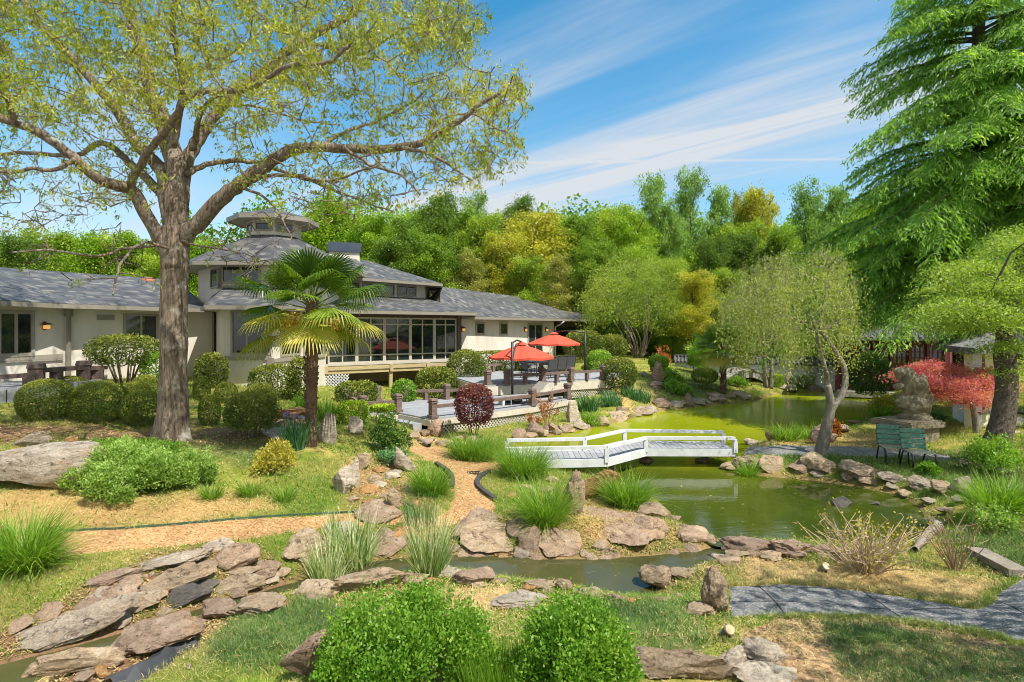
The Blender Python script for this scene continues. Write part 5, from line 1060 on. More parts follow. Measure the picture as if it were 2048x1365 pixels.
# carved stone sculpture on a pedestal
sg = G(1832, 888); sD = sg[1]
ped = thing('pedestal', 'square ochre stone pedestal with moulded top behind the green seats', 'pedestal', sg)
px_m = sD/F
b = MB(); b.box((sg[0], sg[1]+.35, sg[2]+.20), (1.12, 1.0, .5), .35); b.build('base', M['concrete'], ped)
b = MB(); b.box((sg[0], sg[1]+.35, sg[2]+.52), (1.32, 1.18, .14), .35); b.box((sg[0], sg[1]+.35, sg[2]+.60), (1.22, 1.08, .05), .35); b.build('moulded_top', M['concrete'], ped)
def sculpture():
    zt = sg[2]+.625; D = sD+.35
    def at(px, py, dy=0.): return np.array([(px-CX)/F*D, D+dy, ZC-(py-Y0)/F*D])
    bm = bmesh.new(); parts = []
    def blob(c, s, seed, rough=.14): V, Fa = stone_shape(seed, 3, 5, 0, rough, .75); return V*np.array(s)+c, Fa
    k = px_m*1.02; L = [blob(at(1830, 838), (62*k, 50*k, 26*k), 1, .05), blob(at(1830, 812), (54*k, 40*k, 50*k), 2), blob(at(1808, 806), (26*k, 26*k, 34*k), 3), blob(at(1858, 806), (16*k, 20*k, 46*k), 4), blob(at(1838, 778), (38*k, 30*k, 46*k), 5, .2), blob(at(1826, 764), (24*k, 24*k, 46*k), 6), blob(at(1812, 762), (18*k, 20*k, 60*k), 7, .1), blob(at(1800, 748), (22*k, 22*k, 26*k), 8), blob(at(1814, 743), (34*k, 18*k, 14*k), 9), blob(at(1797, 774), (20*k, 14*k, 16*k), 10, .06), blob(at(1800, 802), (22*k, 14*k, 12*k), 11, .06), blob(at(1846, 766), (20*k, 14*k, 40*k), 12, .22), blob(at(1842, 790), (30*k, 22*k, 30*k), 14, .22)]
    b = MB()
    for V, Fa in L: b.addnp(V, Fa)
    o = b.build('stone_sculpture', M['concrete'], None, True)
    md = o.modifiers.new('fuse', 'REMESH'); md.mode = 'VOXEL'; md.voxel_size = .022
    dg = bpy.context.evaluated_depsgraph_get(); me = bpy.data.meshes.new_from_object(o.evaluated_get(dg)); o.modifiers.clear(); o.data = me
    for p in me.polygons: p.use_smooth = True
    tag(o, 'carved weathered stone figure rising in frilled lobes on the pedestal', 'sculpture')
sculpture()
# ---------------------------------------------------------------- foliage tools
def unit(v): return v/(np.linalg.norm(v, axis=-1, keepdims=True)+1e-9)
def leafquads(C_, L, Wd, r, droop=0., up=0., dirs=None):
    """diamond leaves centred on C_; droop>0 hangs tips down, up>0 lays the blades flat to the sky"""
    n = len(C_); d = r.normal(size=(n, 3)) if dirs is None else dirs+r.normal(size=(n, 3))*.45
    d[:, 2] -= droop*1.6; d = unit(d); nn = r.normal(size=(n, 3)); nn[:, 2] += up*2.2; s = unit(np.cross(d, nn)); L = np.broadcast_to(L, (n,))*r.uniform(.7, 1.25, n); Wd = np.broadcast_to(Wd, (n,))
    a = C_-d*(L/2)[:, None]; t = C_+d*(L/2)[:, None]; c = C_-d*(L*.08)[:, None]
    V = np.stack([a, c+s*(Wd/2)[:, None], t, c-s*(Wd/2)[:, None]], 1).reshape(-1, 3); return V, np.arange(4*n).reshape(-1, 4)
class FB:
    """foliage buffer -> one mesh with per-face tint"""
    def __init__(s): s.V = []; s.A = []; s.T = []; s.n = 0
    def add(s, V, A, t):
        s.V.append(V); s.A.append(A+s.n); s.T.append(np.broadcast_to(np.asarray(t, float), (len(A),))); s.n += len(V)
    def mesh(s, name, off=(0, 0, 0)): return mk(name, np.concatenate(s.V)-np.array(off), np.concatenate(s.A), tint=np.clip(np.concatenate(s.T), 0, 1))
def clumptint(P, r, s=.5, amp=.5): return .45+(fbm(P[:, 0]*1.3+P[:, 2], P[:, 1]*1.1+P[:, 2]*.7, s, int(r.integers(99)))-.5)*amp*2+r.normal(size=len(P))*.13
def blades(base, r, L, Wd, lean=.25, bend=.9, nseg=3, azim=None):
    n = len(base); L = np.broadcast_to(L, (n,))*r.uniform(.38, 1.15, n)**.8; az = r.uniform(0, 2*math.pi, n) if azim is None else azim+r.normal(size=n)*.8
    h = np.stack([np.cos(az), np.sin(az), np.zeros(n)], 1); th = np.abs(r.normal(size=n))*lean; bd = bend*r.uniform(.3, 1.3, n); side = np.stack([-np.sin(az), np.cos(az), np.zeros(n)], 1)
    tw = r.normal(size=n)*.9; side = side*np.cos(tw)[:, None]+h*np.sin(tw)[:, None]
    p = base.copy(); rows = []
    for k in range(nseg+1):
        t = k/nseg; w = np.broadcast_to(Wd, (n,))*(1-t**1.7)*.5+.0006; rows.append(np.stack([p-side*w[:, None], p+side*w[:, None]], 1))
        a = th+bd*(t+.5/nseg); p = p+(h*np.sin(a)[:, None]+np.array([0, 0, 1])*np.cos(a)[:, None])*(L/nseg)[:, None]
    V = np.stack(rows, 1).reshape(-1, 3); o = np.arange(n)[:, None]*(nseg+1)*2; A = []
    for k in range(nseg): A.append(np.concatenate([o+2*k, o+2*k+1, o+2*k+3, o+2*k+2], 1))
    return V, np.stack(A, 1).reshape(-1, 4)
M['lawn'] = leafmat('lawn blades', (0.44, 0.36, 0.16), (0.27, 0.33, 0.065), (0.14, 0.26, 0.03), 0.25)
M['strawm'] = leafmat('dry straw', (.374, .242, .110), (.638, .462, .198), (.770, .594, .297), .12)
M['coverm'] = leafmat('low ground cover', (.060, .128, .034), (.119, .221, .048), (.289, .374, .119), .25)
M['holly'] = leafmat('clipped evergreen leaves', (0.05, 0.085, 0.016), (0.12, 0.16, 0.024), (0.3, 0.31, 0.05), 0.28, .42, .35)
M['azalea'] = leafmat('clipped azalea leaves', (.075, .115, .020), (.17, .215, .030), (.38, .38, .07), .32)
M['bright'] = leafmat('bright spring leaves', (0.065, 0.165, 0.014), (0.15, 0.3, 0.026), (0.33, 0.46, 0.07), 0.42)
M['limebox'] = leafmat('lime clipped box', (.108, .189, .016), (.243, .351, .019), (.486, .594, .041), .38)
M['yew'] = leafmat('dark yew needles', (.025, .070, .017), (.063, .133, .025), (.224, .336, .049), .25)
M['purple'] = leafmat('maroon loropetalum leaves', (.063, .020, .028), (.147, .039, .053), (.308, .119, .084), .3)
M['maple'] = leafmat('red maple leaves', (.36, .06, .11), (.60, .17, .23), (.74, .36, .28), .45)
M['mapledark'] = leafmat('dark red maple leaves', (.050, .015, .020), (.120, .030, .040), (.200, .060, .050), .3)
M['nandina'] = leafmat('loose sage green leaves', (.095, .18, .028), (.20, .32, .055), (.40, .52, .14), .4)
M['nandred'] = leafmat('red tipped leaves', (.168, .192, .048), (.408, .216, .060), (.600, .102, .060), .4)
M['goldshrub'] = leafmat('gold green leaves', (.208, .221, .039), (.390, .351, .052), (.598, .468, .104), .4)
M['iris'] = leafmat('blue green iris blades', (.049, .147, .063), (.084, .210, .084), (.168, .308, .126), .3)
M['tuft'] = leafmat('fresh green grass blades', (0.085, 0.185, 0.016), (0.18, 0.32, 0.03), (0.36, 0.47, 0.09), 0.42)
M['stripe'] = leafmat('cream striped iris blades', (.120, .220, .050), (.340, .420, .170), (.660, .660, .420), .35)
M['hosta'] = leafmat('broad hosta leaves', (.063, .168, .063), (.126, .266, .105), (.238, .392, .168), .35)
M['flower'] = leafmat('violet iris petals', (.200, .170, .480), (.300, .260, .620), (.420, .380, .700), .4)
# ---------------------------------------------------------------- turf, straw, ground cover: uncountable
def scatter(nm, wts, N, Lrange, wd, mat, seed, lean, bend, tintfn, flatlay=False, nseg=2, kindlabel=None, zoff=0.):
    r = np.random.default_rng(seed); vis = (fpx > -60) & (fpx < 2110) & (fpy < 1480) & (fpy > 700) & (fwet > .03) & (fc[:, 1] < 40)
    p = wts*vis; p = p/p.sum(); ix = r.choice(len(p), N, p=p); u, v = r.uniform(size=(2, N, 1)); q = gV[gF[ix]]
    B = (q[:, 0]*(1-u)+q[:, 1]*u)*(1-v)+(q[:, 3]*(1-u)+q[:, 2]*u)*v; D = B[:, 1]; sc = np.clip(D/8, .75, 3.); L = r.uniform(*Lrange, N)*np.sqrt(sc)
    if flatlay:
        az = r.uniform(0, 2*math.pi, N); d = np.stack([np.cos(az), np.sin(az), r.normal(size=N)*.22], 1); s = unit(np.cross(d, [0, 0, 1.]))*(wd*sc/2)[:, None]; B = B+[0, 0, .010]; L = L[:, None]
        V = np.stack([B-d*L/2-s, B-d*L/2+s, B+d*L/2+s, B+d*L/2-s], 1).reshape(-1, 3)+np.repeat(np.abs(r.normal(size=(N, 1)))*[[0, 0, .018]], 4, 0); A = np.arange(4*N).reshape(-1, 4); T = tintfn(B, r)
    else:
        V, A = blades(B-[0, 0, .01], r, L, wd*sc, lean, bend, nseg); T = np.repeat(tintfn(B, r), nseg)
    o = put(nm, mk(nm, V, A, tint=np.clip(T, 0, 1)), M[mat]); return tag(o, kind='stuff')
noisew = np.clip((fbm(fc[:, 0], fc[:, 1], 1.3, 77)-.34)*4, .06, 1)
w_lawn = np.where(cls == 0, 1., np.where(cls == 3, .10, .015*(cls == 1)))*(1-.90*w_straw)*(1-.9*w_dirt)*(1-.6*w_cover)*noisew
scatter('lawn_grass', w_lawn, 380000, (.04, .115), .0050, 'lawn', 21, .5, .8, lambda B, r: .42+(fbm(B[:, 0], B[:, 1], 1.1, 50)-.5)*1.5+r.normal(size=len(B))*.2)
w_st = (cls == 0)*np.maximum(w_straw, .10)*(1-w_dirt)+(cls == 1)*.10+(cls == 3)*.12
scatter('straw_mulch', w_st, 60000, (.04, .11), .0042, 'strawm', 22, 0, 0, lambda B, r: .5+(fbm(B[:, 0], B[:, 1], .6, 51)-.5)+r.normal(size=len(B))*.25, flatlay=True)
scatter('ground_cover', w_cover*np.where(cls == 3, 1, cls == 0)*np.clip(noisew*1.5, 0, 1), 90000, (.06, .15), .006, 'coverm', 23, .6, 1.1, lambda B, r: .35+(fbm(B[:, 0], B[:, 1], .7, 52)-.5)*1.3+r.normal(size=len(B))*.2)
scatter('low_weeds', (cls == 0)*np.clip((fbm(fc[:, 0], fc[:, 1], .9, 91)-.52)*9, 0, 1)*(1-.8*w_straw)*(1-.6*w_dirt), 26000, (.05, .10), .020, 'bright', 27, .7, .8, lambda B, r: .35+(fbm(B[:, 0], B[:, 1], .5, 53)-.5)*1.3+r.normal(size=len(B))*.2)
wb = wmask(BANK, 20); scatter('bank_grass', (cls == 0)*np.maximum(wb, (fwet < .8)*.6)*np.clip((fbm(fc[:, 0], fc[:, 1], .5, 95)-.47)*8, 0, 1), 30000, (.06, .15), .0055, 'tuft', 28, .6, 1.1, lambda B, r: .4+(fbm(B[:, 0], B[:, 1], .4, 54)-.5)*1.3+r.normal(size=len(B))*.25)
w_litter = (cls == 0)*w_dirt+.012*(cls == 0)*(fpy > 720); scatter('leaf_litter', w_litter, 14000, (.03, .06), .013, 'strawm', 24, 0, 0, lambda B, r: r.uniform(-.3, .6, len(B)), flatlay=True)
# ---------------------------------------------------------------- clipped bushes
def shell(r, n, p=2.4, lo=.80, hi=1.02, bottom=-.85):
    d = unit(r.normal(size=(n*2, 3))); d = d[d[:, 2] > bottom][:n]; k = (np.abs(d)**p).sum(1)**(-1/p); return d*k[:, None]*r.uniform(lo, hi, len(d))[:, None]**.5, d
def bush(x0, x1, y0, y1, mat, label, p=2.3, n=None, dr=1., lump=.05, stems=0, clear=0., leaf=None, name='round_bush', cat='bush', group='clipped round bushes', topt=.55, g=None, asp=.55, loose=0., stemmat='stem', droop=0., lobes=0):
    """rounded shrub: foot at row y1, crown top at y0; clear = bare stem fraction below the crown; lobes = a bush of several uneven mounds"""
    cx = (x0+x1)/2; g = G(cx, y1-1) if g is None else np.array(g, float); D = g[1]; w = (x1-x0)/F*D; d = w*dr; D2 = D+d*.4
    top = ZC-(y0-Y0)/F*D2; H = max(top-g[2], .2); RS[0] += 1; r = np.random.default_rng(RS[0]); t = thing(name, label, cat, g, group)
    if loose >= .3 and not lobes: lobes = 9
    if mat == 'azalea': leaf, lump, p, lo = .045, .02, 2.15, .80
    else: lo = .55
    px = D/(F/2); leaf = leaf or float(np.clip(2.9*px, .028, .10)); area = w*(H*(1-clear))*3.0; n = n or int(np.clip(area/(leaf*leaf*asp)*3.0, 1600, 26000))
    zc0 = H*clear; fb = FB()
    if lobes:
        cs = []; tot = 0
        for i in range(lobes):
            a = 2.4*i+r.uniform(-.5, .5); q = math.sqrt((i+.4)/lobes)*(.78 if lobes < 12 else .90); sz = r.uniform(.34, .56)*(1-.22*q)*(1. if lobes < 12 else .66); zz = (1-q**2*(.55 if lobes < 12 else .38))*r.uniform(.58 if lobes > 11 else .68, 1.10); cs.append((math.cos(a)*q, math.sin(a)*q, zz, sz)); tot += sz**2
        for (a, c_, zz, sz) in cs:
            m = int(n*sz**2/tot); S, dn = shell(r, m, 2., .35, 1.05, -.5); S = S*(1+r.normal(size=(len(S), 1))*.10)
            hz = zz*(H-zc0); C_ = np.stack([(a+S[:, 0]*sz)*w/2, (c_+S[:, 1]*sz)*d/2+d*.5, zc0+hz*.5+S[:, 2]*hz*.52], 1)
            lum = (fbm(C_[:, 0]*3+C_[:, 2]*2, C_[:, 1]*3, .6, RS[0] % 40)-.5)*2; C_ += dn*(lum*.10*w/4)[:, None]; C_[:, 2] = np.maximum(C_[:, 2]+ground(C_[:, 0]+g[0], C_[:, 1]+g[1])-g[2], ground(C_[:, 0]+g[0], C_[:, 1]+g[1])-g[2]+.01)
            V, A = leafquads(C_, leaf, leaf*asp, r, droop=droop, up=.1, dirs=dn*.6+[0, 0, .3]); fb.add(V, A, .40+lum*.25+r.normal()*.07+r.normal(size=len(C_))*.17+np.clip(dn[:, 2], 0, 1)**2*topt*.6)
        m = n//14; a = r.uniform(0, 2*math.pi, m//9+1); q = np.sqrt(r.uniform(size=len(a)))*.85   # stray shoots
        for ai, qi in zip(a, q):
            b0 = np.array([math.cos(ai)*qi*w/2, math.sin(ai)*qi*d/2+d*.5, zc0+(H-zc0)*(1-qi*qi*.6)*.85]); dv = unit(np.array([math.cos(ai)*.5, math.sin(ai)*.5, 1.])+r.normal(size=3)*.3); s = np.linspace(0, 1, 9)*H*r.uniform(.12, .30); C_ = b0+np.outer(s, dv)+r.normal(size=(9, 3))*leaf*.4; V, A = leafquads(C_, leaf, leaf*asp, r, dirs=np.tile(dv*.6, (9, 1))); fb.add(V, A, .55+r.normal(size=9)*.15)
    else:
        S, dn = shell(r, n, p, lo=lo-.3*loose, hi=1.03+loose*.3); lum = (fbm(S[:, 0]*2+S[:, 2]+g[0], S[:, 1]*2+g[1]-S[:, 2], .55, RS[0] % 50)-.5)*2; S = S*(1+lump*lum)[:, None]
        C_ = np.stack([S[:, 0]*w/2, S[:, 1]*d/2+d*.5, zc0+(S[:, 2]+.86)/1.86*(H-zc0)], 1); C_[:, 2] = np.maximum(C_[:, 2], .02)
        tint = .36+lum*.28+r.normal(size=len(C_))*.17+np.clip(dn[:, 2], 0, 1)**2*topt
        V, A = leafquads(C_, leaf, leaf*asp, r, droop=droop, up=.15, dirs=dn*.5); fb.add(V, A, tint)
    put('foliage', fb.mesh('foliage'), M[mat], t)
    b = MB(); k = max(stems, 3); zt = zc0+(H-zc0)*.45
    for i in range(k):
        a = 2*math.pi*i/k+r.uniform(0, .8); rr = w*.07*(1+.3*r.uniform()); e = w*(.30 if stems else .2)*r.uniform(.6, 1.1); R0 = max(.012, w*.018)
        P = [np.array([math.cos(a)*rr, math.sin(a)*rr+d*.5, -.05]), np.array([math.cos(a)*(rr+e)*.5, math.sin(a)*(rr+e)*.5+d*.5, zt*.5]), np.array([math.cos(a)*e, math.sin(a)*e+d*.5, zt])]
        P, R = smooth_path(P, [R0, R0*.75, R0*.45], 3); b.tube(P+g, R, 5)
    b.build('stems', M[stemmat], t); return t
AZ = 'azalea'
bush(1, 103, 759, 848, AZ, 'flattened dark round azalea at the left edge below the terrace'); bush(105, 213, 763, 852, AZ, 'wide dark azalea dome second from the left'); bush(71, 147, 753, 818, AZ, 'azalea dome behind and between the two left ones', g=(*PD(110, 17.6), 1.25))
bush(221, 299, 782, 858, AZ, 'round azalea dome just left of the oak trunk'); bush(221, 289, 763, 830, AZ, 'azalea dome behind the one just left of the oak', g=(*PD(255, 17.8), 1.25)); bush(251, 299, 750, 800, AZ, 'farthest azalea dome left of the oak', g=(*PD(275, 18.8), 1.35))
bush(136, 272, 668, 775, 'holly', 'tall dark shrub on many bare stems against the left wing wall', 2.2, stems=9, clear=.40, lump=.10, group=None, g=(*PD(204, 18.9), 1.6)); bush(266, 320, 704, 775, 'bright', 'bright green rounded shrub at the wall left of the oak', lump=.1, group=None, g=(*PD(293, 19.6), 1.6))
bush(374, 438, 706, 780, 'holly', 'loose evergreen against the wall right of the oak', lump=.12, group=None); bush(379, 411, 753, 806, AZ, 'small azalea dome at the right of the oak trunk', g=(*PD(395, 17.8), 1.25)); bush(419, 463, 765, 812, AZ, 'low azalea dome in the middle of the house bed', g=(*PD(441, 17.6), 1.25))
bush(387, 429, 790, 856, AZ, 'azalea dome beside the oak roots on the right'); bush(475, 538, 766, 838, AZ, 'yellow-topped azalea dome in front of the bay', topt=.6); bush(424, 532, 786, 890, 'holly', 'dark loose shrub with visible stems in front of the house bed', 2.1, lump=.14, stems=6, clear=.22, loose=.25, group=None)
bush(480, 578, 729, 800, 'holly', 'broad clipped evergreen under the bay window', 2.7, group=None); bush(564, 615, 714, 806, 'holly', 'dark upright shrub behind the palm', lump=.12, group=None); bush(660, 746, 762, 812, 'holly', 'clipped evergreen dome under the left sun room beam', 2.8, topt=.5); bush(777, 828, 758, 812, 'bright', 'small yellow-green dome under the sun room', topt=.5)
bush(824, 910, 734, 800, 'holly', 'large clipped dome at the right end of the sun room', 2.6, topt=.5); bush(888, 970, 699, 790, 'holly', 'tall rounded yellow-green shrub right of the sun room', 2.3, lump=.1, topt=.5, stems=6, clear=.12); bush(672, 727, 803, 856, 'limebox', 'square clipped lime hedge cube by the deck', 7, lump=.015, topt=.5, name='hedge', group=None)
bush(936, 1052, 702, 736, 'holly', 'long clipped hedge along the right wing wall', 6, dr=.35, lump=.02, name='hedge', group=None, g=(*PD(1000, 31.0), 1.35))
bush(714, 808, 826, 910, 'yew', 'spreading dark yew below a flat clipped top', 2.0, lump=.22, loose=.5, name='yew', cat='shrub', group=None, topt=.5); bush(738, 784, 811, 850, 'limebox', 'flat-topped bright clipped box rising behind the yew', 6, lump=.02, topt=.6, name='hedge', group=None, g=(*PD(760, 18.2), .95))
bush(903, 986, 767, 872, 'purple', 'maroon ball-shaped bush on a short trunk in front of the deck', 2.2, clear=.20, stems=4, lump=.07, topt=.45, group=None, g=(*PD(945, 17.6), .25))
bush(1208, 1282, 714, 796, 'holly', 'dark green ball-shaped tree shrub on a trunk by the pond', 2.2, clear=.2, stems=4, lump=.08, group=None); bush(1130, 1216, 660, 738, 'holly', 'big dark evergreen dome behind the dining deck', lump=.07, group=None, g=(*PD(1173, 34.5), 1.8)); bush(1196, 1262, 668, 735, 'holly', 'second big evergreen dome right of the umbrella mast', lump=.07, group=None, g=(*PD(1229, 35.5), 1.8))
bush(1175, 1232, 700, 752, 'bright', 'light green shrub right of the umbrella mast', lump=.12, group=None); bush(1302, 1342, 711, 746, 'bright', 'bright clipped dome behind the pointed lawn stone', 2.8, topt=.5, g=(*PD(1322, 29.8), 1.6))
bush(1392, 1444, 736, 786, 'azalea', 'cloud-pruned shrub on thin stems on the left pond bank', 2.2, clear=.35, stems=4, lump=.15, group=None); bush(1486, 1512, 734, 764, 'limebox', 'square clipped box beside the arch bridge', 7, lump=.02, name='hedge', group='clipped box cubes behind the pond', g=(*PD(1499, 34.8), .9))
for x0, x1, y0, y1, lab in ((1543, 1570, 749, 778, 'clipped box cube right of the arch bridge'), (1601, 1633, 751, 781, 'clipped box cube right of the pointed grey stone'), (1644, 1677, 756, 783, 'clipped box cube beside the red pavilion')): bush(x0, x1, y0, y1, 'limebox', lab, 7, lump=.02, name='hedge', group='clipped box cubes behind the pond')
bush(1726, 1802, 703, 787, 'yew', 'very dark round camellia before the red pavilion', 2.3, lump=.06, group=None, g=(*PD(1764, 26.5), .5)); bush(1748, 1814, 783, 834, 'goldshrub', 'yellow-green spreading shrub left of the sculpture', lump=.2, loose=.4, name='shrub', cat='shrub', group=None); bush(1656, 1690, 838, 886, 'nandred', 'small gold and red nandina beside the forked tree', lump=.2, loose=.5, name='shrub', cat='shrub', group=None)
bush(1340, 1372, 690, 740, 'nandred', 'red-leaved shrub under the gold tree', lump=.2, loose=.4, name='shrub', cat='shrub', group=None, g=(*PD(1330, 36), 1.7)); bush(1378, 1428, 676, 740, 'bright', 'light green upright shrub left of the small palm', lump=.18, loose=.3, name='shrub', cat='shrub', group=None, g=(*PD(1402, 33), .9))
# loose shrubs
bush(78, 312, 902, 1022, 'nandina', 'big loose sage-green spreading shrub on the left mulch', 2.1, dr=.8, lump=.22, loose=.35, name='shrub', cat='shrub', group=None, n=17000, asp=.36, leaf=.07, lobes=20); bush(286, 404, 900, 990, 'nandina', 'smaller loose sage-green shrub right of the big spreading one', 2.1, lump=.2, loose=.35, name='shrub', cat='shrub', group=None, n=9000, asp=.36, leaf=.065, lobes=14)
bush(485, 575, 890, 962, 'goldshrub', 'yellow and bronze twiggy shrub on the mound', 2., lump=.25, loose=.6, name='shrub', cat='shrub', group=None, n=2600, stems=8); bush(742, 806, 896, 938, 'hosta', 'low glossy broad-leaved clump below the yew', lump=.15, loose=.4, name='shrub', cat='shrub', group=None)
for x0, x1, y0, y1, lab, n in ((575, 985, 1196, 1475, 'large bright leafy bush at the bottom, left of the iris patch', 30000), (1018, 1306, 1202, 1470, 'large bright leafy bush at the bottom, right of the iris patch', 22000)):
    bush(x0, x1, y0, y1, 'bright', lab, 2.1, dr=.8, lump=.24, loose=.30, name='shrub', cat='shrub', group='leafy foreground bushes', lobes=24, n=n, leaf=.034, asp=.62, topt=.25, stems=14)
bush(300, 420, 838, 884, 'nandina', 'low sage-green seedlings left of the oak roots', lump=.25, loose=.5, name='shrub', cat='shrub', group=None, g=(*PD(140, 14.6), 1.1)); bush(120, 330, 880, 925, 'bright', 'low mat of fresh weeds behind the loose shrubs', lump=.3, loose=.5, dr=.5, name='shrub', cat='shrub', group=None)
bush(1845, 1915, 812, 856, 'hosta', 'broad-leaved hosta clump right of the pedestal', lump=.2, loose=.5, name='hosta', cat='plant', group=None, leaf=.20, asp=.5, n=420); bush(1850, 1896, 926, 958, 'bright', 'pale leafy weeds in front of the right green seat', lump=.3, loose=.6, name='shrub', cat='shrub', group=None, n=1300)
bush(1980, 2080, 870, 960, 'bright', 'leafy green ground shrub at the right of the leaning trunk', lump=.3, loose=.5, name='shrub', cat='shrub', group=None); bush(1975, 2080, 1010, 1075, 'nandina', 'low grey-green shrub at the right edge below the grass clump', lump=.25, loose=.4, name='shrub', cat='shrub', group=None)
for px, py, w, h, lab in ((1350, 770, 60, 26, 'low mound of bright weeds below the pointed lawn stone'), (1365, 795, 70, 24, 'spreading weeds on the left pond bank edge'), (1420, 757, 50, 22, 'low weeds under the small palm'), (1330, 748, 40, 20, 'low weeds right of the pointed lawn stone'), (1480, 775, 44, 22, 'weeds at the foot of the arch bridge')): bush(px-w/2, px+w/2, py-h, py+4, 'bright', lab, lump=.3, loose=.5, dr=.8, name='shrub', cat='shrub', group=None)
# bare cane shrubs
def canes(x0, x1, y0, y1, label, ncane, mat, lmat, nleaf, name='bare_shrub', spread=.5, leafsz=.05):
    g = G((x0+x1)/2, y1); D = g[1]; w = (x1-x0)/F*D; H = (y1-y0)/F*D*.95; RS[0] += 1; r = np.random.default_rng(RS[0]); t = thing(name, label, 'shrub', g); b = MB(); tips = []
    for i in range(ncane):
        a = r.uniform(0, 2*math.pi); rad = w*spread*math.sqrt(r.uniform()); e = np.array([math.cos(a)*rad, math.sin(a)*rad*.8, H*r.uniform(.55, 1.)*(1-.35*(rad/(w*spread))**2)]); s = np.array([math.cos(a), math.sin(a), 0])*w*.07*r.uniform(.2, 1)
        m_ = s*.5+e*.5+np.array([*r.normal(size=2)*w*.05, H*.06]); P, R = smooth_path([s+[0, 0, -.04], m_, e], [.0095, .007, .004], 3); b.tube(P+g, R, 4); tips.append(P[2:])
        for q in range(r.integers(1, 4)):
            k = r.integers(2, len(P)); d = unit(r.normal(size=3)+[0, 0, .9])*H*r.uniform(.10, .25); b.tube([P[k]+g, P[k]+d*.6+r.normal(size=3)*.01+g, P[k]+d+g], [.005, .004, .0025], 4, False); tips.append(np.array([P[k]+d*.6, P[k]+d]))
    b.build('canes', M[mat], t); tp = np.concatenate(tips); ix = r.integers(0, len(tp), nleaf); C_ = tp[ix]+r.normal(size=(nleaf, 3))*.03; V, A = leafquads(C_, leafsz, leafsz*.6, r); fb = FB(); fb.add(V, A, r.uniform(0, 1, nleaf)); put('foliage', fb.mesh('foliage'), M[lmat], t)
canes(1618, 1842, 1008, 1145, 'leafless tan cane shrub spreading before the front pond', 80, 'twig', 'goldshrub', 420, spread=.56); canes(1852, 1975, 1000, 1140, 'thin twiggy shrub with few green leaves right of the bare cane shrub', 22, 'stemred', 'bright', 200, spread=.6, leafsz=.04)
canes(1070, 1118, 770, 850, 'tall slender nandina with red tips in front of the lower deck', 16, 'stemred', 'nandred', 420, leafsz=.08); canes(1048, 1086, 826, 852, 'small red and yellow seedling shrub at the lower deck lattice', 10, 'stemred', 'nandred', 200, leafsz=.09); canes(690, 760, 690, 800, 'thin twigs behind the palm', 3, 'twig', 'holly', 20) if False else None
# ---------------------------------------------------------------- grass and iris clumps
def clump(x0, x1, y0, y1, n, mat, label, lean=.42, bend=1.25, wd=.010, name='grass_clump', group='arching grass clumps', cat='grass', base=.28, L=None, nseg=4, stripe=False, flowers=0):
    cx = (x0+x1)/2; g = G(cx, y1-3); D = g[1]; w = (x1-x0)/F*D; H = (y1-y0)/F*D; RS[0] += 1; r = np.random.default_rng(RS[0]); a = r.uniform(0, 2*math.pi, n); rr = np.sqrt(r.uniform(size=n))*w*base
    B = np.stack([np.cos(a)*rr, np.sin(a)*rr*.75, np.full(n, -.02)], 1); B[:, 2] += ground(B[:, 0]+g[0], B[:, 1]+g[1])-g[2]
    V, A = blades(B, r, L or H*1.12, wd*max(1, D/9), lean, bend, nseg, azim=a); T = np.repeat(.42+r.normal(size=n)*.2+(fbm(B[:, 0], B[:, 1], .12, 4)-.5)*.5, nseg) if not stripe else np.repeat(np.where(r.uniform(size=n) < .55, r.uniform(.6, 1., n), r.uniform(0, .4, n)), nseg)
    t = thing(name, label, cat, g, group); put('blades', mk('blades', V, A, tint=np.clip(T, 0, 1)), M[mat], t)
    for k in range(flowers):
        p = np.array([r.uniform(-w*.4, w*.4), r.uniform(-.15, .15), H*r.uniform(.95, 1.25)]); b = MB(); b.tube([g+[p[0]*.6, p[1], 0], g+p], .006, 4); b.build('flower_stalk', M['stem'], t)
        V, A = leafquads(p+r.normal(size=(14, 3))*.035, .10, .06, r); fb = FB(); fb.add(V, A, r.uniform(0, 1, 14)); put('flower', fb.mesh('flower'), M['flower'], t)
    return t
clump(898, 1012, 864, 920, 1500, 'tuft', 'wide grass clump left of the white bridge', wd=.009, base=.42); clump(1000, 1096, 884, 960, 1500, 'tuft', 'tall grass clump hiding the left end of the white bridge', wd=.009, base=.34); clump(816, 908, 928, 992, 900, 'tuft', 'grass clump left of the gravel path bend'); clump(1034, 1142, 952, 1048, 1100, 'tuft', 'dense grass clump left of the ochre pillar stone'); clump(1192, 1312, 938, 1018, 1000, 'tuft', 'grass clump right of the ochre pillar stone by the water')
clump(-20, 118, 1020, 1140, 1300, 'tuft', 'lush grass clump at the left edge of the gravel path', wd=.014); clump(398, 450, 962, 1000, 220, 'tuft', 'small grass tuft leftmost on the mulch', group='small tufts on the mound'); clump(470, 526, 952, 994, 240, 'tuft', 'small grass tuft below the bronze shrub', group='small tufts on the mound'); clump(545, 590, 966, 1006, 160, 'tuft', 'thin grass tuft rightmost on the mound', group='small tufts on the mound')
clump(1928, 2060, 944, 1034, 900, 'tuft', 'big grass clump at the right edge of the front pond', wd=.016); clump(1476, 1518, 912, 958, 260, 'tuft', 'small grass tuft at the right bridge end'); clump(1540, 1600, 846, 884, 420, 'tuft', 'grass clump on the isthmus behind the bridge, left one', base=.4); clump(1590, 1650, 848, 882, 380, 'tuft', 'grass clump on the isthmus beside the forked tree', base=.4); clump(1740, 1778, 806, 842, 260, 'tuft', 'bright grass clump left of the sculpture')
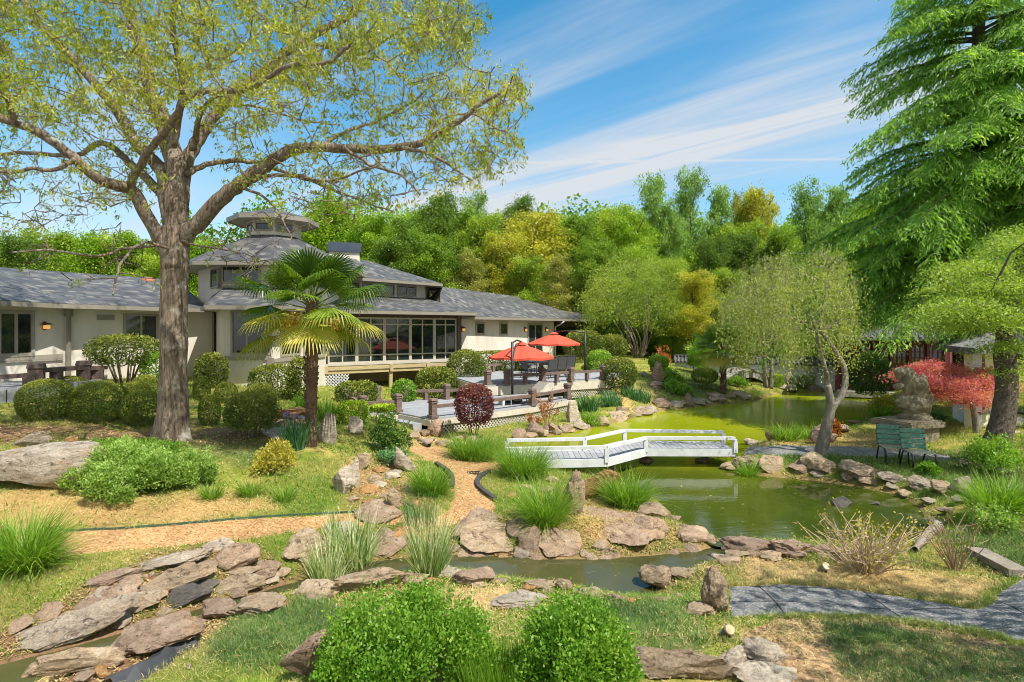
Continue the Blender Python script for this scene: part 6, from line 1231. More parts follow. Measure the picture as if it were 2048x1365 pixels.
clump(560, 622, 842, 902, 260, 'iris', 'blue-green iris fan left of the palm trunk', .28, .35, .022, 'iris', 'iris clumps', 'iris', flowers=3); clump(632, 676, 800, 850, 260, 'tuft', 'green iris clump behind the palm trunk', .3, .6, .016, 'iris', 'iris clumps', 'iris'); clump(590, 622, 790, 832, 200, 'tuft', 'green iris clump left of the palm in the bed', .3, .6, .016, 'iris', 'iris clumps', 'iris')
clump(1148, 1204, 790, 828, 260, 'iris', 'blue-green iris clump at the lower deck corner', .3, .5, .018, 'iris', 'iris clumps', 'iris'); clump(1242, 1304, 776, 800, 300, 'iris', 'iris bed right of the ball-shaped tree shrub', .3, .5, .016, 'iris', 'iris clumps', 'iris', base=.42); clump(1198, 1246, 786, 812, 240, 'iris', 'iris bed below the ball-shaped tree shrub', .3, .5, .016, 'iris', 'iris clumps', 'iris', base=.42)
clump(1148, 1206, 822, 846, 300, 'tuft', 'bright leafy clump at the pond edge below the iris', base=.4, wd=.014)
clump(606, 700, 1090, 1178, 260, 'stripe', 'cream-striped iris fan nearest the viewer on the left', .26, .35, .020, 'striped_iris', 'striped irises in the brook', 'iris', stripe=True, base=.26); clump(640, 766, 1034, 1124, 300, 'stripe', 'wide cream-striped iris behind the left fan', .34, .4, .020, 'striped_iris', 'striped irises in the brook', 'iris', stripe=True, base=.34); clump(806, 908, 1036, 1158, 300, 'stripe', 'tall cream-striped iris standing in the middle of the brook', .22, .35, .019, 'striped_iris', 'striped irises in the brook', 'iris', stripe=True, base=.26)
clump(940, 1082, 1225, 1400, 2400, 'tuft', 'upright patch of fresh iris blades between the two leafy foreground bushes', .16, .25, .009, 'iris', 'iris clumps', 'iris', base=.62, L=.42)
clump(430, 560, 1290, 1400, 420, 'limebox', 'tuft of yellow-green grass at the bottom left of centre', .6, .9, .007, base=.4, L=.16); clump(790, 890, 995, 1050, 160, 'iris', 'thin rush stems behind the tall striped iris', .15, .2, .006, 'rush', None, 'rush', base=.3)
# ---------------------------------------------------------------- trees
M['oakbark'] = barkmat('oak bark', (.075, .052, .036), (.40, .305, .22), (.48, .45, .385), 8, .8, 1.0, .08, .60)
M['greybark'] = barkmat('grey bark', (.13, .11, .085), (.27, .23, .18), (.36, .35, .28), 6, 1.2, .6, .03, .6)
M['pinebark'] = barkmat('scaly bark', (.055, .042, .034), (.20, .155, .125), (.30, .26, .21), 9, 5, 1.0, .05, .7)
M['palmbark'] = barkmat('fibrous palm trunk', (.095, .055, .035), (.28, .185, .12), (.36, .27, .19), 7, 12, 1.0, .05, .7)
M['darkbark'] = barkmat('dark forest bark', (.04, .032, .025), (.12, .095, .075), (.2, .17, .14), 6, 1.2, .5, .05, .7)
M['oakleaf'] = leafmat('young oak leaves', (0.15, 0.2, 0.018), (0.32, 0.34, 0.04), (0.58, 0.52, 0.12), 0.45)
M['cedarleaf'] = leafmat('deodar needles', (0.095, 0.2, 0.03), (0.22, 0.39, 0.065), (0.5, 0.64, 0.17), 0.55)
M['padleaf'] = leafmat('light conifer sprays', (.11, .18, .02), (.24, .34, .045), (.48, .55, .13), .4) #leafmat('light conifer sprays', (.083, .173, .033), (.195, .330, .068), (.450, .570, .180), .35)
M['willowleaf'] = leafmat('olive weeping leaves', (0.16, 0.19, 0.045), (0.3, 0.33, 0.09), (0.5, 0.52, 0.19), 0.42)
M['myrtleleaf'] = leafmat('young myrtle leaves', (.140, .210, .028), (.280, .364, .049), (.476, .518, .112), .45)
M['palmleaf'] = leafmat('palm fan', (0.05, 0.11, 0.012), (0.15, 0.25, 0.025), (0.42, 0.46, 0.07), 0.35, .35, .5)
M['palmold'] = leafmat('yellowing palm fan', (.144, .192, .024), (.408, .396, .054), (.624, .504, .132), .35)
M['palmflower'] = leafmat('yellow palm blossom', (.340, .170, .025), (.580, .360, .060), (.700, .500, .120), .3)
M['F_mid'] = leafmat('woodland green', (0.075, 0.155, 0.012), (0.18, 0.3, 0.025), (0.36, 0.45, 0.05), 0.42)
M['F_bright'] = leafmat('woodland bright green', (0.095, 0.2, 0.01), (0.23, 0.37, 0.02), (0.42, 0.52, 0.05), 0.42)
M['F_dark'] = leafmat('woodland dark green', (0.05, 0.105, 0.012), (0.115, 0.2, 0.022), (0.24, 0.32, 0.045), 0.38)
M['F_yellow'] = leafmat('woodland yellow green', (0.12, 0.2, 0.014), (0.26, 0.36, 0.03), (0.44, 0.53, 0.07), 0.42)
M['F_gold'] = leafmat('woodland gold', (0.22, 0.22, 0.025), (0.44, 0.42, 0.05), (0.64, 0.57, 0.1), 0.44)
M['F_airy'] = leafmat('woodland pale green', (0.11, 0.2, 0.04), (0.23, 0.36, 0.08), (0.4, 0.52, 0.15), 0.42)
M['F_brown'] = leafmat('woodland bronze', (0.18, 0.19, 0.04), (0.32, 0.32, 0.07), (0.48, 0.45, 0.13), 0.42)
# ---- grown crowns: twigs reach for targets from the nearest wood
def grow(nodes, rads, targets, r, sag=.08, seglen=.5, r0=.013, reach=1e9, sides=4):
    N_ = [np.array(n) for n in nodes]; A = np.array(nodes); d0 = np.array([np.min(np.linalg.norm(A-t, axis=1)) for t in targets]); order = np.argsort(d0); tw = []; tips = []
    buf = np.zeros((len(A)+len(targets)*8, 3)); buf[:len(A)] = A; m = len(A)
    for i in order:
        t = targets[i]; dd = np.linalg.norm(buf[:m]-t, axis=1)+np.maximum(0, buf[:m, 2]-t[2])*.5; j = int(np.argmin(dd)); a = buf[j]; L = np.linalg.norm(t-a)
        if L < .12: tips.append((a, t)); continue
        if L > reach: continue
        k = int(np.clip(L/seglen, 2, 6)); s = np.linspace(0, 1, k+1); off = r.normal(size=3)*L*.10; P = a+(t-a)*s[:, None]+np.outer(np.sin(s*math.pi), off)+np.outer(s*(1-s)*2, [0, 0, sag*L]); P[1:-1] += r.normal(size=(k-1, 3))*L*.035
        R = np.linspace(r0*(1+L*.25), r0*.35, k+1); tw.append((P, R)); buf[m:m+k] = P[1:]; m += k; tips.append((P[-2], P[-1]))
    return tw, tips
def twigmesh(b, tw, sides=4):
    for P, R in tw: b.tube(P, R, sides, False)
def samp(poly, n, r):
    p = np.array(poly, float); lo, hi = p.min(0), p.max(0); o = []
    while len(o) < n:
        q = r.uniform(lo, hi, (n*3, 2)); k = inpoly(poly, q[:, 0], q[:, 1]); o += q[k].tolist()
    return np.array(o[:n])
def oak():
    r = np.random.default_rng(11); g = G(342, 892); D0 = g[1]+.45; t = thing('oak_tree', 'big old oak with spreading limbs and young yellow-green leaves in front of the house', 'tree', g); k = D0/F
    def P_(px, py, dy=0.): return W(px, py, D0+dy)
    b = MB(); tr = [(342, 905, .0), (344, 870, 0), (346, 800, 0), (347, 700, 0), (348, 600, 0), (349, 520, 0), (350, 455, 0)]; rr = [43, 32, 27, 24.5, 24.5, 25.5, 24]
    P, R = smooth_path([P_(*p) for p in tr], np.array(rr)*k, 8); V, A = tube(P, R, 28); th = np.arctan2(V[:, 1]-D0, V[:, 0]-P_(346, 700)[0]); low = np.clip((g[2]+.9-V[:, 2])/.9, 0, 1)
    ax = np.repeat(P, 28, 0); rad = V-ax; bul = np.exp(-(((V[:, 2]-W(0, 690, D0)[2])/.24)**2))*np.clip(np.cos(th-(-.85)), 0, 1)**2*.42
    n3 = np.array([mnoise.fractal(Vector((v[0]*2.2, v[1]*2.2, v[2]*.8)), .9, 2, 4) for v in V]); V = ax+rad*(1+low**2*.32*np.cos(th*5+.6)*.6+low**2*.12+n3*.09+bul)[:, None]; b.addnp(V, A)
    limbs = [ # (points, start radius, end radius, depth at end)
        ([(346, 520), (322, 488), (300, 440), (272, 392), (258, 376)], 15, 13, -.6, 0),
        ([(258, 376), (228, 371), (185, 350), (130, 302), (70, 262), (0, 236), (-70, 212)], 13, 7, -2.6, -.6), ([(258, 378), (266, 355), (278, 335), (300, 300), (330, 265), (355, 225), (376, 196), (412, 185), (480, 182), (520, 166), (580, 132), (650, 126), (700, 90)], 9, 3, -3.2, -.6),
        ([(150, 318), (110, 338), (60, 338), (20, 345), (-30, 338)], 5, 3, -2.4, -1.6), ([(30, 250), (20, 215), (0, 185), (-40, 150)], 6, 3, -3, -2.2),
        ([(346, 470), (335, 405), (328, 350), (316, 332), (294, 310), (268, 280), (238, 228), (205, 186), (160, 132), (120, 90), (80, 50), (36, -10)], 19, 7, 1.6, 0), ([(326, 392), (288, 352), (258, 325), (226, 296), (196, 286), (150, 312), (60, 306), (-20, 312)], 11, 4, 2.6, .2),
        ([(350, 540), (351, 460), (354, 385), (352, 330), (340, 290), (325, 240), (310, 210), (300, 180), (290, 120), (268, 60), (240, -30)], 29, 11, .8, 0), ([(344, 300), (356, 240), (366, 190), (360, 140), (346, 70), (352, 10), (380, -40)], 9, 5, -1.2, .2),
        ([(352, 470), (362, 410), (369, 340), (386, 300), (412, 255), (442, 215), (482, 180), (530, 142), (590, 95), (642, 62), (700, 28), (760, -30)], 18, 8, 1.8, 0), ([(386, 300), (394, 262), (400, 230), (432, 190)], 8, 4, -.8, .2), ([(520, 150), (566, 136), (628, 130), (648, 98), (700, 92), (770, 60)], 5, 2, 2.6, 1.), ([(590, 95), (640, 90), (720, 110), (800, 60), (880, 40), (930, 30)], 5, 2, 1.2, 1.2),
        ([(364, 482), (402, 440), (450, 392), (490, 360), (532, 330), (570, 306), (602, 296), (690, 297), (750, 300), (800, 294), (850, 284), (890, 260), (930, 235), (960, 208), (1005, 182)], 19, 3.5, -1.4, 0), ([(800, 296), (850, 306), (900, 330), (945, 362)], 4.5, 2, -2, -1.), ([(850, 284), (880, 240), (950, 230), (1000, 262), (1030, 250)], 3.5, 1.5, .2, -1),
        ([(372, 350), (410, 330), (460, 322), (510, 326), (560, 342), (620, 362), (680, 386), (720, 400), (790, 425)], 8, 2, 2.2, .1), ([(480, 370), (540, 352), (600, 352), (650, 364), (700, 350), (760, 330)], 5, 2, -2, -.5), ([(480, 375), (530, 395), (560, 432), (584, 480)], 3.5, 1.5, -1.5, -.4), ([(690, 298), (740, 330), (800, 350), (840, 390)], 4, 1.6, -2.2, -.9),
        ([(338, 498), (290, 486), (252, 512), (232, 556), (226, 590)], 4, 2, -2.0, -.3), ([(318, 490), (255, 498), (190, 512), (100, 500), (20, 506)], 3.5, 1.5, -2.6, -.3), ([(362, 482), (400, 492), (450, 500), (500, 512)], 3, 1.2, -1.6, -.3), ([(640, 296), (700, 260), (760, 240), (830, 200), (880, 150)], 5, 2, .6, -.6), ([(450, 210), (520, 215), (600, 240), (680, 250)], 4, 1.6, 2.6, .6), ([(560, 118), (600, 60), (660, -10)], 5, 3, 3., 1.)]
    nodes = []; rads = []
    for pts, ra, rb, d1, d0 in limbs:
        s = np.linspace(0, 1, len(pts)); P3 = [P_(px, py, d0+(d1-d0)*q) for (px, py), q in zip(pts, s)]; P, R = smooth_path(P3, (ra+(rb-ra)*s**.8)*k*.90, 4); P[1:-1] += r.normal(size=(len(P)-2, 3))*.012; b.tube(P, R, 10 if ra > 8 else 6)
        nodes += P[2:].tolist(); rads += R[2:].tolist()
    b.build('trunk', M['oakbark'], t, True)
    regs = [([(-90, -90), (760, -90), (790, 60), (660, 160), (420, 210), (200, 210), (-90, 230)], 900, 3.6), ([(-90, 190), (330, 190), (330, 330), (220, 430), (-90, 440)], 230, 3.), ([(400, 200), (700, 60), (940, -30), (972, 60), (945, 120), (900, 130), (1040, 150), (1046, 250), (1016, 335), (930, 370), (800, 392), (640, 410), (520, 380), (440, 340)], 520, 2.8), ([(-40, 430), (280, 430), (326, 590), (60, 560)], 40, 2.), ([(400, 430), (600, 420), (560, 560), (420, 560)], 34, 1.6), ([(560, 390), (860, 380), (700, 450), (600, 450)], 40, 2.), ([(880, 130), (1046, 135), (1046, 330), (960, 360), (880, 300)], 70, 1.2), ([(790, -30), (960, -30), (975, 60), (900, 110), (800, 70)], 80, 1.6)]
    T = []
    for poly, n, dep in regs:
        q = samp(poly, n, r); T += [P_(a, b_, float(np.clip(r.normal()*dep*.6, -dep, dep))) for a, b_ in q]
    tw, tips = grow(nodes, rads, np.array(T), r, .10, .5, .013, 3.0); tb_ = MB(); twigmesh(tb_, tw)
    for a, e in tips:
        for q in range(2): d = unit(r.normal(size=3)-[0, 0, .5])*r.uniform(.15, .4); o_ = a+(e-a)*r.uniform(.2, 1); tb_.tube([o_, o_+d*.5+r.normal(size=3)*.02, o_+d-[0, 0, .04]], [.006, .004, .0025], 3, False)
    tb_.build('twigs', M['oakbark'], t)
    C_ = []; Dn = []
    for a, e in tips:
        rw = Y0+(ZC-e[2])/e[1]*F
        for q in range((4 if e[0] < -2.6 and rw < 200 else 3 if rw < 300 else 2) if rw < 395 else (1 if r.uniform() < .5 else 0)):
            c = a+(e-a)*r.uniform(.2, 1.15)+r.normal(size=3)*[.15, .15, .11]-[0, 0, .05]; m = int(r.integers(10, 17)); C_.append(c+r.normal(size=(m, 3))*.055-[0, 0, .03])
    C_ = np.concatenate(C_); V, A = leafquads(C_, .105, .030, r, droop=.75); fb = FB(); fb.add(V, A, .30+(fbm(C_[:, 0]+C_[:, 1]*.3, C_[:, 2], .9, 3)-.5)*1.1+r.normal(size=len(C_))*.16); put('crown', fb.mesh('crown', g), M['oakleaf'], t)
oak()
# ---- windmill palms
def palm(px, py, top, label, nfr, fr, trunkw, seed, g=None, heavy=True):
    g = G(px, py) if g is None else np.array(g, float); D = g[1]; r = np.random.default_rng(seed); t = thing('palm_tree', label, 'palm', g, 'windmill palms'); zt = ZC-(top-Y0)/F*D; H = zt-g[2]; hd = g+np.array([.0, 0, H]); b = MB()
    s = np.linspace(0, 1, 30); P = g+np.stack([np.sin(s*2)*.03, s*0, s*H-.05*(s == 0)], 1); R = trunkw*(.85+.25*s+.12*(np.arange(30) % 2)+.25*np.exp(-s*14)); b.tube(P, R, 14)
    for i in range(int(90*H/3)):   # old leaf bases
        z = r.uniform(.05, .98); a = r.uniform(0, 2*math.pi); c = g+[0, 0, z*H]; d = np.array([math.cos(a), math.sin(a), 0]); w = trunkw*(.9+.25*z); b.beam(c+d*w*.7, c+d*w*1.35+[0, 0, .13], .07, .03)
    b.build('trunk', M['palmbark'], t)
    for i in range(nfr):
        f = (i+.5)/nfr; a = i*2.39996+r.uniform(-.2, .2); el = 1.32-1.72*f; d = np.array([math.cos(a)*math.cos(el), math.sin(a)*math.cos(el), math.sin(el)]); Lp = fr*r.uniform(.60, .8)*(.55+.45*min(1, f*2.2)); old = f > .74
        fb = FB(); base = np.array([0, 0, H-.05-.25*f]); mid = base+d*Lp*.6+[0, 0, .04]; end = base+d*Lp-np.array([0, 0, .10*Lp*f]); V, A = tube(np.array([base, mid, end]), [.02, .013, .010], 5); fb.add(V, A, .5)
        dd = unit(end-mid+1e-6); side = unit(np.cross(dd, [0, 0, 1.])); upv = np.cross(side, dd); nb = 44; R_ = fr*r.uniform(.46, .56); Vs = []; As = []
        fold = r.uniform(.15, .4); tilt = r.uniform(-.3, .3)
        for q in range(nb):
            an = (q/(nb-1)-.5)*math.radians(250); ln = R_*(.72+.28*math.cos(an*.55)); v = dd*math.cos(an)+side*math.sin(an); v = unit(v-upv*fold*abs(math.sin(an))+upv*tilt*.3); w = R_*.058; nx = unit(np.cross(v, upv)); up_ = upv*.012*(1 if q % 2 else -1)
            p0 = end+up_*.3; p1 = end+v*ln*.55+up_; p2 = end+v*ln*.82-[0, 0, .03*ln]; p3_ = end+v*ln-np.array([0, 0, (.16+.12*f)*ln*r.uniform(.6, 1.3)]); o = len(Vs)
            Vs += [p0-nx*.005, p0+nx*.005, p1-nx*w*.55+up_, p1+nx*w*.55-up_, p2-nx*w*.35, p2+nx*w*.35, p3_-nx*.003, p3_+nx*.003]; As += [(o, o+1, o+3, o+2), (o+2, o+3, o+5, o+4), (o+4, o+5, o+7, o+6)]
        fb.add(np.array(Vs), np.array(As), np.repeat(.25+r.normal()*.12+r.normal(size=nb)*.07+.35*(f > .55)*r.uniform(), 3)); put('frond', fb.mesh('frond'), M['palmold' if old else 'palmleaf'], t)
    if heavy:
        for i in range(9):
            a = -1.57+(i-4)*.42; d = np.array([math.cos(a), math.sin(a), 0]); C_ = np.array([0, 0, H-.42])+d*.34+np.abs(r.normal(size=(120, 1)))*d*.13+r.normal(size=(120, 3))*.07-np.abs(r.normal(size=(120, 1)))*[0, 0, .16]; V, A = leafquads(C_, .085, .055, r, droop=.5); fb = FB(); fb.add(V, A, r.uniform(.2, 1, 120)); put('blossom', fb.mesh('blossom'), M['palmflower'], t)
palm(622, 893, 600, 'windmill palm with yellow blossom standing before the sun room', 26, 1.50, .12, 5); palm(1446, 786, 690, 'small windmill palm on the far left pond bank', 22, 1.5, .14, 6, heavy=False)
# ---- big weeping cedar on the right
def cedar():
    r = np.random.default_rng(31); base = np.array([17.7, 21.5, 1.0]); t = thing('cedar_tree', 'very tall weeping blue-green cedar filling the right side', 'tree', base); Ht = 26.5; b = MB(); b.tube(np.array([base+[0, 0, -.2], base+[.1, 0, 4], base+[0, .1, 10], base+[0, 0, Ht]]), [.42, .36, .25, .03], 12); S = []; Dr_ = []; Tn = []; z = 3.4
    while z < Ht-.4:
        f = (z-1.5)/(Ht-1.5); L = 8.0*(1-f)**.86*r.uniform(.72, 1.08)*1.; a = r.uniform(0, 2*math.pi)
        if r.uniform() < .5: a = r.uniform(math.radians(150), math.radians(320))      # more on the sunlit open side
        h = np.array([math.cos(a), math.sin(a), 0]); n = max(6, int(L/.19)); s = np.linspace(0, 1, n); up = r.uniform(.05, .22); P = base+[0, 0, z]+np.outer(s*L, h)+np.outer(L*(up*s-(.30+up*.7)*s**2.2), [0, 0, 1])+np.cumsum(r.normal(size=(n, 3))*.012, 0); R = np.linspace(.02+L*.011, .006, n); b.tube(P, R, 5, False)
        pl = np.array([-h[1], h[0], 0])
        for i in range(1, n):
            for sd in (-1, 1):
                if s[i] < .12: continue
                l = (.25+.75*math.sin(math.pi*min(1, s[i]*.85+.12)))*min(1.3, .36+L*.17)*r.uniform(.5, 1.1); m = max(3, int(l/.068)); u = np.linspace(0, 1, m); ang = r.uniform(.45, 1.25); dv = h*math.cos(ang)+pl*sd*math.sin(ang); Q = P[i]+np.outer(u*l, dv)+np.outer(-l*(.10*u+.50*u*u), [0, 0, 1]); S.append(Q+r.normal(size=(m, 3))*.012)
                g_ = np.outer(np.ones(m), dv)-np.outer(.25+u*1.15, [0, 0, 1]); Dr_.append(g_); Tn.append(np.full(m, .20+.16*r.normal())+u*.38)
        z += r.uniform(.03, .105)*(.62 if z < 11 else 1.)
    b.build('trunk', M['pinebark'], t, True); S = np.concatenate(S); Dr_ = unit(np.concatenate(Dr_)); Tn = np.concatenate(Tn); S = np.concatenate([S, S+r.normal(size=S.shape)*[.07, .07, .10]-[0, 0, .09]]); Dr_ = np.concatenate([Dr_, Dr_]); Tn = np.concatenate([Tn, Tn])
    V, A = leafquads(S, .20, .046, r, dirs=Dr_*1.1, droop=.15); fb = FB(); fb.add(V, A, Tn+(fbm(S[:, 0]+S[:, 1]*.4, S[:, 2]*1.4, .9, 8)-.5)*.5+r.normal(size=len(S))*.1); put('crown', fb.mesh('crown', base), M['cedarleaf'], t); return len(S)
print('cedar sprays', cedar())
# ---- leaning conifer with layered light sprays
def leaner():
    r = np.random.default_rng(41); g = G(1972, 936); D0 = g[1]+.3; t = thing('leaning_conifer', 'leaning scaly-barked conifer with light layered sprays at the right edge', 'tree', g); k = D0/F
    def P_(px, py, dy=0.): return W(px, py, D0+dy)
    b = MB(); pts = [(1950, 948, 0), (1968, 925, 0), (1992, 885, 0), (2007, 830, 0), (2013, 770, 0), (2010, 710, 0), (2014, 650, .1), (2030, 580, .2), (2046, 500, .2), (2070, 400, .3)]; P, R = smooth_path([P_(*p) for p in pts], np.array([34, 29, 24, 20, 18, 18, 15, 12, 9, 5])*k, 7); V, A = tube(P, R, 20)
    n3 = np.array([mnoise.fractal(Vector(v)*4, .8, 2, 4) for v in V]); ax = np.repeat(P, 20, 0); V = ax+(V-ax)*(1+n3*.10)[:, None]; b.addnp(V, A); nodes = P[34:].tolist(); S = []; pads = []
    for i in range(46):
        px = r.uniform(1890, 2085); py = r.uniform(450, 650); ex = 1-(py-450)/240
        if px < 1995-((py-430)/260)*100+20 and py < 520: continue
        pads.append(P_(px, py, r.normal()*1.1))
    pads += [P_(x, y, d) for x, y, d in ((1935, 610, -.6), (1975, 640, -.4), (2020, 690, -.7), (2040, 690, -.6), (1905, 600, .1), (1950, 600, -.6), (2010, 630, -1), (2040, 740, -.4), (2000, 560, -.8), (1960, 540, -.2), (2035, 580, -.9), (1990, 640, -1.))]
    tw, tips = grow(nodes, None, np.array(pads), r, .05, .4, .022, 5.); twigmesh(b, tw, 5); b.build('trunk', M['pinebark'], t, True)
    for c in pads:
        n = int(r.integers(520, 900)); q = r.normal(size=(n, 3))*[.40, .40, .075]; q[:, 2] -= (q[:, 0]**2+q[:, 1]**2)*.28; S.append(c+q)
    S = np.concatenate(S); V, A = leafquads(S, .085, .026, r, up=.6); fb = FB(); fb.add(V, A, .42+(fbm(S[:, 0]+S[:, 1]*.5, S[:, 2]*2, .5, 9)-.5)*1.0+r.normal(size=len(S))*.15); put('crown', fb.mesh('crown', g), M['padleaf'], t)
leaner()
# ---- forked weeping tree on the isthmus, weeping tree behind, crape myrtle, red maples
def grown(label, name, D0, gpx, gpy, limbs, regs, leafm, bark, leafL, leafW, per, droop, seed, group=None, spread=.2, cl=3, g=None, twr=.008, reach=3.5, tscale=.9):
    r = np.random.default_rng(seed); g = G(gpx, gpy) if g is None else np.array(g, float); D0 = g[1] if D0 is None else D0; t = thing(name, label, 'tree', g, group); k = D0/F; b = MB(); nodes = []
    for pts, ra, rb, d0, d1 in limbs:
        s = np.linspace(0, 1, len(pts)); P3 = [W(px, py, D0+d0+(d1-d0)*q) for (px, py), q in zip(pts, s)]; P, R = smooth_path(P3, (ra+(rb-ra)*s)*k, 5); b.tube(P, R, 10 if ra > 5 else 6); nodes += P[3:].tolist()
    T = []
    for poly, n, dep in regs: T += [W(a, b_, D0+float(np.clip(r.normal()*dep*.6, -dep, dep))) for a, b_ in samp(poly, n, r)]
    tw, tips = grow(nodes, None, np.array(T), r, .12, .45, twr, reach); twigmesh(b, tw); b.build('trunk', M[bark], t, True); C_ = []
    for a, e in tips:
        for q in range(cl):
            m = int(r.integers(per-2, per+3)); c = e+r.normal(size=3)*spread
            if droop > .9:   # hanging strings of leaves
                ln = r.uniform(.4, 1.5)*(spread/.18)**.5; s = np.linspace(0, 1, m); C_.append(c-np.outer(s*ln, [0, 0, 1])+r.normal(size=(m, 3))*.035+np.outer(s, r.normal(size=3)*.08))
            else: C_.append(c+r.normal(size=(m, 3))*spread*.4)
    C_ = np.concatenate(C_); V, A = leafquads(C_, leafL, leafW, r, droop=min(droop, .8)); fb = FB(); fb.add(V, A, .42+(fbm(C_[:, 0]+C_[:, 1]*.4, C_[:, 2], tscale, seed)-.5)*1.0+r.normal(size=len(C_))*.15); put('crown', fb.mesh('crown', g), M[leafm], t)
grown('forked leaning grey tree with olive weeping foliage beside the pond path', 'forked_tree', None, 1640, 908, [([(1640, 912), (1648, 880), (1655, 845), (1660, 825), (1660, 800), (1655, 770)], 13, 6.5, 0, -.1), ([(1655, 775), (1653, 755), (1652, 745), (1640, 700), (1632, 660), (1620, 628)], 6, 2, 0, -.5), ([(1656, 842), (1664, 818), (1680, 797), (1690, 770), (1688, 735), (1672, 705), (1655, 680), (1640, 650), (1650, 600), (1660, 560)], 8, 2.5, 0, .5), ([(1632, 665), (1596, 640), (1560, 630)], 2.2, .8, -.2, -1.), ([(1645, 660), (1690, 640), (1720, 650)], 3, 1.2, .3, .8)],
      [([(1450, 600), (1500, 556), (1520, 620), (1470, 670)], 75, 1.2), ([(1500, 540), (1575, 498), (1600, 560), (1530, 590)], 85, 1.4), ([(1605, 505), (1660, 486), (1725, 560), (1690, 600), (1620, 575)], 95, 1.4), ([(1540, 620), (1620, 600), (1640, 650), (1575, 690)], 60, 1.2), ([(1655, 600), (1710, 590), (1722, 655), (1660, 665)], 55, 1.2)], 'willowleaf', 'greybark', .08, .028, 10, 1., 51, spread=.18, cl=4)
grown('olive weeping tree on twin straight trunks before the white garden wall', 'weeping_tree', None, 1536, 776, [([(1532, 778), (1529, 740), (1528, 690), (1520, 620), (1510, 560)], 5, 2, 0, 0), ([(1541, 778), (1543, 740), (1541, 690), (1550, 620), (1570, 570)], 4.5, 2, 0, .5), ([(1528, 690), (1490, 640), (1460, 610)], 2.5, 1, 0, -1.5), ([(1542, 690), (1590, 640), (1620, 620)], 2.5, 1, .2, 1.)],
      [([(1430, 590), (1480, 530), (1560, 505), (1640, 540), (1660, 620), (1620, 690), (1560, 700), (1490, 706), (1440, 670)], 260, 3.6)], 'willowleaf', 'greybark', .13, .045, 10, 1., 52, spread=.35, cl=4, twr=.014, reach=6)
def myrtle():
    r = np.random.default_rng(5); L = []
    for i in range(14): a = -1+2*i/13+r.normal()*.08; L.append(([(1277+a*7, 716), (1277+a*20+r.normal()*3, 684), (1272+a*42+r.normal()*6, 640), (1264+a*74+r.normal()*9, 590+r.normal()*12)], 2.0, .6, r.normal()*.2, r.normal()*1.8))
    grown('vase-shaped many-stemmed crape myrtle with sparse yellow-green leaves', 'crape_myrtle', None, 1277, 716, L, [([(1158, 600), (1190, 545), (1250, 518), (1310, 523), (1352, 560), (1366, 630), (1320, 660), (1240, 640), (1180, 660)], 520, 2.8)], 'myrtleleaf', 'greybark', .12, .065, 9, .3, 53, spread=.36, cl=4, twr=.007, reach=4)
myrtle()
def padtree(label, name, gpx, gpy, trunk, pads, leafm, seed, sc=(.36, .36, .10), n=700, leaf=.06, asp=.4, group=None, bark='greybark', D0=None, cat='tree'):
    r = np.random.default_rng(seed); g = G(gpx, gpy); D0 = D0 or g[1]; t = thing(name, label, cat, g, group); k = D0/F; b = MB(); P, R = smooth_path([W(x, y, D0) for x, y in trunk], np.linspace(1, .5, len(trunk))*(trunk[0][0]*0+6)*k, 5); b.tube(P, R, 8); C = [W(x, y, D0+d) for x, y, d in pads]; tw, tips = grow(P[4:].tolist(), None, np.array(C), r, .05, .3, .014, 6); twigmesh(b, tw, 5); b.build('trunk', M[bark], t, True); S = []
    for c in C: q = r.normal(size=(n, 3))*sc; q[:, 2] -= (q[:, 0]**2+q[:, 1]**2)*.35; S.append(c+q)
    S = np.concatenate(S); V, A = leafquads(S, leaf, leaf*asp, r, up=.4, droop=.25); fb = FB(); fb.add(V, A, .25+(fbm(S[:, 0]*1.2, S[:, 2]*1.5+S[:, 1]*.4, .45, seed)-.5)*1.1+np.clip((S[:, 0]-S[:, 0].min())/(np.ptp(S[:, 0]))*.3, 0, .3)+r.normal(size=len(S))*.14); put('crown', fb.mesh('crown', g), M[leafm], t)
padtree('spreading red-leaved Japanese maple in front of the cream pavilion', 'japanese_maple', 1952, 866, [(1953, 868), (1950, 840), (1943, 800), (1940, 775)], [(1815, 745, 0.9), (1840, 735, 1.1), (1862, 728, 1.4), (1890, 735, 1.0), (1925, 735, 1.2), (1950, 738, 0.8), (1870, 765, 0.2), (1900, 762, -0.0), (1930, 760, 0.1), (1960, 755, 0.2), (1985, 750, 0.4), (1885, 785, 0.3), (1915, 785, -0.1), (1945, 785, 0.1), (1970, 775, 0.6), (1860, 785, 0.8), (1995, 765, 0.7), (1835, 752, 0.6), (1940, 800, 0.3)], 'maple', 61, (.27, .28, .07), 1300, .07)
padtree('small dark purple maple in front of the white garden wall', 'purple_maple', 1640, 776, [(1640, 778), (1640, 760), (1638, 745)], [(1630, 735, 0), (1648, 733, .3), (1662, 742, 0), (1622, 745, -.2), (1640, 728, .3), (1670, 750, .2)], 'mapledark', 62, (.34, .34, .16), 420, .09)
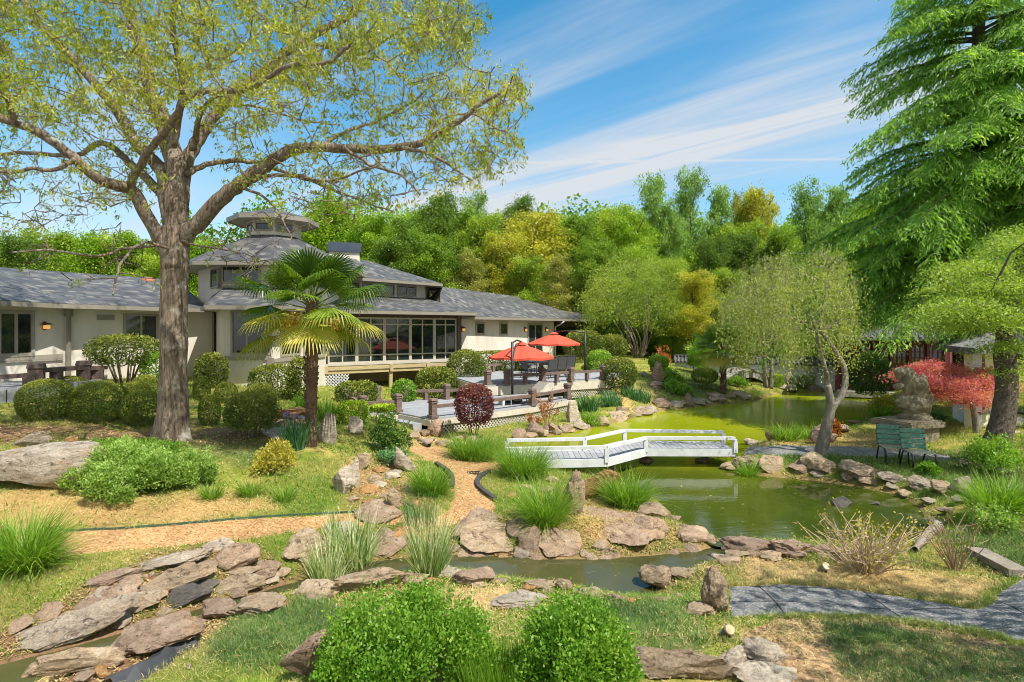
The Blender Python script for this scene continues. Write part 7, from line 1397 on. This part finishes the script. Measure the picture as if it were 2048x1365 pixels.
# ---- woodland behind the house and the pond: crowns with their own trunks
def crownmesh(kind, seed, w, h, leaf, n, density=1., airy=False):
    """many small uneven leaf clumps set along boughs inside an irregular envelope"""
    r = np.random.default_rng(seed); fb = FB(); nb = 26 if not airy else 34; C_ = []
    for i in range(nb):
        a = 2.4*i+r.uniform(-.5, .5); z0 = r.uniform(-.46, .40); prof = math.sqrt(max(.05, 1-(abs(z0+.06)/.54)**2.2)) if not airy else (1.05-abs(z0+.1)*1.2)
        L = w*(.46 if not airy else .38)*prof*r.uniform(.62, 1.1); e = np.array([math.cos(a)*L, math.sin(a)*L, z0*h+L*r.uniform(.05, .5)])
        for s in np.linspace(.30, 1., 5 if not airy else 6): C_.append((np.array([0, 0, z0*h-.05*h])*(1-s)+e*s+r.normal(size=3)*w*.035, 1-.45*s))
    for i in range(10): C_.append((np.array([*(r.normal(size=2)*w*.09), h*r.uniform(.30, .48)]), .7))
    for c, k in C_:
        rr = w*(.135 if not airy else .085)*r.uniform(.6, 1.25)*(.55+.45*k); m = int(n/len(C_)*r.uniform(.6, 1.4)); q = r.normal(size=(m, 3))*.55; q *= rr*np.array([1.2, 1.2, .75]); P = c+q; P[:, 2] -= (q[:, 0]**2+q[:, 1]**2)/rr*.25
        V, A = leafquads(P, leaf, leaf*.62, r, up=.3); fb.add(V, A, .40+r.normal()*.15+q[:, 2]/rr*.10+r.normal(size=m)*.13)
    return fb.mesh('crown')
_cm = {}
def wood(px, top, wpx, kind, D, label, z0=None, foot=None, shape=None, trunk=True, ar=1.0, name='woodland_tree', group='trees of the wood behind the garden'):
    RS[0] += 1; x, y = PD(px, D); z0 = gz(x, y) if z0 is None else z0; zt = ZC-(top-Y0)/F*D; w = wpx/F*D; H = zt-z0; airy = kind in ('F_airy', 'F_brown'); v = RS[0] % 4; key = (airy, v)
    if key not in _cm: _cm[key] = crownmesh(kind, 900+v+10*airy, 6., 8., .185 if not airy else .16, 26000 if not airy else 16000, airy=airy)
    mekey = (airy, v, kind)
    if mekey not in _cm: me = _cm[key].copy(); me.materials.clear(); me.materials.append(M[kind]); _cm[mekey] = me
    t = thing(name, label, 'tree', (x, y, z0), group); ch = min(H*.92, max(w*1.25, H*.62)) if not airy else H*.75
    c = bpy.data.objects.new('crown', _cm[mekey]); COL.objects.link(c); c.parent = t; c.location = (0, 0, H-ch*.5); c.scale = (w/6., w/6., ch/8.*1.04); c.rotation_euler = (0, 0, RS[0]*1.7); ORG[c.name] = ORG[t.name]
    if 'trunk' not in _cm:
        b = MB(); rr = np.random.default_rng(4); b.tube(np.array([[0, 0, -.03], [.01, 0, .3], [-.008, .008, .6], [0, 0, .97]]), [.020, .016, .011, .003], 8)
        for i in range(12): z = .35+i*.045; a = i*2.4; d = np.array([math.cos(a), math.sin(a), .9]); b.tube(np.array([[0, 0, z], d*.07+[0, 0, z], d*.15+[0, 0, z]]), [.007, .005, .002], 5)
        _cm['trunk'] = mk('trunk', np.concatenate(b.V), [np.array(f) for f in b.F.values()], smooth=True); _cm['trunk'].materials.append(M['darkbark'])
    q = bpy.data.objects.new('trunk', _cm['trunk']); COL.objects.link(q); q.parent = t; q.scale = (H*.8, H*.8, H) if not airy else (H*.34, H*.34, H*.95); ORG[q.name] = ORG[t.name]
WT = [ # column, top row, width, kind, distance, label
 (-60, 470, 190, 'F_mid', 46, 'green woodland tree cut by the left edge above the left wing roof'), (40, 482, 130, 'F_dark', 42, 'darker low tree at the left end of the roof ridge'), (105, 468, 150, 'F_yellow', 50, 'yellow-green tree above the left wing roof'), (190, 476, 150, 'F_bright', 46, 'bright tree above the middle of the left wing roof'), (262, 470, 140, 'F_mid', 48, 'green tree just left of the oak trunk behind the roof'), (330, 476, 120, 'F_yellow', 44, 'yellow-green tree behind the oak trunk'), (405, 486, 110, 'F_bright', 44, 'bright tree in the gap right of the oak trunk'),
 (652, 398, 180, 'F_bright', 44, 'bright round tree behind the cupola'), (590, 446, 120, 'F_mid', 48, 'green tree peeping left of the cupola roof'), (742, 432, 120, 'F_bright', 48, 'bright tree right of the round one above the chimney'), (800, 446, 110, 'F_dark', 52, 'dark tree between the chimney tree and the tall dark one'), (880, 392, 150, 'F_dark', 48, 'tall dark green tree above the clerestory roof end'), (952, 374, 90, 'F_airy', 62, 'pale airy treetop above the dark tree'), (962, 432, 110, 'F_yellow', 47, 'yellow-green tree right of the tall dark one'), (1040, 400, 100, 'F_dark', 60, 'distant dark treetop behind the gold tree'), (1080, 426, 160, 'F_gold', 50, 'broad golden tree above the right wing roof'), (1008, 470, 110, 'F_gold', 46, 'golden lower tree left of the broad golden one'),
 (1160, 432, 120, 'F_mid', 50, 'green tree right of the broad golden tree'), (1222, 416, 130, 'F_yellow', 52, 'yellow-green round tree right of centre'), (1268, 424, 100, 'F_bright', 50, 'bright tree just right of the yellow-green round one'), (1308, 336, 120, 'F_airy', 56, 'tallest pale slender tree left of its twin'), (1382, 338, 110, 'F_airy', 58, 'pale slender tree right of the tallest one'), (1340, 400, 90, 'F_airy', 55, 'lower pale tree between the two slender ones'), (1440, 372, 100, 'F_airy', 60, 'pale open tree right of the slender pair'), (1478, 374, 80, 'F_brown', 62, 'bronze half-bare tree right of the slender pale ones'), (1518, 380, 100, 'F_gold', 60, 'golden tree left of the gap in the woodland skyline'), (1612, 358, 130, 'F_airy', 50, 'pale tree right of the gap in the woodland skyline'), (1672, 372, 120, 'F_airy', 46, 'pale airy tree behind the cedar tips'), (1740, 400, 120, 'F_yellow', 48, 'yellow tree seen through the cedar, left one'), (1830, 390, 150, 'F_bright', 46, 'bright tree seen through the cedar, middle one'), (1930, 400, 150, 'F_yellow', 44, 'yellow tree seen through the cedar, right one'), (2050, 380, 180, 'F_mid', 42, 'green tree behind the cedar at the right edge'),
 (1420, 478, 90, 'F_dark', 44, 'dark conical tree in the middle distance'), (1492, 470, 100, 'F_dark', 45, 'second dark tree right of the conical one'), (1560, 460, 100, 'F_mid', 44, 'green tree behind the weeping foliage'), (1386, 548, 100, 'F_gold', 38, 'gold maple right of the crape myrtle'), (1338, 520, 90, 'F_yellow', 42, 'yellow-green tree behind the crape myrtle'), (1200, 486, 110, 'F_mid', 43, 'green tree above the carport'), (1120, 505, 110, 'F_brown', 43, 'bronze thin tree above the right wing ridge'), (1050, 520, 100, 'F_yellow', 44, 'yellow-green low tree above the right wing ridge'), (940, 500, 110, 'F_brown', 44, 'bronze low tree behind the clerestory end'), (860, 470, 120, 'F_mid', 43, 'green low tree right of the chimney'), (780, 480, 110, 'F_dark', 42, 'dark low tree beside the chimney'), (1265, 500, 110, 'F_bright', 44, 'bright tree right behind the crape myrtle crown'), (1450, 540, 90, 'F_yellow', 40, 'yellow-green tree left of the weeping foliage'), (1650, 500, 110, 'F_yellow', 40, 'yellow-green low tree behind the forked tree'), (1900, 560, 120, 'F_mid', 38, 'green low tree behind the cream pavilion'), (2010, 560, 150, 'F_dark', 36, 'dark low tree behind the cream pavilion porch'), (1790, 560, 130, 'F_dark', 38, 'dark tree behind the red pavilion roof')]
for a in WT: wood(*a)
for i, (px, top, wd_, kd) in enumerate(((610, 470, 150, 'F_mid'), (700, 440, 150, 'F_bright'), (770, 450, 150, 'F_mid'), (840, 430, 150, 'F_bright'), (915, 430, 150, 'F_mid'), (1000, 440, 150, 'F_bright'), (1040, 450, 150, 'F_mid'), (1125, 440, 150, 'F_yellow'), (1190, 440, 150, 'F_bright'), (1260, 450, 150, 'F_mid'), (1340, 470, 150, 'F_bright'), (1410, 470, 150, 'F_mid'), (1470, 450, 150, 'F_yellow'), (1540, 460, 150, 'F_bright'), (1640, 440, 150, 'F_mid'), (1720, 440, 150, 'F_bright'), (60, 500, 150, 'F_bright'), (230, 505, 150, 'F_mid'), (390, 510, 150, 'F_bright'))): wood(px, top, wd_, kd, 57+i % 3*2, 'light green tree filling the rear row of the wood', name='rear_tree', group='rear row of the wood')
US = [(1115, 620, 90, 'F_dark', 47), (1165, 590, 90, 'F_mid', 45), (1215, 620, 80, 'F_dark', 41), (1300, 600, 90, 'F_dark', 41), (1345, 640, 80, 'F_mid', 39), (1400, 640, 80, 'F_dark', 39), (1450, 640, 80, 'F_dark', 39.5), (1500, 650, 90, 'F_dark', 40), (1560, 640, 90, 'F_dark', 40), (1620, 640, 90, 'F_dark', 39), (1690, 620, 90, 'F_dark', 38), (1250, 560, 90, 'F_yellow', 43), (1090, 590, 80, 'F_mid', 50), (980, 580, 90, 'F_dark', 50), (910, 560, 80, 'F_dark', 50), (1020, 580, 90, 'F_mid', 52), (1350, 560, 90, 'F_mid', 46), (1530, 560, 100, 'F_mid', 46), (1420, 580, 90, 'F_bright', 44), (1600, 560, 90, 'F_bright', 44), (840, 540, 90, 'F_dark', 50), (760, 520, 90, 'F_mid', 50)]
for a in US: wood(*a, 'dark leafy undergrowth tree filling the foot of the wood', name='undergrowth_tree', group='undergrowth trees at the foot of the wood')
def farwood():
    r = np.random.default_rng(77); n = 95000; px = r.uniform(-900, 2900, n); D = r.uniform(66, 78, n); x = (px-CX)/F*D; top = 15.5+4*(vn(px, px*0, 90, 5)-.5)*2+2*(vn(px, px*0, 31, 6)-.5)*2; z = 2+r.uniform(0, 1, n)**.8*top; V, A = leafquads(np.stack([x, D, z], 1), .52, .34, r, up=.25); fb = FB(); fb.add(V, A, .35+(fbm(x, z, 3.5, 7)-.5)*1.1+r.normal(size=n)*.1); o = put('far_wood', fb.mesh('far_wood'), M['F_mid']); tag(o, kind='stuff')
farwood()
# tree that stands right of the camera and shades the paved path
def shade():
    r = np.random.default_rng(88); base = np.array([8.6, 2.2, .8]); t = thing('shade_tree', 'leafy tree beside the paved path', 'tree', base); b = MB(); b.tube(np.array([base-[0, 0, .2], base+[0, 0, 3], base+[-.2, .2, 6], base+[0, 0, 9]]), [.22, .18, .12, .04], 10); b.build('trunk', M['greybark'], t, True); C_ = []
    for i in range(60): c = base+[0, 0, 7]+unit(r.normal(size=3))*[2.6, 2.6, 2.6]*r.uniform(.4, 1); C_.append(c+r.normal(size=(60, 3))*[.36, .36, .24])
    C_ = np.concatenate(C_); V, A = leafquads(C_, .16, .09, r); fb = FB(); fb.add(V, A, r.uniform(0, 1, len(C_))); put('crown', fb.mesh('crown', base), M['F_mid'], t)
shade()
print('objects', len(bpy.data.objects), 'faces', sum(len(m.polygons) for m in bpy.data.meshes))
